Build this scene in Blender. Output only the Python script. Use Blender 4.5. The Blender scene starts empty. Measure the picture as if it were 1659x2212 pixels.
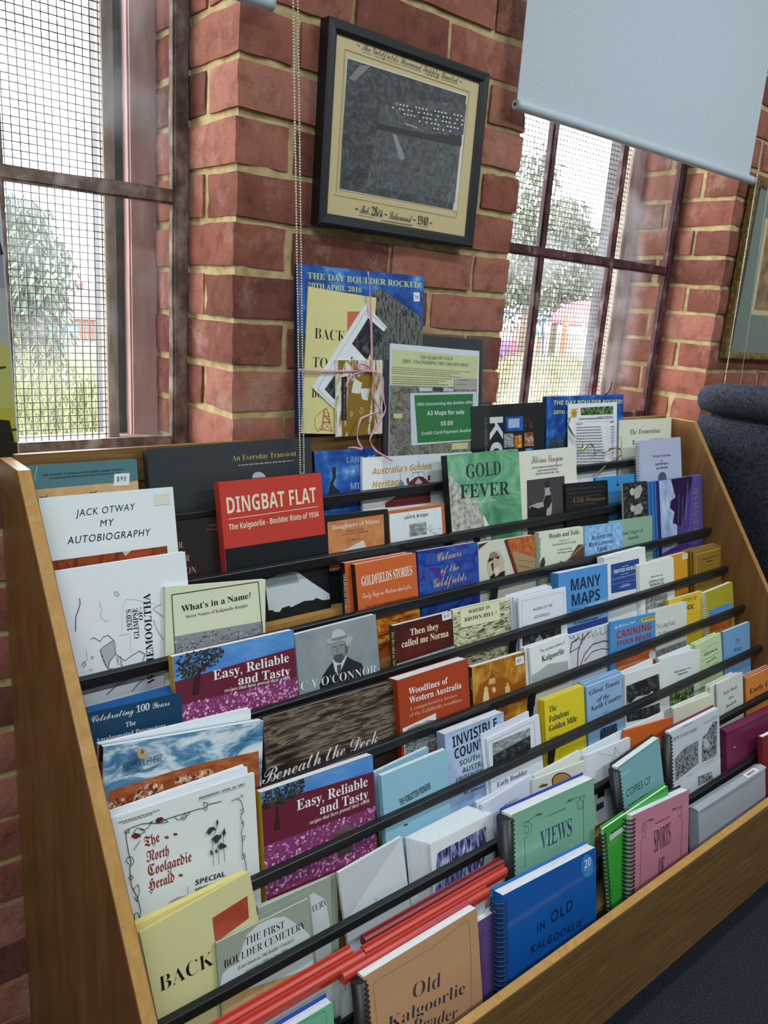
import bpy, bmesh, math, random, json
from mathutils import Matrix, Vector, noise
S = bpy.context.scene
COL = S.collection
R = math.radians

# ------------------------------------------------------------------ camera, light, exposure
cam = bpy.data.objects.new('camera', bpy.data.cameras.new('camera'))
COL.objects.link(cam)
S.camera = cam
cam.data.sensor_fit = 'VERTICAL'
cam.data.sensor_height = 24.0
cam.data.sensor_width = 18.0
cam.data.lens = 1694.948 / 2212 * 24.0
cam.data.clip_start = .02
yaw, pitch, roll = (0.70324, 0.25731, 0.07100)
fw = Vector((math.sin(yaw) * math.cos(pitch), math.cos(yaw) * math.cos(pitch), -math.sin(pitch)))
rt = Vector((math.cos(yaw), -math.sin(yaw), 0))
up = rt.cross(fw)
cr, sr = math.cos(roll), math.sin(roll)
rt, up = cr * rt + sr * up, -sr * rt + cr * up
m = Matrix((rt, up, -fw)).transposed().to_4x4()
m.translation = (-0.70707, -1.28843, 1.41782)
cam.matrix_world = m
cam.data.dof.use_dof = True
cam.data.dof.focus_distance = 1.35
cam.data.dof.aperture_fstop = 9.0

W = bpy.data.worlds.new('overcast_sky')
S.world = W
W.use_nodes = True
nt = W.node_tree
bg = nt.nodes['Background']
tc = nt.nodes.new('ShaderNodeTexCoord')
nz = nt.nodes.new('ShaderNodeTexNoise'); nz.inputs['Scale'].default_value = 2.2; nz.inputs['Detail'].default_value = 5
rp = nt.nodes.new('ShaderNodeValToRGB')
rp.color_ramp.elements[0].position = .3; rp.color_ramp.elements[0].color = (.80, .87, .95, 1)
rp.color_ramp.elements[1].position = .7; rp.color_ramp.elements[1].color = (1, 1, 1, 1)
nt.links.new(tc.outputs['Generated'], nz.inputs['Vector'])
nt.links.new(nz.outputs['Fac'], rp.inputs['Fac'])
nt.links.new(rp.outputs['Color'], bg.inputs['Color'])
bg.inputs['Strength'].default_value = 13

def lamp(name, loc, sx, sy, power, col, rot=(0, 0, 0)):
    l = bpy.data.lights.new(name, 'AREA'); l.shape = 'RECTANGLE'; l.size = sx; l.size_y = sy; l.energy = power; l.color = col
    o = bpy.data.objects.new(name, l); COL.objects.link(o); o.location = loc; o.rotation_euler = rot
    return o
# ceiling fluorescent battens of the room
lamp('fluorescent_batten', (-1.3, -1.15, 2.94), 1.3, .22, 13, (.90, .97, 1.0))
lamp('fluorescent_batten', (1.3, -1.15, 2.94), 1.3, .22, 13, (.90, .97, 1.0))
lamp('fluorescent_batten', (-1.3, -2.5, 2.94), 1.3, .22, 23, (.90, .97, 1.0))
lamp('fluorescent_batten', (1.5, -2.5, 2.94), 1.3, .22, 23, (.90, .97, 1.0))
S.view_settings.view_transform = 'Standard'
S.view_settings.look = 'None'
S.view_settings.gamma = 1
S.view_settings.use_curve_mapping = False
S.view_settings.exposure = .74
try:
    S.cycles.use_denoising = True
    S.cycles.max_bounces = 8; S.cycles.transparent_max_bounces = 24
    S.cycles.sample_clamp_indirect = 6
    S.cycles.caustics_reflective = False; S.cycles.caustics_refractive = False
except Exception:
    pass

# ------------------------------------------------------------------ helpers
def lin(h):
    c = [int(h[i:i + 2], 16) / 255 for i in (0, 2, 4)]
    return [v / 12.92 if v <= .04045 else ((v + .055) / 1.055) ** 2.4 for v in c] + [1]
MATS = {}
def newmat(name):
    mt = bpy.data.materials.new(name); mt.use_nodes = True
    return mt, mt.node_tree.nodes, mt.node_tree.links, mt.node_tree.nodes['Principled BSDF']
def flat(h, rough=.5, spec=.35, metal=0.0, name=None):
    k = (h, rough, metal)
    if k not in MATS:
        mt, n, l, p = newmat(name or 'ink_' + h)
        p.inputs['Base Color'].default_value = lin(h); p.inputs['Roughness'].default_value = rough
        p.inputs['Metallic'].default_value = metal; p.inputs['Specular IOR Level'].default_value = spec
        MATS[k] = mt
    return MATS[k]
def noisy(name, stops, scale, stretch=(1, 1, 1), detail=5, rough=.5, bump=0, kind='noise', dist=0, bscale=None, spec=.3, rgh=.6):
    """object-space procedural: noise / voronoi / wave through a colour ramp"""
    if name in MATS: return MATS[name]
    mt, n, l, p = newmat(name)
    t = n.new('ShaderNodeTexCoord'); mp = n.new('ShaderNodeMapping'); mp.inputs['Scale'].default_value = stretch
    l.new(t.outputs['Object'], mp.inputs['Vector'])
    if kind == 'voronoi':
        x = n.new('ShaderNodeTexVoronoi'); x.inputs['Scale'].default_value = scale; out = x.outputs['Distance']
    elif kind == 'wave':
        x = n.new('ShaderNodeTexWave'); x.inputs['Scale'].default_value = scale; x.inputs['Distortion'].default_value = dist
        x.inputs['Detail'].default_value = detail; out = x.outputs['Fac']
    else:
        x = n.new('ShaderNodeTexNoise'); x.inputs['Scale'].default_value = scale; x.inputs['Detail'].default_value = detail
        x.inputs['Roughness'].default_value = rgh; x.inputs['Distortion'].default_value = dist; out = x.outputs['Fac']
    l.new(mp.outputs['Vector'], x.inputs['Vector'])
    r = n.new('ShaderNodeValToRGB'); e = r.color_ramp.elements
    while len(e) < len(stops): e.new(.5)
    for i, (pos, h) in enumerate(stops):
        e[i].position = pos; e[i].color = lin(h)
    l.new(out, r.inputs['Fac']); l.new(r.outputs['Color'], p.inputs['Base Color'])
    p.inputs['Roughness'].default_value = rough; p.inputs['Specular IOR Level'].default_value = spec
    if bump:
        b = n.new('ShaderNodeBump'); b.inputs['Strength'].default_value = bump; b.inputs['Distance'].default_value = .004
        if bscale:
            x2 = n.new('ShaderNodeTexNoise'); x2.inputs['Scale'].default_value = bscale; x2.inputs['Detail'].default_value = 6
            l.new(t.outputs['Object'], x2.inputs['Vector']); out = x2.outputs['Fac']
        l.new(out, b.inputs['Height']); l.new(b.outputs['Normal'], p.inputs['Normal'])
    MATS[name] = mt
    return mt
PRINT = {  # printed pictures on covers: (stops, scale, stretch, kind, distortion)
 'map_tan': ([(.3, 'b79565'), (.5, 'cda878'), (.7, 'd8b98c')], 25, (1, 1, 1), 'noise', .5),
 'sky_deep': ([(.42, '133a86'), (.55, '2a62b4'), (.64, '5f96d0'), (.7, 'd9e6f0')], 14, (1, 1, 1.3), 'noise', 0),
 'sky_day': ([(.3, '2f6fc0'), (.7, '6aa2dc')], 9, (1, 1, 3), 'noise', 0),
 'sky_cloudy': ([(.32, '28567f'), (.45, '5e8eb0'), (.54, 'c3d3dc'), (.7, 'e3e9ea')], 16, (1, 1, 2.2), 'noise', .8),
 'clouds_low': ([(.4, '6aa6dc'), (.6, 'a9c8e6')], 18, (1, 1, 1.6), 'noise', 0),
 'night_lights': ([(.45, '131416'), (.58, '4a2a26'), (.68, 'c98a7a')], 90, (1, 1, 1), 'noise', 0),
 'photo_grey': ([(.3, '4a4e52'), (.5, '8b9195'), (.7, 'c3c8ca')], 70, (1, 1, 2), 'noise', 0),
 'photo_dark': ([(.3, '141518'), (.52, '2e3034'), (.68, '6d7074')], 60, (1, 1, 1.5), 'noise', 0),
 'photo_town': ([(.34, '2b2e31'), (.46, '6b7074'), (.56, 'a8adaf'), (.62, '4c5054'), (.72, 'd2d6d7')], 110, (1, 1, 2.4), 'noise', 0),
 'photo_orange': ([(.35, '6a3a10'), (.5, 'c07a28'), (.65, 'e0a848')], 50, (1, 1, 1.5), 'noise', .5),
 'photo_brown': ([(.35, '4a2e20'), (.5, '946a4a'), (.65, 'd0b9a2')], 60, (1, 1, 1), 'noise', 0),
 'photo_green': ([(.38, '16261a'), (.5, '4c6a3e'), (.62, '98a878')], 90, (1, 1, 1), 'noise', 0),
 'photo_timber': ([(.3, '3a1a10'), (.45, '7a3418'), (.55, '9a4a22'), (.7, '55301c')], 40, (2.2, 1, .5), 'noise', .8),
 'twigs': ([(.40, '101712'), (.48, '2f4a5c'), (.54, '28343a'), (.66, '6b8090')], 120, (1, 1, .7), 'noise', 2),
 'twigs_dark': ([(.42, '1b1c1e'), (.5, '40352f'), (.57, '54708f'), (.66, '2b2420')], 95, (1, 1, 1), 'noise', 2),
 'scaffold': ([(.36, '1c222c'), (.48, '4b5258'), (.54, '86806f'), (.6, '34444f'), (.72, '8fa2b0')], 60, (3, 1, .8), 'noise', 0),
 'paper_orange': ([(.3, 'b5673c'), (.5, 'cb8352'), (.7, 'd99a68')], 28, (1, 1, 1), 'noise', .6),
 'rust_orange': ([(.3, '8a3c1a'), (.5, 'b85f2a'), (.7, 'd08a4a')], 60, (1, 1, 1), 'noise', .6),
 'marble_green': ([(.3, '3f7a58'), (.5, '66a67e'), (.68, '94c4a2')], 16, (1, 1, 1), 'noise', 1.2),
 'stone': ([(.34, '6f7066'), (.5, 'b3b3a8'), (.66, 'd0d0c8')], 80, (1, 1, 1), 'noise', 0),
 'hatch': ([(.35, '5a6068'), (.5, 'dfe4ea')], 170, (1, 1, 1), 'wave', 0),
 'sunset': ([(.35, '5a2410'), (.5, 'c96a1c'), (.62, 'eab040')], 30, (1, 1, 2.5), 'noise', .8),
 'painted_sky': ([(.30, '0f1f66'), (.45, '24409c'), (.54, '2c5fae'), (.60, '3a2a84'), (.72, '8c2f88')], 13, (1.2, 1, 2.2), 'noise', 1.5),
 'crinkle_blue': ([(.35, '5d94cc'), (.5, '86b6e2'), (.66, 'b4d2ee')], 45, (1, 1, 1), 'noise', 2.5),
 'crinkle_pale': ([(.35, '8ba6d2'), (.5, 'a5bce0'), (.66, 'c0d0ea')], 22, (1, 1, 1), 'noise', 1),
 'watercolour': ([(.35, '7f98c8'), (.5, 'a3b6da'), (.66, 'c9d3e6')], 30, (2, 1, .5), 'noise', .8),
 'flowers': ([(.05, 'e6c8dc'), (.2, 'c45aa6'), (.4, '9c3484'), (.62, '4a2038')], 130, (1, 1, 1.2), 'voronoi', 0),
 'portrait_grey': ([(.3, '6f7a80'), (.7, 'a3aeb4')], 6, (1, 1, 1), 'noise', 0),
 'red_fade': ([(.35, '3a1716'), (.65, '641f1a')], 9, (1, 1, 1), 'noise', 0),
 'sea': ([(.35, '6f9fa8'), (.55, '9cc0c4'), (.7, 'c6d6d2')], 18, (1, 1, 3), 'noise', .6),
 'sketch_hills': ([(.42, '4c4f3e'), (.48, 'b9bc98'), (.6, 'd8dab4')], 70, (.6, 1, 2.6), 'noise', 1.5),
 'desert': ([(.3, '7a3a1e'), (.5, 'a3552e'), (.7, 'bf7a4c')], 35, (1, 1, 2), 'noise', 0),
 'desert_pale': ([(.36, '6a3a26'), (.47, 'a8704c'), (.56, 'd9b496'), (.68, '8a5434')], 60, (1, 1, 1), 'noise', 1),
 'weathered': ([(.36, '1d1815'), (.46, '4a3d34'), (.54, '8a7a68'), (.60, '2a221e'), (.72, '6a5a4c')], 26, (.5, 1, 4.5), 'noise', .5),
 'dark_planks': ([(.35, '241b1a'), (.55, '3c2e2b'), (.7, '56423c')], 12, (.5, 1, 6), 'noise', .4),
 'sepia': ([(.35, '7a4a16'), (.5, 'b97a26'), (.66, 'd8a648')], 26, (1, 1, 1), 'noise', .8),
 'brick_print': ([(.3, '9a4030'), (.55, 'b4523a'), (.7, 'c06a50')], 25, (1, 1, 1), 'noise', 0),
 'purple_falls': ([(.36, '1b1a34'), (.47, '484a86'), (.56, '9aa2cc'), (.66, 'e0e6f0')], 70, (2.4, 1, .5), 'noise', .5),
 'etching': ([(.40, '2a2c30'), (.48, '777b82'), (.56, 'b9bdc4'), (.66, '50545a')], 130, (1, 1, 1), 'noise', 1),
 'aerial': ([(.34, '2d2f31'), (.5, '424548'), (.64, '5c5f63')], 60, (1, 1, 1), 'noise', 1.5),
 'aerial_mid': ([(.34, '3c4045'), (.5, '50555b'), (.66, '676d74')], 70, (1, 1, 1), 'noise', 1),
 'aerial_map': ([(.36, '4f4a42'), (.48, '7a7264'), (.56, '9a9488'), (.66, '6a5a4c')], 60, (1, 1, 1), 'noise', 1),
 'gold_print': ([(.42, 'e0e0d6'), (.5, 'd0ccb4'), (.56, '8f7028'), (.66, '7a5c1c')], 30, (3, 1, .6), 'noise', .8),
 'print_sepia': ([(.35, '5a3c22'), (.5, '8a6438'), (.66, 'b08c54')], 30, (1, 1, .8), 'noise', .6),
}
def ink(c):
    if c[0] == '@':
        st, sc, sx, kd, di = PRINT[c[1:]]
        return noisy('print_' + c[1:], st, sc, sx, 5, .4, 0, kd, di)
    return flat(c, .42)

def obj(name, bm, mats, parent=None, smooth=False, **props):
    me = bpy.data.meshes.new(name); bm.to_mesh(me); bm.free()
    if not isinstance(mats, (list, tuple)): mats = [mats]
    for x in mats: me.materials.append(x)
    if smooth:
        for p in me.polygons: p.use_smooth = True
    o = bpy.data.objects.new(name, me); COL.objects.link(o)
    if parent: o.parent = parent
    for k, v in props.items(): o[k] = v
    return o
def thing(name, label, cat, loc=(0, 0, 0), group=None, mw=None):
    o = bpy.data.objects.new(name, None); COL.objects.link(o); o.empty_display_size = .02
    if mw is not None: o.matrix_world = mw
    else: o.location = loc
    o['label'] = label; o['category'] = cat
    if group: o['group'] = group
    return o
def tag(o, label, cat, group=None):
    o['label'] = label; o['category'] = cat
    if group: o['group'] = group
    return o
def struct(o): o['kind'] = 'structure'; return o
def box(bm, x0, x1, y0, y1, z0, z1, mi=0, bev=0, M=None):
    vs = [bm.verts.new(v) for v in ((x0, y0, z0), (x1, y0, z0), (x1, y1, z0), (x0, y1, z0), (x0, y0, z1), (x1, y0, z1), (x1, y1, z1), (x0, y1, z1))]
    fs = [bm.faces.new([vs[i] for i in f]) for f in ((0, 3, 2, 1), (4, 5, 6, 7), (0, 1, 5, 4), (1, 2, 6, 5), (2, 3, 7, 6), (3, 0, 4, 7))]
    for f in fs: f.material_index = mi
    if bev:
        g = bmesh.ops.bevel(bm, geom=list({e for f in fs for e in f.edges}), offset=bev, segments=2, affect='EDGES', clamp_overlap=True, material=-1)
        vs = list({v for f in g['faces'] for v in f.verts} | {v for v in vs if v.is_valid})
    if M: bmesh.ops.transform(bm, matrix=M, verts=[v for v in vs if v.is_valid])
    return vs
def prism(bm, prof, x0, x1, axis='x', mi=0):
    """profile of (a,b) points extruded along an axis: x -> (y,z), y -> (x,z), z -> (x,y)"""
    f = {'x': lambda a, b, t: (t, a, b), 'y': lambda a, b, t: (a, t, b), 'z': lambda a, b, t: (a, b, t)}[axis]
    A = [bm.verts.new(f(a, b, x0)) for a, b in prof]; B = [bm.verts.new(f(a, b, x1)) for a, b in prof]
    n = len(prof)
    fs = [bm.faces.new(A[::-1]), bm.faces.new(B)] + [bm.faces.new((A[i], A[(i + 1) % n], B[(i + 1) % n], B[i])) for i in range(n)]
    for q in fs: q.material_index = mi
    bmesh.ops.recalc_face_normals(bm, faces=fs)
    return fs
def tube(bm, pts, r, n=8, mi=0, closed=False, rad=None):
    pts = [Vector(p) for p in pts]; rings = []
    N = len(pts); prev = None
    for i, p in enumerate(pts):
        d = (pts[(i + 1) % N] - pts[i - 1]) if (closed or 0 < i < N - 1) else (pts[1] - pts[0] if i == 0 else pts[-1] - pts[-2])
        d.normalize()
        a = prev if prev is not None else (Vector((0, 0, 1)) if abs(d.z) < .9 else Vector((1, 0, 0)))
        u = (a - d * a.dot(d)).normalized(); v = d.cross(u); prev = u
        rr = rad[i] if rad else r
        rings.append([bm.verts.new(p + (u * math.cos(2 * math.pi * k / n) + v * math.sin(2 * math.pi * k / n)) * rr) for k in range(n)])
    for i in range(N if closed else N - 1):
        a, b = rings[i], rings[(i + 1) % N]
        for k in range(n):
            f = bm.faces.new((a[k], a[(k + 1) % n], b[(k + 1) % n], b[k])); f.material_index = mi; f.smooth = True
    if not closed:
        for q, rev in ((rings[0], True), (rings[-1], False)):
            f = bm.faces.new(q[::-1] if rev else q); f.material_index = mi

# ------------------------------------------------------------------ lettering (built-in font glyphs turned into faces)
def remap(s, U, L, D):
    o = ''
    for c in s:
        if 'A' <= c <= 'Z': o += chr(U + ord(c) - 65)
        elif 'a' <= c <= 'z': o += chr(L + ord(c) - 97)
        elif c.isdigit() and D: o += chr(D + ord(c) - 48)
        else: o += c
    return o
STY = {  # style: (math-alphanumeric block or None, outline offset, shear, letter spacing)
 's': (None, -.004, 0, 1), 'S': ((0x1D5D4, 0x1D5EE, 0x1D7EC), 0, 0, 1), 'SI': ((0x1D5D4, 0x1D5EE, 0x1D7EC), 0, .25, 1), 'I': (None, 0, .22, 1.15), 'h': (None, 0, .12, 1.25),
 'r': ((0x1D400, 0x1D41A, 0x1D7CE), -.014, 0, 1), 'b': ((0x1D400, 0x1D41A, 0x1D7CE), 0, 0, 1),
 'i': ((0x1D468, 0x1D482, 0x1D7CE), -.006, 0, 1), 'c': ((0x1D4D0, 0x1D4EA, 0x1D7CE), -.008, 0, .9), 'ci': ((0x1D4D0, 0x1D4EA, 0x1D7CE), -.004, .05, .9), 'bi': ((0x1D468, 0x1D482, 0x1D7CE), -.004, .18, .95),
 'f': ((0x1D56C, 0x1D586, 0x1D7CE), .006, 0, 1)}
TXT = {}
def glyphs(st, s):
    if (st, s) not in TXT:
        blk, off, sh, sp = STY[st]
        c = bpy.data.curves.new('lettering', 'FONT'); c.body = remap(s, *blk) if blk else s
        c.size = 1; c.resolution_u = 3; c.offset = off; c.shear = sh; c.space_character = sp; c.fill_mode = 'FRONT'
        o = bpy.data.objects.new('lettering', c); me = o.to_mesh()
        v = [(p.co.x, p.co.y) for p in me.vertices]; f = [tuple(p.vertices) for p in me.polygons]
        o.to_mesh_clear(); bpy.data.objects.remove(o); bpy.data.curves.remove(c)
        TXT[st, s] = (v, f)
    return TXT[st, s]
CAP = {}
def capheight(st):
    if st not in CAP:
        v, f = glyphs(st, 'H'); CAP[st] = max(p[1] for p in v)
    return CAP[st]
LAY = .00022
class Art:
    """flat print laid on a front face: local x to the right, z up, y = -height above the face"""
    def __init__(s, bm, mats, y0=0.0): s.bm, s.mats, s.k, s.y0 = bm, mats, 0, y0
    def mi(s, c):
        mt = ink(c)
        if mt not in s.mats: s.mats.append(mt)
        return s.mats.index(mt)
    def y(s): s.k += 1; return s.y0 - LAY * (1 + .35 * s.k)
    def poly(s, pts, c):
        i = s.mi(c); y = s.y(); s._poly(pts, y, i)
    def _poly(s, pts, y, i):
        vs = [s.bm.verts.new((p[0], y, p[1])) for p in pts]
        try: f = s.bm.faces.new(vs)
        except ValueError: return
        f.normal_update()
        if f.normal.y > 0: f.normal_flip()
        f.material_index = i
        if len(vs) > 4: bmesh.ops.triangulate(s.bm, faces=[f])
    def line(s, pts, w, c):
        i = s.mi(c); y = s.y()
        P = [Vector((p[0], p[1])) for p in pts]
        for a, b in zip(P, P[1:]):
            d = b - a
            if d.length < 1e-6: continue
            d.normalize(); n = Vector((-d.y, d.x)) * w / 2; e = d * w * .3
            s._poly([a - e - n, b + e - n, b + e + n, a - e + n], y, i)
    def text(s, st, tx, L, Rr, H, c):
        if not tx.strip(): return
        v, f = glyphs(st, tx)
        if not v: return
        i = s.mi(c); y = s.y()
        x0, x1 = min(p[0] for p in v), max(p[0] for p in v)
        d = Vector((Rr[0] - L[0], Rr[1] - L[1])); sx = d.length / (x1 - x0); d.normalize(); n = Vector((-d.y, d.x)); sz = H / capheight(st)
        vs = []
        for p in v:
            q = Vector((L[0], L[1])) + d * ((p[0] - x0) * sx) + n * (p[1] * sz); vs.append(s.bm.verts.new((q.x, y, q.y)))
        for q in f:
            try: g = s.bm.faces.new([vs[k] for k in q])
            except ValueError: continue
            g.material_index = i; g.normal_update()
            if g.normal.y > 0: g.normal_flip()
    def words(s, L, Rr, H, c):
        d = Vector((Rr[0] - L[0], Rr[1] - L[1])); T = d.length
        if T < 1e-5: return
        d.normalize(); n = Vector((-d.y, d.x)); rr = random.Random(int(T * 1e6)); i = s.mi(c); y = s.y(); t = 0; a0 = Vector((L[0], L[1]))
        while t < T:
            w = min(T - t, H * rr.uniform(1.5, 4)); a = a0 + d * t; b = a + d * w
            s._poly([a, b, b + n * H * .7, a + n * H * .7], y, i); t += w + H * .7
    def scatter(s, pts, n, size, asp, cols):
        """many small printed flecks inside an outline: leaves, petals, roofs, stones"""
        rr = random.Random(int(abs(pts[0][0] * 1e6)) + n); ii = [s.mi(c) for c in cols]; y = s.y() - LAY
        xs = [p[0] for p in pts]; zs = [p[1] for p in pts]; k = 0; tr_ = 0
        while k < n and tr_ < n * 12:
            tr_ += 1
            x, z = rr.uniform(min(xs), max(xs)), rr.uniform(min(zs), max(zs)); ins = False
            for (ax, az), (bx, bz) in zip(pts, pts[1:] + pts[:1]):
                if (az > z) != (bz > z) and x < (bx - ax) * (z - az) / (bz - az) + ax: ins = not ins
            if not ins: continue
            k += 1; q = size * rr.uniform(.5, 1.3); an = rr.uniform(0, 6.28) if asp < 0 else rr.uniform(-.15, .15); ab = abs(asp)
            c, w = math.cos(an), math.sin(an)
            s._poly([(x + c * u * q - w * v * q / ab, z + w * u * q + c * v * q / ab) for u, v in ((-.5, -.4), (.1, -.5), (.5, -.1), (.4, .45), (-.3, .5))][:4 if asp > 0 else 5], y - k * 1.5e-7, ii[rr.randrange(len(ii))])
    def run(s, A, k=.001):
        m2 = lambda p: (p[0] * k, p[1] * k)
        for a in A:
            if a[0] == 0: s.text(a[1], a[2], m2(a[3]), m2(a[4]), a[5] * k, a[6])
            elif a[0] == 1: s.poly([m2(p) for p in a[1]], a[2])
            elif a[0] == 2: s.line([m2(p) for p in a[1]], a[2] * k, a[3])
            elif a[0] == 4: s.scatter([m2(p) for p in a[1]], a[2], a[3] * k, a[4], a[5])
            elif a[0] == 3: s.words(m2(a[1]), m2(a[2]), a[3] * k, a[4])
def clip_art(A, w, h):
    """printed shapes stop at the edges of their sheet (Sutherland-Hodgman)"""
    def cl(P, ax, v, sg):
        o = []
        for a, b in zip(P, P[1:] + P[:1]):
            ia, ib = sg * a[ax] >= sg * v, sg * b[ax] >= sg * v
            if ia: o.append(a)
            if ia != ib:
                t = (v - a[ax]) / (b[ax] - a[ax]); o.append([a[0] + t * (b[0] - a[0]), a[1] + t * (b[1] - a[1])])
        return o
    out = []
    for a in A:
        if a[0] in (1, 4):
            P = a[1]
            for ax, v, sg in ((0, .3, 1), (0, w - .3, -1), (1, .3, 1), (1, h - .3, -1)):
                if P: P = cl(P, ax, v, sg)
            if len(P) > 2: out.append([a[0], P] + a[2:])
        elif a[0] == 2:
            P = [[min(max(p[0], .5), w - .5), min(max(p[1], .5), h - .5)] for p in a[1]]; out.append([2, P, a[2], a[3]])
        else: out.append(a)
    return out
# ------------------------------------------------------------------ surfaces
WOOD = None
def wood(name, a, b, c, stretch, sc=9, rough=.42):
    return noisy(name, [(.25, a), (.5, b), (.75, c)], sc, stretch, 6, rough, .06, 'noise', 1.2)
oak_side = wood('oak_panel', '6c4a26', '7e5831', '8d683e', (9, 3, .5))
oak_board = wood('oak_board', '5f4424', '75562f', '8d6c40', (.6, 8, 16))
oak_edge = wood('oak_edge', 'a27a42', 'b0864b', 'bd9356', (2, 2, 2), 22)
black_metal = flat('17181a', .38, .5, 0, 'black_rail')
mortar = noisy('mortar', [(.3, '8f7d57'), (.5, 'b09b70'), (.7, 'c0ad84')], 40, (1, 1, 1), 8, .95, .5)
def brick_mat():
    mt, n, l, p = newmat('red_brick')
    at = n.new('ShaderNodeAttribute'); at.attribute_name = 'tone'
    t = n.new('ShaderNodeTexCoord'); z = n.new('ShaderNodeTexNoise'); z.inputs['Scale'].default_value = 22; z.inputs['Detail'].default_value = 9; z.inputs['Roughness'].default_value = .65
    l.new(t.outputs['Object'], z.inputs['Vector'])
    r1 = n.new('ShaderNodeValToRGB'); e = r1.color_ramp.elements
    for i, (pos, h) in enumerate(((0, '70443a'), (.35, '8b5446'), (.7, '9e604f'), (1, 'a66e5e'))):
        if i > 1: e.new(.5)
        e[i].position = pos; e[i].color = lin(h)
    r1.color_ramp.elements
    l.new(at.outputs['Fac'], r1.inputs['Fac'])
    r2 = n.new('ShaderNodeValToRGB'); e = r2.color_ramp.elements
    for i, (pos, v) in enumerate(((.3, .55), (.5, 1.0), (.72, 1.15))):
        if i > 1: e.new(.5)
        e[i].position = pos; e[i].color = (v, v, v, 1)
    l.new(z.outputs['Fac'], r2.inputs['Fac'])
    mx = n.new('ShaderNodeMix'); mx.data_type = 'RGBA'; mx.blend_type = 'MULTIPLY'; mx.inputs[0].default_value = 1
    l.new(r1.outputs['Color'], mx.inputs[6]); l.new(r2.outputs['Color'], mx.inputs[7])
    # pale lime bloom in patches
    z2 = n.new('ShaderNodeTexNoise'); z2.inputs['Scale'].default_value = 7; z2.inputs['Detail'].default_value = 8; z2.inputs['Roughness'].default_value = .75
    l.new(t.outputs['Object'], z2.inputs['Vector'])
    r3 = n.new('ShaderNodeValToRGB'); r3.color_ramp.elements[0].position = .53; r3.color_ramp.elements[1].position = .70
    r3.color_ramp.elements[1].color = (.62, .62, .62, 1)
    l.new(z2.outputs['Fac'], r3.inputs['Fac'])
    m2 = n.new('ShaderNodeMix'); m2.data_type = 'RGBA'; l.new(r3.outputs['Color'], m2.inputs[0]); l.new(mx.outputs[2], m2.inputs[6]); m2.inputs[7].default_value = lin('b09585')
    l.new(m2.outputs[2], p.inputs['Base Color']); p.inputs['Roughness'].default_value = .9; p.inputs['Specular IOR Level'].default_value = .2
    b = n.new('ShaderNodeBump'); b.inputs['Strength'].default_value = .8; b.inputs['Distance'].default_value = .005
    z3 = n.new('ShaderNodeTexNoise'); z3.inputs['Scale'].default_value = 55; z3.inputs['Detail'].default_value = 8; z3.inputs['Roughness'].default_value = .7
    l.new(t.outputs['Object'], z3.inputs['Vector']); l.new(z3.outputs['Fac'], b.inputs['Height']); l.new(b.outputs['Normal'], p.inputs['Normal'])
    return mt
BR = brick_mat()
RND = random.Random(4)

# ------------------------------------------------------------------ brick window wall
def brick(bm, x0, x1, y0, y1, z0, z1, fine):
    tl = bm.verts.layers.float['tone']; tone = RND.random()
    tmp = bmesh.new(); bmesh.ops.create_cube(tmp, size=1)
    if fine: bmesh.ops.subdivide_edges(tmp, edges=tmp.edges[:], cuts=4, use_grid_fill=True)
    dx, dy, dz = x1 - x0, y1 - y0, z1 - z0
    rot = RND.uniform(-.006, .006); j = [RND.uniform(-.0025, .0025) for _ in range(3)]; mp = {}
    for v in tmp.verts:
        q = Vector((v.co.x, v.co.y, v.co.z))
        p = Vector(((x0 + x1) / 2 + q.x * dx, (y0 + y1) / 2 + q.y * dy, (z0 + z1) / 2 + q.z * dz + rot * q.x * dx * 2))
        if fine:
            ne = sum(abs(abs(c) - .5) < 1e-4 for c in q)
            nn = noise.noise_vector(p * 38) * .0016 + noise.noise_vector(p * 11) * .002
            p += nn
            if ne >= 2:
                c = Vector([math.copysign(1, q[i]) if abs(abs(q[i]) - .5) < 1e-4 else 0 for i in range(3)])
                p -= c * (.0018 + .0045 * max(0, noise.noise(p * 24)))
        p += Vector(j) * (1, .6, 1)[0]
        nv = bm.verts.new(p); nv[tl] = tone; mp[v] = nv
    for f in tmp.faces:
        g = bm.faces.new([mp[v] for v in f.verts]); g.smooth = fine
    if fine:
        for e in tmp.edges:
            if all(sum(abs(abs(c) - .5) < 1e-4 for c in v.co) >= 2 for v in e.verts):
                k = bm.edges.get((mp[e.verts[0]], mp[e.verts[1]]))
                if k: k.smooth = False
    tmp.free()
TW = .35
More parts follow.
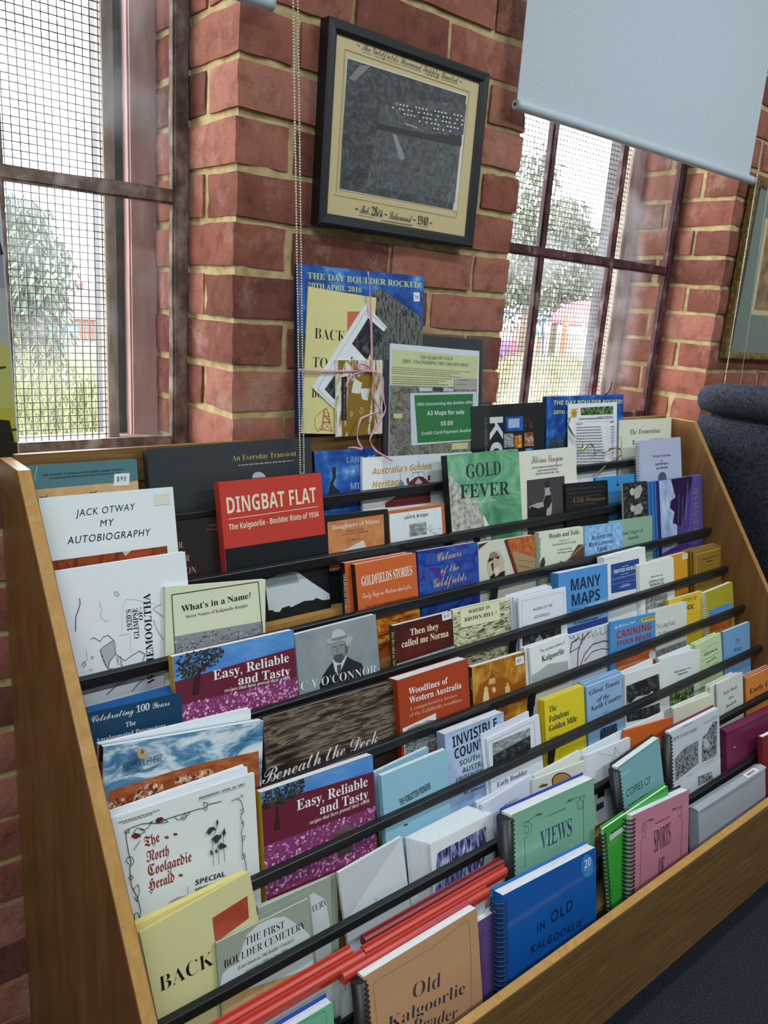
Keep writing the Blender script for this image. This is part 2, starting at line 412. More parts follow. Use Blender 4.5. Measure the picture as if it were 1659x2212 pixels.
def wall_bricks():
    bm = bmesh.new(); bm.verts.layers.float.new('tone'); J = .0095
    for k in range(-14, 22):
        z0 = 1.20 + .086 * k + J / 2; z1 = z0 + .086 - J; odd = k % 2 != 0
        zc = (z0 + z1) / 2
        if zc > 1.114 and zc < 2.6:
            fine = True
            # pier between the windows
            cuts = [(0, .11), (.12, .35), (.36, .59), (.60, .715)] if odd else [(0, .23), (.24, .47), (.48, .715)]
            for i, (a, b) in enumerate(cuts):
                end = i in (0, len(cuts) - 1)
                brick(bm, a, b, 0, (.23 if odd else .11) if end else .11, z0, z1, fine)
            for a, b in ((0, .11), (.605, .715)):
                brick(bm, a, b, .24 if odd else .12, .35, z0, z1, fine)
            # wall beyond the second window
            o2 = not odd; X = 1.676
            cuts = [(0, .11)] + [(.12 + .24 * i, .35 + .24 * i) for i in range(5)] if o2 else [(.24 * i, .24 * i + .23) for i in range(5)]
            for i, (a, b) in enumerate(cuts): brick(bm, X + a, X + b, 0, (.23 if o2 else .11) if i == 0 else .11, z0, z1, i < 2)
            brick(bm, X, X + .11, .24 if o2 else .12, .35, z0, z1, fine)
            # wall before the first window
            cuts = [(.24 * i + (.12 if odd else 0), .24 * i + .23 + (.12 if odd else 0)) for i in range(6)]
            for a, b in cuts: brick(bm, -1.0 - b, -1.0 - a, 0, .11, z0, z1, False)
        else:
            off = .12 if odd else 0
            for i in range(-11, 13):
                a = .24 * i + off; brick(bm, a, a + .23, 0, .11, z0, z1, -.9 < a < .2 and .3 < zc < 1.2)
    o = obj('wall_back', bm, BR)
    struct(o)
    bm = bmesh.new()   # mortar bed behind the brick faces
    for x0, x1, z0, z1 in ((-2.6, -1.0, 0, 3), (-1, 0, 0, 1.105), (-1, 0, 2.6, 3), (.006, .709, 0, 3), (.709, 1.682, 0, 1.105), (.709, 1.682, 2.6, 3), (1.682, 2.9, 0, 3)):
        box(bm, x0, x1, .007, TW - .006, z0, z1)
    m_ = obj('mortar', bm, mortar, o)
wall_bricks()
bm = bmesh.new(); box(bm, -2.6, 2.9, -5.2, .4, -.06, 0)
struct(obj('floor', bm, noisy('carpet', [(.35, '15171c'), (.5, '23262e'), (.65, '343946')], 260, (1, 1, 1), 3, .95, .6)))
paint = flat('c2c5bd', .8, .2, 0, 'wall_paint')
bm = bmesh.new(); box(bm, -2.6, 2.9, -5.2, .4, 3.0, 3.08); struct(obj('ceiling', bm, flat('d6d8d5', .85, .2, 0, 'ceiling_paint')))
bm = bmesh.new(); box(bm, -2.7, -2.6, -5.2, .35, 0, 3.0); struct(obj('wall_left', bm, paint))
bm = bmesh.new(); box(bm, 2.9, 3.0, -5.2, .35, 0, 3.0); struct(obj('wall_right', bm, paint))
bm = bmesh.new(); box(bm, -2.6, 2.9, -5.3, -5.2, 0, 3.0); struct(obj('wall_front', bm, paint))

# ------------------------------------------------------------------ windows
frame_m = noisy('old_maroon_paint', [(.33, '2e1f1e'), (.47, '45282a'), (.56, '58303a'), (.7, '857870')], 26, (1, 1, .6), 7, .6, .5)
brownp = noisy('old_brown_paint', [(.33, '44362f'), (.5, '6b5850'), (.66, '95877d')], 28, (1, 1, .7), 7, .65, .5)
pinkpost = noisy('faded_pink_post', [(.3, 'a3807a'), (.5, 'b59089'), (.7, 'c8aaa3')], 14, (2, 2, .4), 6, .8, .2)
greywood = noisy('weathered_batten', [(.3, '6d5a4a'), (.5, '8a7665'), (.7, 'a09080')], 16, (3, 3, .5), 6, .85, .3)
darkm = flat('2e2b2e', .7, .3, 0, 'dark_gap_strip')
wire = flat('4a4644', .55, .4, .6, 'mesh_wire')
def glass_mat(name, fac, tint=(1, 1, 1, 1), dirt=0):
    mt = bpy.data.materials.new(name); mt.use_nodes = True; n = mt.node_tree.nodes; l = mt.node_tree.links; n.clear()
    o = n.new('ShaderNodeOutputMaterial'); t = n.new('ShaderNodeBsdfTransparent'); t.inputs[0].default_value = tint
    g = n.new('ShaderNodeBsdfGlossy'); g.inputs['Roughness'].default_value = .03; mx = n.new('ShaderNodeMixShader')
    fr = n.new('ShaderNodeLayerWeight')
    pw = n.new('ShaderNodeMath'); pw.operation = 'POWER'; pw.inputs[1].default_value = 4; l.new(fr.outputs['Facing'], pw.inputs[0])
    mu = n.new('ShaderNodeMath'); mu.operation = 'MULTIPLY_ADD'; mu.inputs[1].default_value = .5 * fac; mu.inputs[2].default_value = .02 * fac; l.new(pw.outputs[0], mu.inputs[0])
    l.new(mu.outputs[0], mx.inputs[0]); l.new(t.outputs[0], mx.inputs[1]); l.new(g.outputs[0], mx.inputs[2])
    last = mx
    if dirt:   # dusty film, patchy
        d = n.new('ShaderNodeBsdfTranslucent'); d.inputs[0].default_value = (.8, .82, .85, 1)
        tc_ = n.new('ShaderNodeTexCoord'); z = n.new('ShaderNodeTexNoise'); z.inputs['Scale'].default_value = 6; z.inputs['Detail'].default_value = 6
        l.new(tc_.outputs['Object'], z.inputs['Vector'])
        rg = n.new('ShaderNodeMapRange'); rg.inputs[1].default_value = .45; rg.inputs[2].default_value = .8; rg.inputs[3].default_value = .006; rg.inputs[4].default_value = dirt
        l.new(z.outputs['Fac'], rg.inputs[0])
        m2 = n.new('ShaderNodeMixShader'); l.new(rg.outputs[0], m2.inputs[0]); l.new(last.outputs[0], m2.inputs[1]); l.new(d.outputs[0], m2.inputs[2]); last = m2
    l.new(last.outputs[0], o.inputs[0])
    return mt
PANE = glass_mat('dusty_window_glass', .5, (.97, .98, .98, 1), .07)
CLEAR = glass_mat('clear_plastic', .8, (.96, .97, .98, 1))
PICGLASS = glass_mat('picture_glass', 1.0)
def bar(bm, x0, x1, z0, z1, y0=.178, y1=.212):
    """T-shaped steel glazing bar, slightly irregular from many coats of paint"""
    vs = box(bm, x0, x1, y0, y1, z0, z1, 0, .004)
def lumpy(bm, a=.0022, s=45):
    bmesh.ops.subdivide_edges(bm, edges=[e for e in bm.edges if e.calc_length() > .06], cuts=14)
    for v in bm.verts: v.co += noise.noise_vector(v.co * s) * a
def window(n, X0, X1, vbars, mat_main, bar_mat, hz=(1.585, 2.09), top=2.6, bot=1.114):
    root = bpy.data.objects.new('window_%d' % n, None); COL.objects.link(root); root.location = (X0, .18, bot); struct(root)
    def ch(name, bm, mt):
        bmesh.ops.translate(bm, vec=(-X0, -.18, -bot), verts=bm.verts)
        return obj(name, bm, mt, root)
    for nm, a in (('jamb', (X0, X0 + .033, bot, top)), ('jamb', (X1 - .033, X1, bot, top)), ('bottom_rail', (X0 + .033, X1 - .033, bot, bot + .022)), ('top_rail', (X0 + .033, X1 - .033, top - .035, top))):
        bm = bmesh.new(); bar(bm, *a, .175, .197); lumpy(bm); ch(nm, bm, mat_main)
    for x in vbars:
        bm = bmesh.new(); bar(bm, x - .012, x + .012, bot + .02, top - .03, .179, .200); lumpy(bm); ch('upright_bar', bm, bar_mat)
    for z in hz:
        bm = bmesh.new(); bar(bm, X0 + .03, X1 - .03, z - .013, z + .013, .176, .201); lumpy(bm); ch('cross_bar', bm, bar_mat)
    bm = bmesh.new(); box(bm, X0 + .02, X1 - .02, .1925, .1950, bot + .01, top - .02); ch('window_pane', bm, PANE)
    # outside: timber posts, batten and galvanised wire mesh
    bm = bmesh.new(); box(bm, X1 - .055, X1 + .006, .330, .41, bot - .05, top, 0, .004); box(bm, X0 - .006, X0 + .055, .328, .41, bot - .05, top, 0, .004); ch('outer_post', bm, pinkpost)
    bm = bmesh.new(); box(bm, X1 - .10, X1 - .05, .36, .40, bot - .05, top); box(bm, X0 + .05, X0 + .10, .36, .40, bot - .05, top); ch('dark_gap_strip', bm, darkm)  # solid dark strip standing in for the shaded gap beside each post
    bm = bmesh.new(); box(bm, X1 - .115, X1 - .094, .298, .335, bot - .05, top, 0, .002); box(bm, X0 + .094, X0 + .115, .298, .335, bot - .05, top, 0, .002); ch('mesh_batten', bm, greywood)
    bm = bmesh.new(); r = .0010; P = .0142; a, b = X0 + .10, X1 - .10
    k = 0
    while a + k * P < b:
        x = a + k * P + RND.uniform(-.0006, .0006); box(bm, x - r, x + r, .308, .308 + 2 * r, bot - .02, top); k += 1
    k = 0
    while bot - .02 + k * P * .96 < top:
        z = bot - .02 + k * P * .96 + RND.uniform(-.0005, .0005); box(bm, a, b, .3095, .3095 + 2 * r, z - r, z + r); k += 1
    ch('wire_mesh', bm, wire)
    return root
w1 = window(1, -1.0, 0.0, (-.336, -.672), brownp, brownp)
w2 = window(2, .715, 1.676, (1.036, 1.355), frame_m, frame_m)
bm = bmesh.new(); tube(bm, [(1.39, .172, 1.195), (1.40, .165, 1.2), (1.41, .163, 1.215), (1.413, .165, 1.235)], .0035, 8)
bmesh.ops.translate(bm, vec=(-.715, -.18, -1.114), verts=bm.verts); obj('hook', bm, brownp, w2, True)
bm = bmesh.new(); box(bm, -1.0, 0, -.002, TW + .03, 1.098, 1.1135, 0, .003); struct(obj('trim_1', bm, greywood))
bm = bmesh.new(); box(bm, .715, 1.676, -.002, TW + .03, 1.098, 1.1135, 0, .003); struct(obj('trim_2', bm, greywood))

# ------------------------------------------------------------------ roller blinds and their bead chains
fabric = noisy('blind_fabric', [(.4, 'b2bcc6'), (.6, 'bcc6cf')], 300, (1, 1, 1), 2, .85, .08)
barm = flat('b7c1cb', .4, .4, 0, 'blind_rail'); bead = flat('cfcabb', .3, .6, .5, 'bead_steel')
def blind(label, x0, x1, zb):
    t = thing('roller_blind', label, 'blind', (x0, -.035, zb))
    bm = bmesh.new(); box(bm, 0.004, x1 - x0 - .03, -.0006, .0006, .008, 2.82 - zb); obj('fabric_sheet', bm, fabric, t)
    bm = bmesh.new(); tube(bm, [(0, 0, 0), (.012, 0, 0), (x1 - x0 - .012, 0, 0), (x1 - x0, 0, 0)], .0115, 18, rad=[.010, .0115, .0115, .010]); br_ = obj('bottom_rail', bm, barm, t)
    for q in (-.0006, x1 - x0 + .0006):
        bm = bmesh.new(); tube(bm, [(q - .0008, 0, 0), (q + .0008, 0, 0)], .0032, 10); obj('rail_hole', bm, flat('3a2c28', .7), br_)
    bm = bmesh.new(); tube(bm, [(-.02, .0, 2.85 - zb), (x1 - x0 + .02, 0, 2.85 - zb)], .028, 20); obj('roller_tube', bm, fabric, t)
blind('raised pale grey roller blind above the first window, only its lower rail end showing', -.98, .043, 1.877)
blind('pale grey roller blind half lowered over the second window', .638, 1.690, 1.846)
def chain(label, ends, rb, gap):
    bm = bmesh.new()
    for a, b in ends:
        a, b = Vector(a), Vector(b); n = int((b - a).length / gap)
        for i in range(n + 1):
            bmesh.ops.create_icosphere(bm, subdivisions=1, radius=rb, matrix=Matrix.Translation(a.lerp(b, i / n)))
        tube(bm, [a, b], rb * .3, 5)
    if len(ends) == 2 and (Vector(ends[0][1]) - Vector(ends[1][1])).length < .05:
        a, b = Vector(ends[0][1]), Vector(ends[1][1]); c = (a + b) / 2; r_ = (a - b).length / 2
        for i in range(1, 6):
            an = math.pi * i / 6; bmesh.ops.create_icosphere(bm, subdivisions=1, radius=rb, matrix=Matrix.Translation(c + (a - c) * math.cos(an) + Vector((0, 0, -r_ * math.sin(an)))))
    tag(obj('bead_chain', bm, bead, None, True), label, 'chain')
chain('long steel bead chain loop hanging before the brick pier between window and black picture', [((.0605, -.062, 1.93), (.112, -.068, 1.10)), ((.0695, -.062, 1.93), (.1205, -.068, 1.10))], .0021, .0047)
chain('steel bead chain loop hanging across the gilt picture frame', [((1.671, -.052, 1.95), (1.705, -.052, 1.10)), ((1.742, -.052, 1.95), (1.815, -.052, 1.10))], .0021, .0052)

# ------------------------------------------------------------------ display rack
XL, XR = (-0.38335, 1.44438)
YA, ZA, DY, DZ = -0.08599, 1.05015, 0.06853, 0.09603
def rY(k): return YA - k * DY
def rZ(k): return ZA - k * DZ
rack = thing('display_rack', 'wide wooden tiered magazine rack with black rails standing against the brick wall', 'display rack', (XL, 0, 0))
def rk(name, bm, mt, **kw):
    bmesh.ops.translate(bm, vec=(-XL, 0, 0), verts=bm.verts)
    return obj(name, bm, mt, rack, **kw)
FB = -.671
prof = [(-.012, .06), (-.012, 1.152), (-.110, 1.152), (FB, .355), (FB, .10), (FB + .03, .06)]
for x0, x1 in ((XL - .02, XL), (XR, XR + .02)):
    bm = bmesh.new(); fs = prism(bm, prof, x0, x1, 'x', 1); fs[0].material_index = 0; fs[1].material_index = 0
    g = bmesh.ops.bevel(bm, geom=list({e for f in fs[:2] for e in f.edges}), offset=.0012, segments=1, affect='EDGES')
    rk('side_panel', bm, [oak_side, oak_edge])
bm = bmesh.new(); box(bm, XL + .0005, XR - .0005, -.018, -.012, .30, 1.157); rk('back_panel', bm, oak_board)
bm = bmesh.new(); box(bm, XL + .0005, XR - .0005, -.0215, -.0185, 1.10, 1.157); rk('back_rail', bm, oak_board)
TL = math.tan(R(12.5))
for k in range(0, 8):
    zl = rZ(k) - .104; yb = (rY(k - 1) - .0005 - TL * (rZ(k - 1) - zl)) if k else -.024 - .21 * math.tan(R(9))
    yf = rY(k) - .0005 - TL * .104 + .004
    bm = bmesh.new(); box(bm, XL + .0005, XR - .0005, yf, -.05 - k * .055, zl - .012, zl, 0)      # ledge the books stand on
    rk('ledge', bm, oak_edge)
    z2 = rZ(k + 1) - .104
    y2 = rY(k) - .0005 - TL * (rZ(k) - z2) + .004                                                   # sloping riser under it
    bm = bmesh.new(); prism(bm, [(yf + .0005, zl - .012), (yf + .012, zl - .012), (y2 + .012, z2), (y2 + .0005, z2)], XL + .0005, XR - .0005); rk('riser', bm, oak_board)
zl = rZ(8) - .104
bm = bmesh.new(); box(bm, XL + .0005, XR - .0005, FB + .019, -.48, zl - .012, zl); rk('trough_base', bm, oak_board)
bm = bmesh.new(); box(bm, XL + .0005, XR - .0005, FB, FB + .018, .10, .357, 0, .0012)
for f in bm.faces: f.material_index = 1 if f.calc_center_median().z > .3565 else 0
rk('front_board', bm, [oak_board, oak_edge])
bm = bmesh.new(); box(bm, XL + .0005, XR - .0005, FB + .06, FB + .075, 0.0, .10); rk('plinth', bm, flat('1d1915', .7))
for x in (XL, XR - .02):
    bm = bmesh.new(); box(bm, x, x + .02, FB + .075, -.03, 0, .06); rk('foot', bm, flat('1d1915', .7))
for k in range(8):
    y, z = rY(k), rZ(k)
    bm = bmesh.new(); prism(bm, [(y, z - .0005), (y + .001, z + .0005), (y + .0105, z + .0015), (y + .0105, z - .015), (y, z - .0165)], XL + .0006, XR - .0006)
    rl_ = rk('rail', bm, black_metal)
    bm = bmesh.new(); box(bm, .53, .55, y + .0105, y + .0135, z - .103, z - .001); rk('rail_bracket', bm, black_metal).parent = rl_

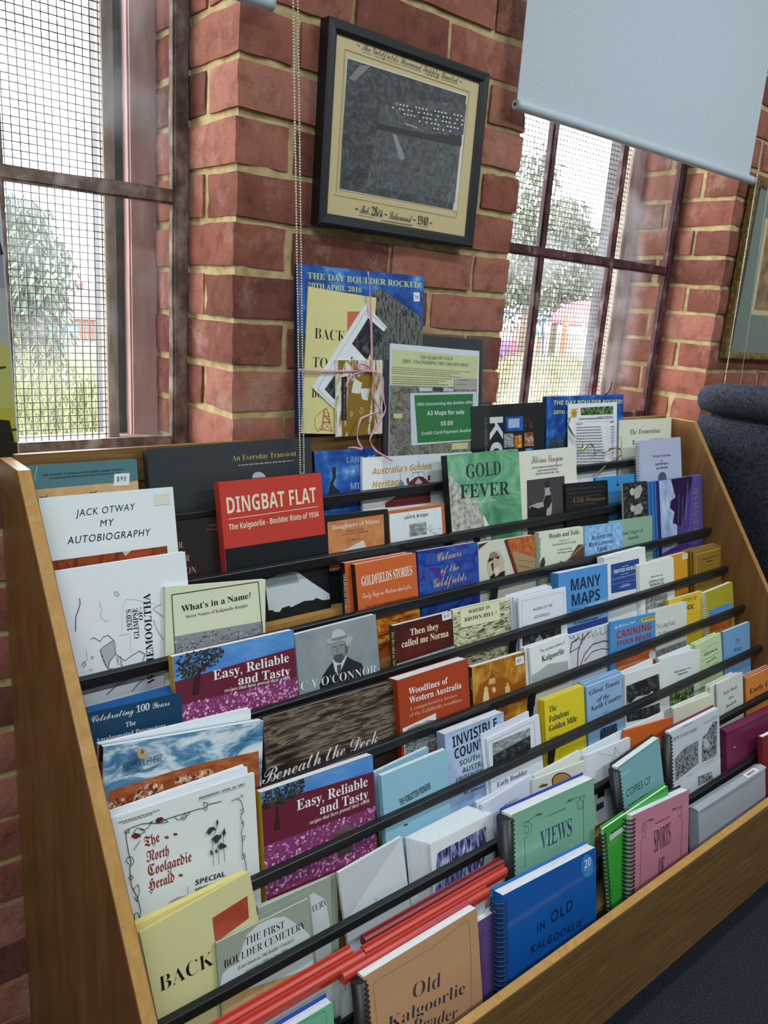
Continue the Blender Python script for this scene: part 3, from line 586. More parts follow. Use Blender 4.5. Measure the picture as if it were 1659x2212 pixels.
# ------------------------------------------------------------------ books, booklets, folders
DATA = r'''
{"n":"book","c":"book","l":"teal and sandy map covered book with price sticker, nearest the near end panel","p":[-0.3762,-0.0708,0.9473],"a":9,"r":-0.38,"w":177.9,"h":197.5,"t":12.0,"m":"4f7880","g":"books on the top tier behind the first rail","st":[[138.3,175.9],[164.1,175.2],[161.5,155.1],"$90"],"A":[[1,[[-3.7,160.2],[178.3,161.5],[178.3,103.5],[1.1,107.1]],"@map_tan"],[0,"b","THE WESTERN AUSTRALIAN EXPLORERS’ DIARIES PROJECT,",[26.0,180.2],[155.4,180.6],3.0,"16303a"],[0,"b","incorporating the Historical Records of Western Australia",[35.6,175.0],[148.3,175.7],2.8,"16303a"],[2,[[19.5,147.8],[22.8,148.2],[26.1,147.2],[28.8,147.6],[30.3,150.0]],1.2,"20242a"],[2,[[97.0,148.6],[101.5,148.2],[105.9,148.5],[107.8,150.8]],1.2,"20242a"],[2,[[15.0,174.5],[15.2,182.1],[19.3,195.6]],0.7,"c8d8dc"]]}
{"n":"book","c":"book","l":"wide charcoal hardback in a glossy clear jacket with small yellow title","p":[-0.1796,-0.077,0.9461],"a":9,"r":0.62,"w":332.3,"h":213.7,"t":16.0,"m":"34373c","g":"books on the top tier behind the first rail","sp":"2a2c31","A":[[0,"r","An Everyday Transient",[158.7,181.9],[296.0,181.0],9.5,"c9b45a"],[3,[170.6,171.8],[290.0,171.3],2.8,"9fa4a8"],[1,[[43.2,180.6],[322.3,180.6],[322.3,179.5],[43.2,179.5]],"44474c"],[1,[[197.0,147.1],[198.7,152.7],[203.6,156.6],[210.3,157.7],[217.5,155.9],[223.2,151.9],[226.2,146.4],[226.6,142.8]],"b9bfc4"]],"hd":1}
{"n":"book","c":"book","l":"blue sky covered paperback with white clouds and a dark statue figure","p":[0.1565,-0.0738,0.9474],"a":9,"r":-0.48,"w":156.9,"h":187.3,"t":10.0,"m":"1e4f9a","g":"books on the top tier behind the first rail","sp":"0e1420","A":[[1,[[0.0,187.3],[156.9,187.3],[156.9,0.0],[0.0,0.0]],"@sky_deep"],[0,"S","LAND OF",[78.1,160.1],[151.1,159.6],11.9,"7f9dcb"],[0,"S","VISIONS",[92.9,142.2],[158.7,141.7],12.0,"7f9dcb"],[0,"S","AND",[116.0,123.9],[151.5,123.5],12.1,"7f9dcb"],[0,"S","MIRAGE",[85.6,106.2],[159.1,103.6],13.0,"86a5d2"],[0,"s","WESTERN AUSTRALIA",[80.3,97.1],[157.2,95.0],3.0,"a9c0dd"],[1,[[41.0,147.3],[43.4,153.2],[48.9,155.3],[51.1,150.3],[50.0,139.3],[51.1,134.3],[46.2,127.2],[43.0,121.3],[47.2,113.6],[56.0,106.7],[61.7,96.2],[64.2,81.0],[32.3,81.6],[30.1,99.1],[33.6,113.5],[36.2,124.3],[42.5,132.4]],"23282c"]]}
{"n":"book","c":"book","l":"white paperback with slanting orange title and a maroon domed building","p":[0.2662,-0.081,0.9533],"a":9,"r":-1.28,"w":321.8,"h":163.3,"t":7.0,"m":"e9edf0","g":"books on the top tier behind the first rail","A":[[0,"SI","Australia’s Golden",[24.2,127.3],[191.2,130.8],13.2,"d29a34"],[0,"SI","Heritage",[25.3,100.3],[107.3,102.0],13.2,"d29a34"],[1,[[121.1,95.0],[122.9,102.8],[131.7,108.9],[142.4,114.8],[156.6,116.7],[167.4,114.1],[176.4,107.4],[187.2,100.0],[188.0,56.5],[69.1,55.7],[59.0,56.6],[59.2,66.9],[79.5,73.1]],"6e2a36"],[1,[[95.1,95.5],[97.0,104.5],[102.2,109.4],[109.1,107.7],[112.4,100.9],[112.4,95.6]],"6f86a3"],[1,[[119.4,103.1],[118.5,115.0],[124.8,115.4],[126.4,103.9]],"7a3440"],[1,[[180.4,105.8],[180.5,116.6],[187.4,116.7],[187.3,105.4]],"7a3440"],[2,[[101.2,108.2],[101.4,126.5]],0.8,"5d6875"],[2,[[153.3,136.8],[152.7,150.1]],0.8,"5d6875"],[2,[[136.1,116.5],[136.2,125.8],[169.3,126.1],[169.2,116.7]],0.8,"55606a"],[2,[[152.4,116.6],[152.5,126.2]],0.8,"55606a"],[1,[[142.2,102.9],[152.3,112.9],[163.7,102.8],[160.0,98.5],[145.7,98.7]],"c9a4ad"]]}
{"n":"book","c":"book","l":"black hardback showing large sideways white letters and small photo squares","p":[0.5903,-0.0793,0.9461],"a":8,"r":0.94,"w":256.9,"h":265.8,"t":20.0,"m":"191a1d","g":"books on the top tier behind the first rail","sp":"101114","A":[[0,"S","KG",[60.2,238.2],[59.0,124.7],45.4,"c9d2da"],[0,"s","KALGOORLIE CBD",[43.5,237.8],[43.4,126.1],7.4,"8d949b"],[1,[[115.2,235.9],[177.0,235.8],[176.8,200.9],[114.8,202.5]],"@sky_deep"],[1,[[179.7,234.4],[209.6,234.7],[209.5,205.1],[179.5,205.1]],"@night_lights"],[1,[[108.3,196.4],[141.5,196.0],[143.1,163.3],[107.9,164.1]],"@photo_grey"],[1,[[146.0,189.5],[171.3,190.5],[172.5,160.2],[145.7,160.4]],"@photo_orange"],[1,[[181.5,194.3],[214.9,194.5],[216.2,160.5],[181.3,162.2]],"@photo_brown"],[1,[[186.0,156.0],[213.4,155.8],[213.4,147.2],[185.9,148.4]],"@sky_deep"],[1,[[123.5,230.7],[163.6,230.8],[163.4,208.8],[123.3,209.4]],"9cb8d8"]],"hd":1}
{"n":"book","c":"book","l":"blue hardback with pale yellow title standing behind the ringed price list","p":[0.8593,-0.0733,0.9461],"a":8,"r":0.02,"w":329.9,"h":282.4,"t":12.0,"m":"1c4f9f","g":"books on the top tier behind the first rail","sp":"14386f","A":[[1,[[0.0,282.4],[329.9,282.4],[329.9,0.0],[0.0,0.0]],"@sky_deep"],[0,"S","THE DAY BOULDER ROCKED!",[27.0,260.8],[324.0,257.4],11.0,"cfd77a"],[0,"S","20TH APRIL 2010",[27.4,237.9],[178.3,235.9],9.2,"cfd77a"],[1,[[9.6,140.7],[12.6,173.0],[34.3,185.8],[49.4,166.3],[78.7,193.0],[90.2,183.1],[91.6,126.0],[9.8,131.4]],"@twigs"]],"hd":1}
{"n":"price_list","c":"price list","l":"white price list sheets hung on gold rings in front of the blue hardback","p":[0.9365,-0.0851,0.9461],"a":9,"r":0.11,"w":212.4,"h":263.6,"t":3.0,"m":"e4e9ee","A":[[1,[[51.8,252.9],[193.9,253.7],[195.0,231.5],[52.6,233.4]],"@photo_green"],[1,[[15.1,246.0],[25.7,250.3],[36.4,242.9],[34.9,231.2],[24.9,227.8],[15.1,232.8]],"c9a722"],[3,[127.2,225.5],[193.4,225.6],2.4,"70767c"],[0,"b","EASTERN GOLDFIELDS HISTORICAL SOCIETY INC",[44.1,221.4],[196.0,219.6],4.7,"2a3138"],[2,[[30.3,216.3],[199.5,213.5],[213.2,89.3]],0.4,"555b62"],[2,[[30.3,216.3],[38.2,100.1]],0.4,"555b62"],[2,[[168.4,213.7],[179.9,89.3]],0.4,"555b62"],[0,"b","Book Title",[34.9,209.5],[59.7,209.4],4.2,"30363c"],[0,"b","RRP",[181.0,209.2],[197.9,209.1],4.0,"30363c"],[3,[34.9,201.9],[138.0,199.3],2.9,"5b636b"],[3,[35.0,194.6],[139.7,191.6],2.8,"5b636b"],[3,[35.0,187.2],[141.5,183.9],2.9,"5b636b"],[3,[35.0,179.9],[143.2,176.3],2.8,"5b636b"],[3,[35.0,172.5],[144.9,168.6],2.8,"5b636b"],[3,[35.0,165.1],[146.6,160.8],2.9,"5b636b"],[3,[35.0,157.7],[148.3,153.1],2.9,"5b636b"],[3,[35.0,150.4],[150.1,145.4],2.8,"5b636b"],[3,[35.1,143.0],[151.8,137.6],2.8,"5b636b"],[3,[35.1,135.6],[153.5,129.8],2.8,"5b636b"],[3,[35.1,128.2],[155.3,122.0],2.8,"5b636b"],[3,[35.1,120.7],[157.0,114.2],2.9,"5b636b"],[3,[35.1,113.3],[158.7,106.4],2.9,"5b636b"],[3,[35.1,105.9],[160.5,98.5],2.9,"5b636b"],[2,[[31.9,199.2],[208.3,195.2]],0.25,"8b9299"],[2,[[31.9,191.9],[208.4,187.4]],0.25,"8b9299"],[2,[[31.9,184.5],[208.5,179.7]],0.25,"8b9299"],[2,[[31.9,177.2],[208.6,171.9]],0.25,"8b9299"],[2,[[31.9,169.8],[208.7,164.2]],0.25,"8b9299"],[2,[[31.9,162.4],[208.8,156.4]],0.25,"8b9299"],[2,[[32.0,155.1],[208.9,148.6]],0.25,"8b9299"],[2,[[32.0,147.7],[209.0,140.8]],0.25,"8b9299"],[2,[[32.0,140.3],[209.1,133.0]],0.25,"8b9299"],[2,[[32.0,132.9],[209.2,125.2]],0.25,"8b9299"],[2,[[32.0,125.5],[209.3,117.4]],0.25,"8b9299"],[2,[[32.0,118.1],[209.4,109.6]],0.25,"8b9299"],[2,[[32.0,110.7],[209.5,101.7]],0.25,"8b9299"],[2,[[32.0,103.2],[209.6,93.9]],0.25,"8b9299"],[3,[182.8,197.8],[198.0,197.6],3.0,"5b636b"],[3,[182.9,190.1],[198.1,189.9],3.0,"5b636b"],[3,[183.0,182.4],[198.2,182.2],3.0,"5b636b"],[3,[183.1,174.7],[198.3,174.5],3.0,"5b636b"],[3,[183.2,167.0],[198.4,166.7],3.0,"5b636b"],[3,[183.3,159.3],[198.5,159.0],3.0,"5b636b"],[3,[183.4,151.6],[198.6,151.2],3.0,"5b636b"],[3,[183.5,143.9],[198.7,143.4],3.0,"5b636b"],[3,[183.6,136.1],[198.8,135.7],3.0,"5b636b"],[3,[183.7,128.4],[198.9,127.9],3.0,"5b636b"],[3,[183.8,120.6],[199.0,120.1],3.0,"5b636b"],[3,[183.8,112.9],[199.1,112.3],3.0,"5b636b"],[3,[183.9,105.1],[199.2,104.5],3.0,"5b636b"],[3,[184.0,97.3],[199.3,96.7],3.0,"5b636b"]]}
{"n":"book","c":"book","l":"cream paperback with italic title on the top tier at the far end panel","p":[1.1608,-0.0828,0.9483],"a":9,"r":-0.47,"w":263.3,"h":211.4,"t":5.0,"m":"d9dcc6","g":"books on the top tier behind the first rail","A":[[0,"i","The Tremendous",[51.9,170.2],[206.0,170.4],13.8,"23282e"],[0,"i","Years of 1895",[63.4,140.5],[217.9,139.4],13.8,"23282e"],[0,"r","The Tremendous Years of 1895",[7.2,165.9],[13.2,100.7],6.1,"444b50"]]}
{"n":"book","c":"book","l":"large white paperback with three lines of black italic capitals","p":[-0.3723,-0.1468,0.8522],"a":12.5,"r":-0.57,"w":213.3,"h":257.3,"t":9.0,"m":"e3eaec","g":"books on the second tier","A":[[0,"I","JACK OTWAY",[51.1,224.2],[146.6,225.6],10.5,"16181c"],[0,"I","MY",[87.1,204.6],[110.2,204.7],10.3,"16181c"],[0,"I","AUTOBIOGRAPHY",[34.9,183.5],[168.5,181.5],11.0,"16181c"],[1,[[2.9,160.9],[194.2,160.6],[193.4,83.9],[4.1,100.9]],"@photo_timber"],[1,[[179.5,247.4],[205.8,247.2],[204.7,229.0],[178.6,228.9]],"d9dccb"],[1,[[117.8,157.3],[154.2,158.8],[164.6,156.7],[161.0,146.3],[127.0,145.9]],"a8431f"],[1,[[119.4,160.9],[133.5,160.8],[122.5,152.9]],"bcc3c6"]]}
{"n":"book","c":"book","l":"near black paperback with copper capitals partly behind the red one","p":[-0.1638,-0.1363,0.8511],"a":12.5,"r":-0.51,"w":111.3,"h":195.2,"t":5.0,"m":"241f1d","g":"books on the second tier","A":[[0,"r","SIMON NEVILL",[70.5,179.8],[106.8,179.0],3.2,"8f7a6a"],[0,"r","AND JENNY",[63.4,173.0],[100.0,172.0],3.2,"8f7a6a"],[0,"r","FOR",[-6.9,150.0],[18.9,148.7],11.0,"b98f78"],[0,"r","UNDER",[-8.8,128.5],[28.7,124.8],11.0,"b98f78"],[0,"r","SALVATION",[-36.8,107.4],[38.6,102.2],11.9,"b98f78"],[2,[[8.9,107.8],[78.9,105.5]],0.5,"4a403a"]]}
{"n":"book","c":"book","l":"red and black paperback with big cream angular title","p":[-0.0775,-0.1563,0.8507],"a":12.5,"r":-0.17,"w":214.0,"h":260.4,"t":18.0,"m":"15181d","g":"books on the second tier","sp":"b5372c","A":[[1,[[0.0,260.4],[214.0,260.4],[214.0,142.7],[0.0,142.7]],"c23b30"],[0,"S","DINGBAT FLAT",[11.7,203.6],[199.1,205.4],28.1,"e4dcc0"],[2,[[12.6,193.9],[201.1,196.9]],1.1,"e4dcc0"],[0,"S","The Kalgoorlie - Boulder Riots of 1934",[12.0,174.6],[201.5,177.5],10.3,"e4dcc0"],[1,[[74.4,77.0],[118.0,84.4],[144.9,80.2],[174.2,56.2],[213.0,27.0],[212.9,13.3],[118.0,10.0],[77.1,17.8]],"c3cdd4"],[1,[[74.4,77.0],[118.0,84.4],[141.2,77.8],[146.6,60.8],[76.2,61.0]],"8f979e"],[1,[[75.7,20.9],[85.4,19.7],[89.9,14.8],[97.9,10.9],[105.4,19.7],[120.7,21.2],[125.4,17.4],[139.5,20.7],[153.7,24.0],[174.6,21.8],[182.0,24.9],[195.8,17.9],[213.2,16.9],[212.4,-7.9],[76.5,7.8]],"17191c"]]}
{"n":"book","c":"book","l":"black bordered orange paperback with shadowed title lettering","p":[0.1369,-0.1482,0.855],"a":12.5,"r":-1.84,"w":157.2,"h":171.4,"t":10.0,"m":"18181b","g":"books on the second tier","A":[[1,[[6.2,157.4],[145.3,161.6],[144.3,60.0],[5.3,62.4]],"@paper_orange"],[0,"b","Daughters of Midas",[15.9,141.8],[134.8,145.7],8.0,"d9d5cd"],[0,"r","Pioneer Women",[51.6,134.1],[94.9,134.9],4.3,"4a2c20"],[0,"r","of the Eastern Goldfields",[39.4,128.1],[105.1,129.1],4.3,"4a2c20"],[0,"r","Norma King",[57.8,116.1],[86.1,117.1],2.9,"7a5238"],[1,[[26.2,94.6],[44.2,99.9],[90.6,114.5],[97.3,96.5],[100.8,77.6],[31.4,83.2]],"d5d8d6"],[1,[[83.5,98.8],[87.2,99.8],[98.6,92.7],[97.6,75.5],[82.2,77.3]],"1b1b1d"]]}
{"n":"book","c":"book","l":"white page bordered in orange with a small grey photo and thin map lines","p":[0.3008,-0.1492,0.8503],"a":12.5,"r":-0.06,"w":156.9,"h":166.5,"t":11.0,"m":"bf6a33","g":"books on the second tier","A":[[1,[[1.7,160.0],[147.2,159.7],[146.1,62.1],[-2.5,68.0]],"dde4e8"],[0,"S","John R. Bridges",[40.8,144.6],[108.2,144.7],7.1,"22262a"],[1,[[52.6,132.9],[101.1,133.1],[100.2,106.2],[52.0,106.6]],"@photo_grey"],[2,[[51.9,156.2],[84.4,134.3]],0.5,"6d757c"],[2,[[129.8,155.5],[129.6,144.4],[125.1,134.3]],0.4,"a9b0b6"],[2,[[102.4,119.0],[131.0,97.7]],0.6,"4a5056"],[2,[[107.7,119.2],[116.6,119.4],[108.5,107.2]],0.4,"5c646b"],[3,[106.3,123.3],[118.7,122.9],1.0,"7d858c"],[3,[114.4,114.1],[126.9,113.6],1.1,"7d858c"],[3,[122.6,104.9],[135.1,104.3],1.0,"7d858c"],[3,[132.4,114.0],[145.0,113.5],1.1,"7d858c"]]}
{"n":"book","c":"book","l":"marbled green hardback with weathered black title and pale stone","p":[0.4664,-0.1595,0.8501],"a":12.5,"r":0.39,"w":230.8,"h":271.1,"t":18.0,"m":"5c9a73","g":"books on the second tier","sp":"1b1c20","A":[[1,[[0.0,271.1],[230.8,271.1],[230.8,0.0],[0.0,0.0]],"@marble_green"],[1,[[0.4,228.2],[12.2,224.5],[30.8,204.0],[51.4,180.4],[77.9,174.9],[91.2,148.6],[99.4,108.8],[117.3,84.1],[116.7,56.0],[-2.4,68.1],[-1.8,153.9]],"@stone"],[2,[[-5.0,170.2],[27.6,169.4],[54.8,175.9],[77.9,174.9],[91.2,148.6],[99.4,108.8]],1.2,"a3a070"],[0,"b","GOLD",[54.8,217.4],[168.0,216.2],30.1,"2c3a36"],[0,"b","FEVER",[31.9,174.8],[190.9,168.1],29.9,"27342f"],[0,"r","120 Years of Norseman",[55.2,159.3],[144.4,158.9],5.4,"d4e0da"],[1,[[97.5,131.3],[105.0,126.2],[118.8,100.7],[120.2,72.4],[104.3,74.7]],"d9dde0"]],"hd":1}
{"n":"book","c":"book","l":"pale cream paperback with handwritten title over a seated woman photo","p":[0.707,-0.1503,0.8501],"a":12.5,"r":0.02,"w":215.5,"h":262.5,"t":10.0,"m":"dcdccf","g":"books on the second tier","A":[[0,"c","Silvina Lanyon",[43.0,231.3],[160.8,231.0],17.5,"22262b"],[0,"b","BUSINESS WOMAN AND THEATRE PROPRIETOR",[43.4,218.9],[157.6,218.0],4.0,"3c4146"],[0,"b","TRACING HER FOOTSTEPS INTO",[63.0,210.8],[138.3,210.3],4.0,"3c4146"],[0,"b","WESTERN AUSTRALIA 1905 – 1960",[56.3,203.8],[142.7,202.3],4.0,"3c4146"],[1,[[23.2,193.3],[165.0,192.7],[162.3,111.4],[182.5,48.6],[15.4,56.6]],"433f43"],[1,[[86.9,175.8],[93.8,182.8],[104.9,181.8],[108.4,173.9],[104.8,162.9],[108.3,154.4],[112.8,139.5],[109.4,114.9],[105.1,97.2],[84.1,97.3],[88.5,117.2],[80.8,124.7],[53.1,122.3],[27.6,124.2],[26.8,130.5],[54.2,135.6],[78.3,136.7],[87.5,156.4],[86.7,164.6]],"a8a4a4"],[1,[[87.0,150.2],[109.4,150.7],[112.4,135.0],[101.5,122.5],[90.6,116.9],[85.5,97.2],[58.2,100.3],[61.1,120.1],[80.8,124.7],[78.8,134.8]],"1f1d20"],[1,[[85.1,178.2],[91.2,185.7],[105.1,184.5],[109.9,175.1],[106.7,169.5],[88.5,168.9]],"2c282a"],[1,[[19.3,120.3],[33.4,129.8],[59.9,122.5],[65.1,101.8],[19.4,104.8]],"1c1a1d"],[1,[[16.3,67.6],[183.5,62.5],[183.6,43.8],[15.1,52.3]],"2e2c2f"]]}
{"n":"book","c":"book","l":"small black paperback with faint copper title before the cream portrait book","p":[0.8594,-0.1573,0.8553],"a":12.5,"r":-1.73,"w":176.1,"h":169.7,"t":8.0,"m":"1b1c1c","g":"books on the second tier","A":[[0,"i","130 Women",[26.2,119.8],[161.7,118.1],11.0,"8a5a3c"],[3,[1.5,154.5],[161.7,152.7],2.3,"4b4d4e"],[3,[7.5,144.1],[151.6,142.8],2.3,"4b4d4e"],[3,[13.6,133.6],[141.6,132.9],2.3,"4b4d4e"],[3,[19.7,123.0],[131.7,123.0],2.3,"4b4d4e"],[3,[25.8,112.4],[121.8,113.3],2.3,"4b4d4e"]]}
{"n":"booklet","c":"booklet","l":"bright blue booklet with tiny church emblem peeping from behind black paperback","p":[0.998,-0.1484,0.8543],"a":12.5,"r":-1.31,"w":185.4,"h":172.5,"t":8.0,"m":"3f8fca","g":"books on the second tier","A":[[2,[[93.8,163.9],[94.5,144.2]],1.2,"1c2a3a"],[2,[[86.7,154.5],[101.8,154.6]],1,"1c2a3a"],[1,[[87.9,145.6],[95.0,153.0],[103.0,145.6]],"1c2a3a"],[0,"r","THERMO-ELECTRIC",[3.0,110.0],[143.7,106.9],10.5,"a8505a"],[0,"r","POWER",[50.5,93.5],[142.9,91.9],8.8,"2a5f92"],[2,[[19.9,127.5],[179.5,125.4]],0.5,"b06a70"]]}
{"n":"spiral_bound_book","c":"spiral bound book","l":"lavender coil bound book with small dark title, near the far end panel","p":[1.18,-0.1615,0.8505],"a":12.5,"r":-0.11,"w":217.2,"h":264.7,"t":8.0,"m":"b3bcd6","bd":["coil","c4c9d0"],"A":[[0,"b","The Early Life and Times",[68.2,214.8],[162.0,213.5],6.7,"2c3346"],[0,"b","of",[109.8,200.8],[118.2,200.7],5.6,"2c3346"],[0,"b","Jane Shervington",[79.5,192.6],[145.1,191.6],6.6,"2c3346"],[0,"b","(née McKenzie)",[86.0,180.3],[142.5,180.2],6.6,"2c3346"],[1,[[91.3,148.4],[94.2,163.6],[106.8,170.9],[120.9,170.9],[131.9,164.8],[136.3,145.7]],"555b6c"]]}
{"n":"book","c":"book","l":"large white paperback with hand drawn lake map and stencilled sideways title","p":[-0.3708,-0.2178,0.7541],"a":12.5,"r":0.1,"w":203.9,"h":261.8,"t":10.0,"m":"e4e9ef","g":"books on the third tier","sp":"dfe4ea","A":[[0,"b","1920’S",[105.0,151.7],[106.0,185.7],8.1,"20242a"],[0,"b","GLIMPSE",[114.6,137.7],[116.0,185.8],8.2,"20242a"],[0,"b","OF:-",[123.3,165.4],[123.6,185.8],6.6,"20242a"],[0,"b","WIGIEMOOLTHA",[131.9,61.2],[138.8,205.0],11.5,"16181c"],[0,"s","LAKE",[78.4,104.3],[78.4,116.8],3.4,"20242a"],[0,"s","LEFROY",[83.9,98.3],[84.0,116.3],3.4,"20242a"],[2,[[30.3,216.1],[30.3,207.9],[26.7,199.1],[22.3,190.5],[19.4,168.6]],1.1,"2b3037"],[1,[[52.4,132.6],[57.5,136.3],[73.9,143.6],[75.8,138.3],[74.8,121.4],[64.5,111.5],[61.5,104.9],[57.0,108.4],[53.6,121.4]],"@hatch"],[2,[[40.3,152.2],[45.1,153.5],[53.7,145.6],[59.1,151.7],[66.4,152.6],[73.9,143.6],[75.8,138.3],[74.8,121.4],[64.5,111.5],[61.0,100.1],[68.3,100.8]],0.8,"2b3037"],[2,[[52.4,132.6],[57.5,136.3],[73.9,143.6]],0.8,"2b3037"],[2,[[52.4,132.6],[54.8,121.1],[57.3,110.8],[61.2,102.5]],0.9,"2b3037"],[2,[[88.6,108.3],[99.1,113.3],[104.2,114.6],[112.1,117.8],[120.3,110.9],[116.8,101.7],[113.8,97.3]],0.9,"2b3037"],[2,[[75.2,121.3],[84.0,111.8],[88.5,107.1]],0.7,"2b3037"],[2,[[99.5,202.2],[112.9,199.7],[129.8,191.6],[147.2,185.8]],0.4,"8b9199"],[2,[[88.5,155.2],[93.4,191.1],[99.5,202.2]],0.4,"a5abb2"],[2,[[83.0,149.0],[100.1,147.8],[98.3,118.4]],0.4,"8b9199"],[2,[[141.5,180.6],[154.9,184.4]],0.7,"3a4047"],[2,[[140.1,179.6],[155.5,164.0]],0.7,"3a4047"],[2,[[139.6,162.1],[143.2,146.2],[154.0,123.6]],0.7,"3a4047"],[2,[[57.8,207.5],[61.2,194.8],[57.7,183.4],[63.9,174.9],[68.8,176.4]],0.5,"7b828a"],[2,[[81.4,216.5],[86.3,216.8],[89.4,211.4],[85.6,209.6],[82.0,214.7]],0.6,"4a5057"],[2,[[22.7,116.6],[27.8,121.4],[28.3,115.3],[23.4,112.9]],0.9,"2b3037"],[2,[[31.4,138.5],[31.5,121.7]],0.5,"4a5057"],[2,[[37.5,125.1],[40.4,126.4],[41.0,123.1],[38.1,122.6],[37.5,125.1]],0.6,"4a5057"],[2,[[33.2,106.9],[36.8,107.2],[35.3,104.0]],0.6,"4a5057"],[2,[[54.7,62.5],[70.3,73.2],[90.5,78.0]],1,"2b3037"],[2,[[93.3,57.3],[104.4,67.0],[115.0,71.9]],0.9,"2b3037"]]}
{"n":"book","c":"book","l":"pale green bordered paperback over a grey townscape photo","p":[-0.2286,-0.2228,0.7709],"a":12.5,"r":-5.43,"w":182.1,"h":197.2,"t":8.0,"m":"d7dcc0","g":"books on the third tier","sp":"c9ceb4","A":[[1,[[14.6,116.4],[48.3,118.8],[176.4,124.7],[179.5,61.7],[18.4,68.0]],"8d9397"],[4,[[14.6,113.8],[48.3,116.3],[176.4,120.6],[179.5,61.7],[18.4,68.0]],330,4,1.8,["2f3336","50555a","6f7478","b5babd","dfe3e5","3a3e42","1f2224"]],[2,[[16.3,83.4],[10.4,184.0],[167.9,193.7],[179.5,67.2]],1.6,"3b4237"],[0,"b","What’s in a Name?",[27.3,154.8],[153.8,166.8],10.1,"16191a"],[0,"r","Street Names of Kalgoorlie-Boulder",[34.8,143.9],[148.3,152.3],5.6,"30363a"]]}
{"n":"book","c":"book","l":"orange paperback mostly behind its twin with white curled title","p":[0.1476,-0.2131,0.7567],"a":12.5,"r":-0.92,"w":163.7,"h":190.7,"t":14.0,"m":"c9602f","g":"books on the third tier","sp":"1c1a1c","A":[[0,"b","GOLDFIELDS STORIES",[-4.1,169.8],[-5.5,93.7],5.0,"c9bfb4"]]}
{"n":"book","c":"book","l":"orange paperback with white curled title, frontmost of the two alike","p":[0.1659,-0.227,0.7541],"a":12.5,"r":0.32,"w":153.5,"h":192.0,"t":12.0,"m":"cf642f","g":"books on the third tier","sp":"1c1a1c","A":[[0,"b","GOLDFIELDS STORIES",[12.9,147.8],[141.1,149.2],18.4,"f0ede6"],[0,"c","Early Days in Western Australia",[12.9,124.5],[135.6,122.2],10.1,"f0e6da"],[0,"b","“Those days in Coolgardie were wild and stirring",[15.5,104.9],[145.0,101.9],4.2,"5a2c1a"],[1,[[41.7,77.6],[155.5,78.4],[153.3,9.4],[41.6,15.8]],"@sunset"],[3,[79.9,65.1],[127.0,65.8],3.6,"6a3418"]]}
{"n":"book","c":"book","l":"deep blue and magenta paperback with gold brush script","p":[0.3259,-0.219,0.758],"a":12.5,"r":-1.34,"w":173.6,"h":187.8,"t":12.0,"m":"25339a","g":"books on the third tier","A":[[1,[[0.0,187.8],[173.6,187.8],[173.6,0.0],[0.0,0.0]],"@painted_sky"],[0,"ci","Colours",[53.0,160.5],[123.6,163.5],16.7,"d9b070"],[0,"ci","of the",[61.1,133.8],[113.8,134.9],15.3,"d9b070"],[0,"ci","Goldfields",[38.5,106.6],[134.7,110.4],18.0,"d9b070"]]}
{"n":"book","c":"book","l":"paperback showing a framed oval portrait of a bearded man in a hat","p":[0.5018,-0.2165,0.7598],"a":12.5,"r":-1.79,"w":186.9,"h":178.3,"t":10.0,"m":"d2d0c4","g":"books on the third tier","A":[[1,[[89.5,179.3],[186.9,178.3],[192.9,96.9],[124.6,95.2]],"@rust_orange"],[1,[[111.9,142.7],[117.8,148.4],[189.4,123.5],[192.8,95.6],[126.5,95.0]],"a68b66"],[3,[125.5,113.1],[165.5,102.9],2.5,"6d5a42"],[3,[124.2,126.0],[181.8,114.0],2.5,"7d6a50"],[1,[[82.7,175.7],[92.3,177.2],[125.7,95.1],[115.1,94.4]],"5a2e22"],[1,[[-1.9,175.1],[31.5,177.7],[2.8,164.8],[-1.8,158.0]],"5a2e22"],[1,[[81.2,118.5],[78.3,105.6],[71.6,95.2],[62.0,88.9],[51.1,87.8],[40.6,91.8],[32.0,100.4],[26.6,112.2],[25.2,125.4],[28.0,138.1],[34.5,148.4],[43.9,154.8],[54.7,156.2],[65.3,152.4],[74.1,143.9],[79.7,132.0]],"c3b79f"],[1,[[27.9,136.2],[29.1,132.3],[43.5,135.6],[47.4,140.1],[63.4,135.7],[66.3,142.9],[51.3,147.1],[47.6,145.0],[33.2,141.7]],"2f2a26"],[1,[[32.5,141.8],[35.5,151.9],[48.1,154.4],[59.4,149.2],[61.2,141.5],[47.4,140.1]],"8b7a62"],[1,[[40.6,133.9],[61.7,137.2],[64.1,128.1],[62.4,115.8],[57.3,109.0],[54.3,99.3],[45.4,103.0],[39.8,118.6]],"b9a98f"],[1,[[37.5,128.8],[44.0,130.5],[46.1,115.4],[40.8,111.1]],"3a342e"],[1,[[46.2,117.8],[62.5,118.3],[63.1,108.2],[55.9,96.6],[49.0,102.5]],"d8cfbe"],[1,[[32.7,99.7],[45.7,107.9],[50.5,97.3],[65.5,105.4],[81.4,107.9],[79.9,93.5],[73.5,83.0],[33.9,88.4]],"27221f"]]}
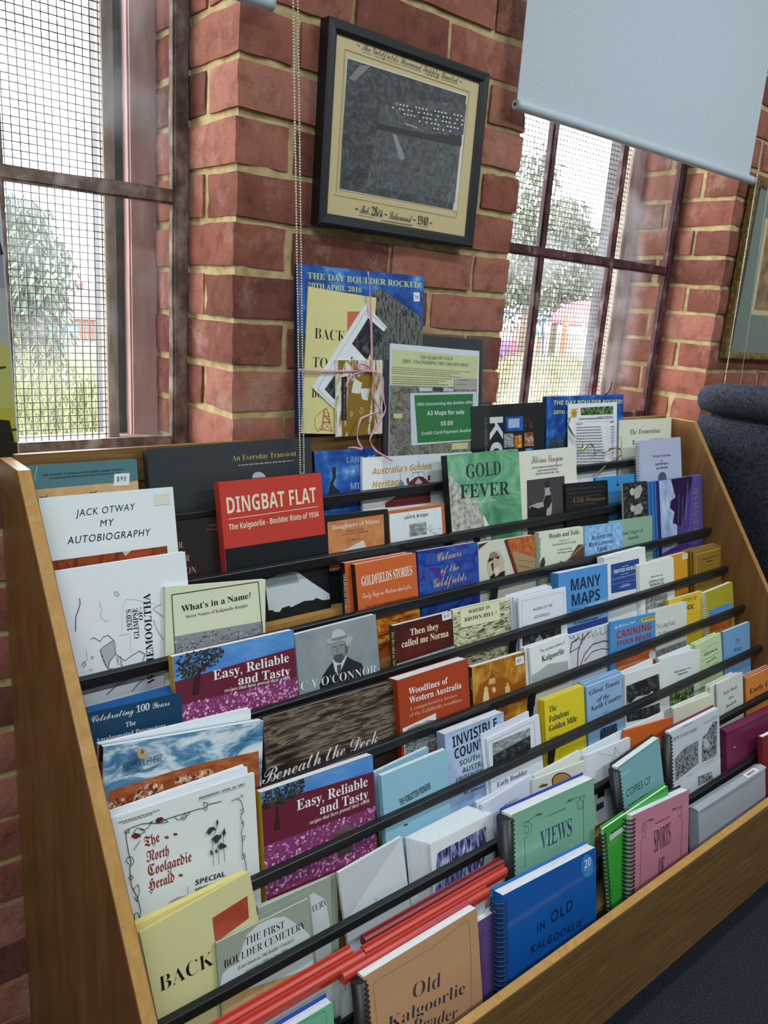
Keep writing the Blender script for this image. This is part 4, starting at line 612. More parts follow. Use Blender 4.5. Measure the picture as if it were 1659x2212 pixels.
{"n":"book","c":"book","l":"pale green paperback with dark serif title and brown slanted stripe","p":[0.6996,-0.2206,0.7598],"a":12.5,"r":-1.95,"w":171.9,"h":177.0,"t":13.0,"m":"d6dbc4","g":"books on the third tier","sp":"c5cab2","A":[[0,"b","Heads and Tails",[35.9,159.7],[151.1,159.7],10.5,"23282c"],[0,"r","The Story of",[73.1,148.0],[109.2,147.9],4.3,"3a4046"],[0,"r","The Kalgoorlie Two-Up School",[47.0,140.8],[137.5,140.2],4.8,"3a4046"],[0,"r","by Danny Sheehan",[65.9,127.4],[119.5,126.8],4.5,"3a4046"],[0,"r","with Wayne Lamotte",[63.1,119.9],[123.5,119.3],4.6,"3a4046"],[1,[[144.7,134.0],[169.0,132.0],[168.6,99.7],[99.7,98.0]],"5d3c33"],[2,[[166.8,131.1],[76.0,90.0]],2,"b8a48f"],[1,[[76.5,102.1],[95.4,95.8],[92.9,89.3],[59.4,93.4]],"6a5a50"],[1,[[-1.5,102.0],[7.1,114.1],[15.4,118.4],[18.8,104.8],[14.3,94.8],[-1.8,94.1]],"@twigs"],[0,"r","Heads and Tails",[-0.2,163.3],[-1.5,117.7],5.5,"3a4046"]]}
{"n":"booklet","c":"booklet","l":"light blue crinkled pattern booklet with dark blue title","p":[0.8653,-0.2249,0.7612],"a":12.5,"r":-2.65,"w":157.3,"h":171.2,"t":4.0,"m":"7fb0dc","g":"books on the third tier","A":[[1,[[0.0,171.2],[157.3,171.2],[157.3,0.0],[0.0,0.0]],"@crinkle_blue"],[0,"S","Around the",[26.4,134.6],[114.5,136.2],10.4,"1c2a55"],[0,"S","Blue Laminex",[14.6,118.4],[120.0,120.0],10.3,"1c2a55"],[0,"S","Table",[46.1,103.6],[89.2,104.4],9.7,"1c2a55"]]}
{"n":"booklet","c":"booklet","l":"sage green booklet with small italic title","p":[0.9729,-0.2205,0.7606],"a":12.5,"r":-1.93,"w":196.6,"h":169.8,"t":3.0,"m":"8fb09a","g":"books on the third tier","A":[[0,"i","Gold Nuggets of",[58.4,128.7],[152.7,130.1],9.4,"2b3a34"],[0,"i","Australia",[80.3,114.2],[131.3,115.0],8.7,"2b3a34"]]}
{"n":"booklet","c":"booklet","l":"blue booklet hindmost of the three behind the purple calendar","p":[1.1876,-0.2027,0.7558],"a":12.5,"r":-0.36,"w":270.4,"h":253.0,"t":3.4,"m":"3d78b8","g":"blue booklets behind the calendar","pg":"dfe3e0"}
{"n":"booklet","c":"booklet","l":"blue booklet in the middle of the three behind the purple calendar","p":[1.1985,-0.2065,0.755],"a":12.5,"r":-0.22,"w":255.7,"h":254.7,"t":3.4,"m":"3d78b8","g":"blue booklets behind the calendar","pg":"dfe3e0"}
{"n":"booklet","c":"booklet","l":"blue booklet directly behind the purple calendar, frontmost of three","p":[1.2106,-0.2104,0.7542],"a":12.5,"r":-0.03,"w":240.0,"h":256.3,"t":3.4,"m":"3d78b8","g":"blue booklets behind the calendar","pg":"dfe3e0"}
{"n":"booklet","c":"booklet","l":"booklet with a dark photo of two sitting infants","p":[1.046,-0.2173,0.7564],"a":12.5,"r":-1.22,"w":111.7,"h":263.1,"t":4.0,"m":"20241f","g":"books on the third tier","sp":"b9bda0","A":[[1,[[2.2,260.5],[109.4,260.5],[109.4,0.0],[2.2,0.0]],"@photo_dark"],[1,[[52.8,238.3],[51.8,234.6],[49.2,231.7],[45.6,229.8],[41.4,229.4],[37.2,230.5],[33.8,232.8],[31.7,236.1],[31.0,239.9],[32.0,243.5],[34.5,246.4],[38.2,248.3],[42.4,248.7],[46.5,247.7],[49.9,245.3],[52.1,242.0]],"b9b9ae"],[1,[[46.3,243.6],[80.9,255.8],[88.8,240.6],[75.0,222.0],[53.5,218.8]],"a9aca2"],[1,[[52.2,194.5],[51.2,191.2],[48.7,188.6],[45.1,187.0],[40.9,186.7],[36.7,187.7],[33.3,189.9],[31.1,193.0],[30.5,196.4],[31.5,199.6],[33.9,202.2],[37.6,203.8],[41.8,204.1],[45.9,203.1],[49.4,200.9],[51.6,197.9]],"b3b4a9"],[1,[[48.3,199.7],[78.5,207.0],[90.7,191.2],[77.0,177.6],[47.2,177.9]],"a5a89d"]]}
{"n":"calendar","c":"calendar","l":"purple calendar with an inverted street scene and gold letters along its edge","p":[1.2205,-0.2198,0.7541],"a":12.5,"r":0.47,"w":221.9,"h":257.8,"t":9.0,"m":"4f3f86","A":[[1,[[0.0,257.8],[87.4,257.8],[77.9,70.5],[-19.5,54.3]],"@watercolour"],[1,[[59.0,257.9],[171.2,257.0],[173.8,237.7],[136.2,199.4],[117.7,149.0],[105.7,119.0],[59.0,135.5],[70.8,165.1],[48.2,178.0],[54.4,197.9],[78.6,205.5]],"2e1b45"],[2,[[87.4,131.9],[98.4,213.8]],1,"9aa0c4"],[2,[[105.7,119.0],[116.8,201.5]],1,"9aa0c4"],[2,[[126.6,137.4],[146.2,240.4]],1,"c0c4dc"],[2,[[154.5,165.7],[175.0,253.5]],1.2,"c0c4dc"],[2,[[116.7,70.1],[161.8,143.6]],1,"c6cade"],[1,[[171.2,257.0],[221.9,257.8],[215.8,61.2],[131.7,46.7],[144.2,135.2]],"5b4b9a"],[0,"r","CALENDAR",[188.8,57.0],[202.9,221.6],26.7,"8d7a3e"],[0,"r","CALENDAR",[172.7,59.4],[182.6,194.4],3.0,"8d7a9e"]]}
{"n":"booklet","c":"booklet","l":"dark blue booklet hindmost in the stack by the near end panel","p":[-0.3589,-0.2781,0.6581],"a":12.5,"r":-0.04,"w":132.3,"h":169.1,"t":3.0,"m":"2a66a6","g":"stack of dark blue booklets","pg":"2a66a6"}
{"n":"booklet","c":"booklet","l":"dark blue booklet second from the back in the stack by the near end panel","p":[-0.3641,-0.2826,0.6613],"a":12.5,"r":-1.42,"w":131.5,"h":165.3,"t":3.0,"m":"2a66a6","g":"stack of dark blue booklets","pg":"2a66a6"}
{"n":"booklet","c":"booklet","l":"dark blue booklet just behind the frontmost of its stack by the near end panel","p":[-0.368,-0.2872,0.6635],"a":12.5,"r":-2.34,"w":135.5,"h":162.9,"t":3.0,"m":"2a66a6","g":"stack of dark blue booklets","pg":"2a66a6"}
{"n":"booklet","c":"booklet","l":"dark blue booklet with silver script, frontmost of its stack by the near end panel","p":[-0.3719,-0.2968,0.6641],"a":12.5,"r":-2.48,"w":143.6,"h":164.1,"t":3.0,"m":"173d5c","g":"stack of dark blue booklets","A":[[0,"ci","Celebrating 100 Years",[5.4,149.8],[123.9,149.1],9.4,"d5dce0"],[0,"b","The",[54.2,131.5],[69.6,131.5],7.4,"c9d2d8"],[0,"b","Amalgamated Prospectors",[9.8,118.8],[115.2,116.0],7.3,"c9d2d8"]],"pg":"2a66a6"}
{"n":"book","c":"book","l":"upper maroon recipe paperback with pink flower field, beside the grey portrait of a hatted man","p":[-0.2318,-0.2938,0.6614],"a":12.5,"r":-0.88,"w":220.1,"h":217.5,"t":16.0,"m":"6a2337","g":"maroon recipe paperbacks","sp":"c79a2c","A":[[1,[[-0.0,217.5],[220.1,217.5],[219.3,186.9],[-0.8,177.9]],"@sky_day"],[1,[[-0.8,177.9],[219.3,186.9],[217.6,93.4],[0.4,130.7]],"682236"],[1,[[3.7,139.8],[221.5,133.8],[218.4,54.5],[2.8,97.8]],"823c6c"],[4,[[3.7,139.8],[221.5,133.8],[218.4,54.5],[2.8,97.8]],640,4.4,-1.1,["cc74b4","b25a9c","dc98ca","9a4484","e6b8d8","7a3a40"]],[1,[[29.8,170.7],[41.9,188.0],[55.9,195.0],[58.3,191.9],[44.1,182.5],[38.6,148.5],[26.8,150.2]],"3a1c20"],[4,[[3.3,211.4],[28.7,220.8],[63.3,218.6],[87.6,213.6],[83.7,199.1],[66.2,187.6],[41.1,178.1],[4.3,176.8]],300,4.5,-1.6,["2a2422","3c3430","1f2420","4a4238","33402f"]],[0,"b","Easy, Reliable",[64.9,165.5],[206.5,165.1],15.5,"f2eeee"],[0,"b","and Tasty",[107.7,147.7],[206.9,142.1],14.8,"f2eeee"],[0,"i","recipes that have proved their worth",[82.3,141.6],[205.7,135.3],6.1,"f2eeee"]]}
{"n":"book","c":"book","l":"grey paperback with an old portrait of a bearded man in a pale hat","p":[-0.0031,-0.2904,0.6581],"a":12.5,"r":0.4,"w":178.9,"h":206.5,"t":12.0,"m":"8d979c","g":"books on the fourth tier","A":[[1,[[0.0,206.5],[178.9,206.5],[178.9,0.0],[0.0,0.0]],"@portrait_grey"],[1,[[41.5,106.2],[49.7,121.2],[60.9,131.2],[75.8,143.3],[91.9,130.7],[102.1,145.6],[120.4,132.5],[137.5,122.5],[142.9,103.4],[156.9,58.0],[45.3,76.8]],"24282d"],[1,[[73.3,145.3],[81.7,150.5],[94.4,138.8],[102.4,148.4],[105.3,141.9],[91.1,122.2],[83.8,112.5],[77.2,122.8]],"c8cfd3"],[1,[[82.4,133.0],[92.0,132.1],[88.8,114.1],[84.6,106.5],[81.7,115.9]],"4a5056"],[1,[[71.0,177.2],[103.5,177.1],[111.6,169.5],[108.2,152.9],[99.9,140.3],[88.8,134.4],[78.9,139.6],[73.3,152.4],[70.4,164.5]],"8a8f90"],[1,[[103.2,173.7],[112.7,169.8],[108.9,152.7],[101.5,142.9]],"5c6164"],[1,[[78.4,151.8],[95.7,151.5],[100.1,143.2],[91.5,134.3],[80.5,138.7],[74.7,146.4]],"4e5458"],[1,[[62.7,183.4],[66.3,185.4],[79.7,181.9],[103.9,181.3],[117.8,178.3],[122.6,172.9],[116.7,166.9],[107.1,160.4],[103.1,172.9],[89.5,176.8],[72.0,174.2],[65.5,177.1]],"a9b3b9"],[1,[[74.6,183.0],[78.2,194.7],[88.1,197.7],[100.0,194.6],[106.1,185.2],[107.9,179.0],[93.0,177.1],[74.3,179.3]],"bcc5ca"],[1,[[74.6,183.0],[108.3,182.4],[108.6,178.3],[93.0,177.1],[74.2,179.1]],"7b848a"],[2,[[76.1,166.7],[83.7,167.2]],1.2,"3a3f42"],[2,[[91.3,166.9],[99.0,166.6]],1.2,"3a3f42"],[2,[[86.6,165.1],[84.0,156.2],[88.7,154.6]],0.8,"5a5f62"],[0,"r","C Y O’CONNOR",[2.1,106.8],[170.1,96.6],15.2,"e6ecef"]]}
{"n":"book","c":"book","l":"dark red to sea blue paperback with cream serif title and small price sticker","p":[0.2127,-0.2922,0.6594],"a":12.5,"r":-0.5,"w":154.2,"h":176.7,"t":14.0,"m":"4b1f1b","g":"books on the fourth tier","sp":"3c3a30","st":[[124.7,176.4],[150.7,176.7],[151.4,162.5],"$30"],"A":[[1,[[0.0,176.7],[154.2,176.7],[154.2,0.0],[0.0,0.0]],"@red_fade"],[1,[[0.0,102.5],[154.2,106.0],[154.2,0.0],[0.0,0.0]],"@sea"],[0,"b","Then they",[39.6,149.9],[114.4,148.6],12.7,"f0e7c0"],[0,"b","called me Norma",[16.2,130.9],[140.0,128.5],13.2,"f0e7c0"],[0,"i","Then they called me Norma",[-7.0,166.1],[-8.3,93.8],6.9,"b9a878"]]}
{"n":"booklet","c":"booklet","l":"pale yellow booklet with boxed black title over sketched hills","p":[0.3728,-0.2833,0.6627],"a":12.5,"r":-1.56,"w":173.0,"h":170.3,"t":8.0,"m":"dfe0b8","g":"books on the fourth tier","A":[[1,[[0.0,163.5],[173.0,163.5],[173.0,3.4],[0.0,3.4]],"@sketch_hills"],[1,[[20.0,169.3],[139.8,168.6],[139.6,125.6],[20.9,129.0]],"dfe0bc"],[2,[[20.9,129.0],[20.0,169.3],[139.8,168.6],[139.6,125.6],[20.9,129.0]],0.6,"4a4c3a"],[0,"b","WHERE IS",[44.1,154.9],[109.2,155.6],7.4,"16191a"],[0,"b","BROWN HILL ?",[31.8,140.1],[129.1,139.8],7.9,"16191a"],[1,[[0.0,42.6],[51.9,64.7],[103.8,47.7],[173.0,54.5],[173.0,0.0],[0.0,0.0]],"@sketch_hills"]]}
{"n":"booklet","c":"booklet","l":"white booklet hindmost in its stack beside the pale yellow sketch booklet","p":[0.5464,-0.2771,0.6581],"a":12.5,"r":0.51,"w":139.1,"h":172.3,"t":4.0,"m":"dbe1ec","g":"stack of plain white booklets"}
{"n":"booklet","c":"booklet","l":"second white booklet of the stack beside the pale yellow sketch booklet","p":[0.5567,-0.2822,0.6581],"a":12.5,"r":1.04,"w":135.3,"h":169.0,"t":4.0,"m":"dbe1ec","g":"stack of plain white booklets"}
{"n":"booklet","c":"booklet","l":"third white booklet of the stack beside the pale yellow sketch booklet","p":[0.5632,-0.2874,0.6581],"a":12.5,"r":1.01,"w":129.5,"h":169.0,"t":4.0,"m":"dbe1ec","g":"stack of plain white booklets"}
{"n":"booklet","c":"booklet","l":"white booklet with thin border and italic title, frontmost beside the thick blue book","p":[0.5585,-0.2991,0.6605],"a":12.5,"r":-0.87,"w":162.8,"h":168.4,"t":4.0,"m":"dfe5ef","g":"stack of plain white booklets","A":[[2,[[7.5,100.5],[10.7,159.7],[152.8,158.0],[151.5,99.1]],0.5,"8a919c"],[0,"I","WOMEN OF THE",[46.4,131.2],[112.7,131.2],6.4,"3a4250"],[0,"I","GOLDFIELDS",[49.8,113.8],[101.3,113.3],6.4,"3a4250"],[1,[[7.8,104.2],[140.3,101.1],[137.0,-15.4],[2.7,-0.3]],"@photo_dark"],[1,[[48.9,67.4],[65.1,75.8],[73.3,64.0],[68.4,33.7],[48.9,33.7]],"8d9296"]]}
{"n":"book","c":"book","l":"thick blue paperback with large navy block title","p":[0.6992,-0.2938,0.6636],"a":12.5,"r":-1.72,"w":188.4,"h":194.8,"t":22.0,"m":"4f93d2","g":"books on the fourth tier","sp":"3a82c8","A":[[1,[[0.0,97.4],[188.4,113.0],[188.4,0.0],[0.0,0.0]],"@clouds_low"],[0,"S","MANY",[44.6,147.8],[158.6,145.9],27.3,"1b2745"],[0,"S","MAPS",[46.0,111.6],[154.8,110.8],27.3,"1b2745"],[0,"S","CHARTING TWO CULTURES",[40.1,96.8],[158.6,95.5],6.5,"243252"],[1,[[17.9,63.3],[182.7,65.3],[187.7,-15.1],[15.7,18.0]],"2c4a8c"],[0,"S","BILL AND JENNY BUNBURY",[50.1,67.5],[146.0,66.2],5.2,"14203c"]]}
{"n":"book","c":"book","l":"white paperback with a solid blue title panel","p":[0.8879,-0.2894,0.6581],"a":12.5,"r":0.66,"w":180.5,"h":208.9,"t":18.0,"m":"e3e7e6","g":"books on the fourth tier","sp":"dfe4e4","A":[[1,[[29.4,186.6],[150.6,183.1],[146.1,106.9],[24.4,115.1]],"1f4a92"],[3,[78.2,172.5],[102.3,173.1],2.1,"c8d4e8"],[0,"b","PRINTED SOURCES",[38.9,161.7],[139.9,159.0],8.9,"eef2f8"],[3,[67.7,154.2],[103.7,152.9],1.8,"b9c8e2"],[0,"r","Eastern Goldfields Region of Western Australia",[30.6,146.8],[130.6,144.7],4.1,"b9c8e2"],[2,[[26.3,137.1],[148.2,131.2]],0.5,"b9c8e2"],[3,[72.6,127.6],[98.4,126.4],1.7,"b9c8e2"],[0,"b","RICHARD HARTLEY",[62.0,122.1],[105.9,121.1],4.2,"dde6f2"],[2,[[2.0,201.5],[22.3,204.4],[71.2,195.9],[77.3,197.4]],0.4,"7b8288"],[2,[[13.0,96.7],[31.4,108.9],[52.2,111.9]],0.5,"9aa0a4"],[1,[[-7.8,206.5],[1.4,207.1],[1.6,197.4],[-7.5,196.8]],"2a4f8e"]]}
{"n":"booklet","c":"booklet","l":"white booklet hindmost of the three before the blue panelled paperback","p":[1.0173,-0.2923,0.659],"a":12.5,"r":-0.35,"w":157.7,"h":171.0,"t":2.5,"m":"dfe3de","g":"stack of three white booklets"}
{"n":"booklet","c":"booklet","l":"white booklet in the middle of the three before the blue panelled paperback","p":[1.019,-0.295,0.6592],"a":12.5,"r":-0.43,"w":158.6,"h":169.9,"t":2.5,"m":"dfe3de","g":"stack of three white booklets"}
{"n":"booklet","c":"booklet","l":"white booklet with tiny underlined title, frontmost of three before the blue panelled paperback","p":[1.0218,-0.2975,0.6601],"a":12.5,"r":-0.77,"w":159.7,"h":168.4,"t":2.5,"m":"e2e6e2","g":"stack of three white booklets","A":[[0,"S","HISTORIC TRIP TO THE",[48.2,129.3],[104.8,127.1],3.3,"33393f"],[0,"b","HAMPTON PLAINS",[40.4,116.3],[110.8,114.3],6.2,"33393f"],[2,[[40.3,114.2],[110.6,112.1]],0.4,"33393f"],[0,"S","BLOCKS 48 & 50",[45.0,106.9],[107.6,105.2],5.8,"33393f"],[1,[[23.1,80.0],[124.0,76.1],[123.4,3.2],[19.1,11.7]],"@photo_grey"]]}
{"n":"book","c":"book","l":"amber yellow paperback with a price sticker near its corner","p":[1.099,-0.2843,0.6582],"a":12.5,"r":-0.04,"w":175.5,"h":166.6,"t":12.0,"m":"d99a2c","g":"books on the fourth tier","st":[[150.6,162.1],[177.8,161.6],[178.3,147.6],"20"],"A":[[1,[[0.0,41.6],[175.5,56.6],[175.5,0.0],[0.0,0.0]],"@photo_orange"]]}
{"n":"booklet","c":"booklet","l":"brown booklet hindmost of the four at the far end panel","p":[1.2751,-0.2731,0.66],"a":12.5,"r":-0.69,"w":165.7,"h":164.6,"t":4.5,"m":"8a6a22","g":"stack of brown booklets"}
{"n":"booklet","c":"booklet","l":"second brown booklet of the four at the far end panel","p":[1.2853,-0.2795,0.6587],"a":12.5,"r":-0.22,"w":162.1,"h":164.0,"t":4.5,"m":"8a6a22","g":"stack of brown booklets"}
{"n":"booklet","c":"booklet","l":"third brown booklet of the four at the far end panel","p":[1.2881,-0.2855,0.6593],"a":12.5,"r":-0.44,"w":166.4,"h":163.7,"t":4.5,"m":"8a6a22","g":"stack of brown booklets"}
{"n":"booklet","c":"booklet","l":"brown booklet with white ruled border, frontmost of the four at the far end panel","p":[1.2932,-0.2915,0.6601],"a":12.5,"r":-0.7,"w":168.1,"h":162.8,"t":4.5,"m":"8f6f27","g":"stack of brown booklets","A":[[2,[[10.8,50.1],[13.6,153.6],[159.4,153.7],[151.2,46.7]],1,"dcd9c0"],[0,"b","A Dictionary of Mineral",[42.9,132.6],[122.3,134.7],4.3,"2c2414"],[0,"b","Names",[67.4,123.5],[99.7,123.6],4.3,"2c2414"],[3,[56.4,113.7],[108.5,113.9],1.9,"5a4a20"],[3,[39.2,62.1],[122.3,61.0],1.9,"b3a878"]]}
{"n":"booklet","c":"booklet","l":"white folded brochure bundle standing behind the desert trail guide","p":[-0.3752,-0.3478,0.5756],"a":12.5,"r":-3.3,"w":241.7,"h":224.2,"t":10.0,"m":"dfe6ea","g":"books on the fifth tier","pg":"e6ecf0"}
{"n":"book","c":"book","l":"wide glossy trail guide with clouds over red desert","p":[-0.3896,-0.3599,0.5946],"a":12.5,"r":-7.49,"w":255.8,"h":209.9,"t":14.0,"m":"7f9db5","g":"books on the fifth tier","sp":"4a1f1a","A":[[1,[[0.0,209.9],[255.8,209.9],[255.8,79.7],[0.0,79.7]],"@sky_cloudy"],[1,[[8.2,146.0],[86.9,155.1],[146.1,160.3],[248.3,161.6],[253.5,95.7],[15.0,100.6]],"@desert"],[1,[[11.1,123.5],[18.5,132.9],[29.7,132.8],[36.7,124.6],[43.5,125.4],[47.6,137.9],[59.0,144.6],[73.0,146.4],[87.4,138.9],[92.6,126.4],[62.0,121.4],[14.8,109.5]],"@desert_pale"],[4,[[11.1,123.5],[18.5,132.9],[29.7,132.8],[43.5,125.4],[59.0,144.6],[87.4,138.9],[92.6,126.4],[62.0,121.4],[14.8,109.5]],90,6,-1.4,["d9b496","a8704c","6a3a26","e6cdb4","7f4a30"]],[4,[[106.9,137.4],[109.1,145.1],[146.5,148.4],[171.2,143.7],[170.1,136.8],[141.8,135.1]],50,5,-1.4,["d9b496","a8704c","6a3a26","e6cdb4"]],[1,[[106.9,137.4],[109.1,145.1],[126.3,147.5],[139.1,141.6],[146.5,148.4],[161.9,150.3],[171.2,143.7],[170.1,136.8],[141.8,135.1]],"@desert_pale"],[1,[[62.2,190.3],[61.8,187.3],[60.5,184.9],[58.4,183.5],[55.9,183.3],[53.4,184.4],[51.3,186.5],[49.8,189.4],[49.2,192.6],[49.6,195.6],[50.9,198.0],[53.0,199.4],[55.4,199.6],[58.0,198.5],[60.1,196.4],[61.6,193.5]],"c79a52"],[1,[[58.9,193.1],[58.7,191.9],[58.3,191.0],[57.5,190.5],[56.6,190.4],[55.7,190.8],[55.0,191.6],[54.4,192.7],[54.2,193.9],[54.4,195.1],[54.8,196.1],[55.6,196.6],[56.5,196.7],[57.4,196.3],[58.1,195.5],[58.7,194.4]],"3d5f8e"],[0,"s","GOLDEN QUEST",[27.9,176.6],[87.6,179.7],5.8,"2f3c48"],[0,"s","DISCOVERY TRAIL",[28.1,171.2],[87.7,175.1],5.4,"2f3c48"],[0,"s","www.goldenquesttrail.com",[28.8,163.1],[88.4,168.1],3.4,"3c4853"],[0,"S","SECOND EDITION 2013",[174.5,202.2],[235.1,203.0],3.1,"8fa6b5"],[0,"s","GOLDEN QUEST",[-4.0,189.9],[1.4,156.2],2.6,"9a6a4a"]]}
{"n":"book","c":"book","l":"dark weathered timber patterned hardback with pale handwriting title","p":[-0.1086,-0.3557,0.5673],"a":12.5,"r":-1.14,"w":274.1,"h":199.2,"t":14.0,"m":"2e2623","g":"books on the fifth tier","sp":"3a2f2c","A":[[1,[[0.0,199.2],[274.1,199.2],[274.1,0.0],[0.0,0.0]],"@weathered"],[1,[[0.0,115.5],[274.1,95.6],[274.1,0.0],[0.0,0.0]],"@dark_planks"],[0,"ci","Beneath the Deck",[-8.7,92.1],[231.1,94.9],23.3,"dcdedc"]],"hd":1}
{"n":"book","c":"book","l":"thick rust orange paperback with white title and torn photo corner","p":[0.1676,-0.37,0.563],"a":12.5,"r":-0.32,"w":180.8,"h":203.7,"t":26.0,"m":"a9401f","g":"books on the fifth tier","sp":"9c3a1c","A":[[0,"b","Woodlines of",[25.1,170.2],[124.4,168.0],12.1,"f2efea"],[0,"b","Western Australia",[24.9,153.7],[159.7,149.9],12.1,"f2efea"],[0,"r","A comprehensive history",[24.1,139.7],[147.1,136.3],7.0,"e6b8a0"],[0,"r","of the Goldfields woodlines",[23.5,128.6],[158.9,123.9],7.0,"e6b8a0"],[1,[[4.7,112.3],[88.5,118.9],[85.8,50.9],[5.8,57.3]],"e0e3e3"],[1,[[17.7,108.6],[37.1,110.6],[52.6,109.2],[64.6,111.2],[89.0,105.1],[85.8,50.9],[7.6,56.8],[7.3,98.3]],"@photo_town"]]}
{"n":"book","c":"book","l":"golden sepia photo paperback showing a camp of people with a peeling sticker","p":[0.3641,-0.359,0.5665],"a":12.5,"r":-1.62,"w":160.4,"h":172.5,"t":14.0,"m":"b97a24","g":"books on the fifth tier","sp":"3a261c","st":[[128.3,166.5],[154.7,166.0],[154.8,149.1],"$25-"],"A":[[1,[[0.0,172.5],[160.4,172.5],[160.4,0.0],[0.0,0.0]],"@sepia"],[1,[[19.4,132.2],[45.7,139.9],[59.5,150.8],[71.9,134.1],[98.7,130.6],[118.4,112.1],[157.3,115.4],[161.9,66.0],[-2.6,82.4]],"9a5418"],[2,[[54.3,128.7],[54.8,156.4],[36.6,151.1]],1,"6a3a12"],[2,[[54.8,156.4],[85.6,138.2]],0.8,"6a3a12"],[1,[[48.9,138.0],[65.4,137.9],[66.4,126.0],[45.0,127.3]],"d9b26a"],[1,[[66.7,112.0],[66.1,109.8],[64.7,108.2],[62.7,107.3],[60.4,107.4],[58.2,108.4],[56.3,110.1],[55.2,112.3],[54.9,114.7],[55.4,116.9],[56.8,118.5],[58.8,119.4],[61.1,119.3],[63.3,118.4],[65.2,116.6],[66.3,114.4]],"e0c080"],[1,[[44.5,117.1],[43.8,114.6],[42.3,112.7],[40.1,111.7],[37.6,111.7],[35.2,112.8],[33.2,114.8],[31.9,117.3],[31.6,120.0],[32.2,122.5],[33.7,124.4],[35.9,125.4],[38.4,125.4],[40.8,124.3],[42.8,122.3],[44.1,119.8]],"e0c080"],[1,[[31.3,115.5],[44.2,112.5],[46.4,93.5],[27.0,95.8]],"e6cf9a"],[1,[[106.1,114.8],[105.6,113.3],[104.5,112.2],[103.0,111.6],[101.1,111.7],[99.3,112.4],[97.8,113.7],[96.9,115.3],[96.6,116.9],[97.1,118.5],[98.2,119.6],[99.7,120.2],[101.6,120.1],[103.4,119.4],[104.9,118.1],[105.8,116.5]],"c99a4e"],[1,[[94.3,112.7],[108.0,111.6],[109.0,97.6],[93.6,98.8]],"e0c080"],[0,"s","Golden Threads",[-6.1,153.5],[-5.0,128.4],3.8,"c9a46a"]]}
{"n":"booklet","c":"booklet","l":"white booklet hindmost of the three beside the bare tree photo cover","p":[0.5342,-0.3467,0.562],"a":12.5,"r":0.06,"w":135.8,"h":175.5,"t":4.0,"m":"d9dfe2","g":"stack of white place name booklets"}
{"n":"booklet","c":"booklet","l":"white booklet in the middle of the three beside the bare tree photo cover","p":[0.538,-0.3528,0.562],"a":12.5,"r":0.64,"w":136.2,"h":176.7,"t":4.0,"m":"d9dfe2","g":"stack of white place name booklets"}
{"n":"booklet","c":"booklet","l":"white and grey booklet with bold black place name, frontmost of three","p":[0.5495,-0.36,0.562],"a":12.5,"r":1.54,"w":132.5,"h":177.3,"t":5.0,"m":"e3e8ea","g":"stack of white place name booklets","A":[[0,"s","The various names of",[31.7,157.9],[117.7,158.1],7.2,"2c3238"],[0,"b","Kalgoorlie",[36.2,136.9],[113.1,137.0],12.5,"14171a"],[1,[[-3.7,116.0],[26.2,120.2],[57.0,126.9],[124.1,116.8],[122.7,65.6],[-6.6,72.4]],"a9b0b3"]]}
{"n":"booklet","c":"booklet","l":"booklet covered with dark twisting bare branches on pale sky","p":[0.6805,-0.3521,0.5652],"a":12.5,"r":-1.09,"w":171.0,"h":167.9,"t":8.0,"m":"cfd3dc","g":"books on the fifth tier","A":[[2,[[4.5,90.3],[2.3,122.8],[13.0,149.4],[38.8,155.5]],3,"4a2a33"],[2,[[29.7,87.9],[34.5,125.7],[48.7,148.7],[80.8,162.1]],3,"4a2a33"],[2,[[40.0,88.9],[57.1,114.5],[89.6,130.8],[132.9,130.5],[165.7,122.3]],2.6,"54323a"],[2,[[4.2,128.8],[37.6,134.8],[59.1,149.9]],2,"4a2a33"],[2,[[48.7,148.7],[54.7,163.8]],2.2,"4a2a33"],[2,[[56.2,98.4],[88.7,114.5],[126.4,113.4],[167.4,101.7]],2,"5a3a42"],[2,[[1.7,170.7],[13.5,158.9],[20.0,165.6]],0.9,"3a2a30"],[2,[[17.5,166.4],[28.2,149.2],[35.4,159.4]],0.9,"3a2a30"],[2,[[33.9,168.4],[43.5,149.1],[51.0,153.2]],0.9,"3a2a30"],[2,[[50.1,164.0],[59.1,149.0],[67.5,159.7]],0.9,"3a2a30"],[2,[[66.8,166.0],[74.8,148.8],[83.5,153.4]],0.9,"3a2a30"],[2,[[83.8,168.0],[90.6,148.7],[100.4,160.0]],0.9,"3a2a30"],[2,[[100.6,163.6],[106.7,148.6],[116.7,153.6]],0.9,"3a2a30"],[2,[[117.9,165.6],[122.9,148.4],[133.2,147.1]],0.9,"3a2a30"],[2,[[135.5,167.7],[139.3,148.3],[150.7,153.8]],0.9,"3a2a30"],[2,[[152.9,163.1],[155.9,148.1],[167.6,147.3]],0.9,"3a2a30"],[2,[[90.9,153.6],[98.1,139.0],[94.5,123.2]],0.6,"54404a"],[2,[[100.5,153.4],[106.7,138.3],[103.5,121.4]],0.6,"54404a"],[2,[[110.2,153.2],[115.3,137.6],[112.6,119.6]],0.6,"54404a"],[2,[[119.9,153.0],[123.9,136.9],[121.8,117.7]],0.6,"54404a"],[2,[[129.7,152.8],[132.6,136.2],[130.9,115.9]],0.6,"54404a"],[2,[[139.6,152.6],[141.4,135.5],[140.2,114.0]],0.6,"54404a"],[2,[[149.5,152.4],[150.2,134.8],[149.5,112.1]],0.6,"54404a"],[2,[[159.5,152.2],[159.1,134.1],[158.9,110.2]],0.6,"54404a"]]}
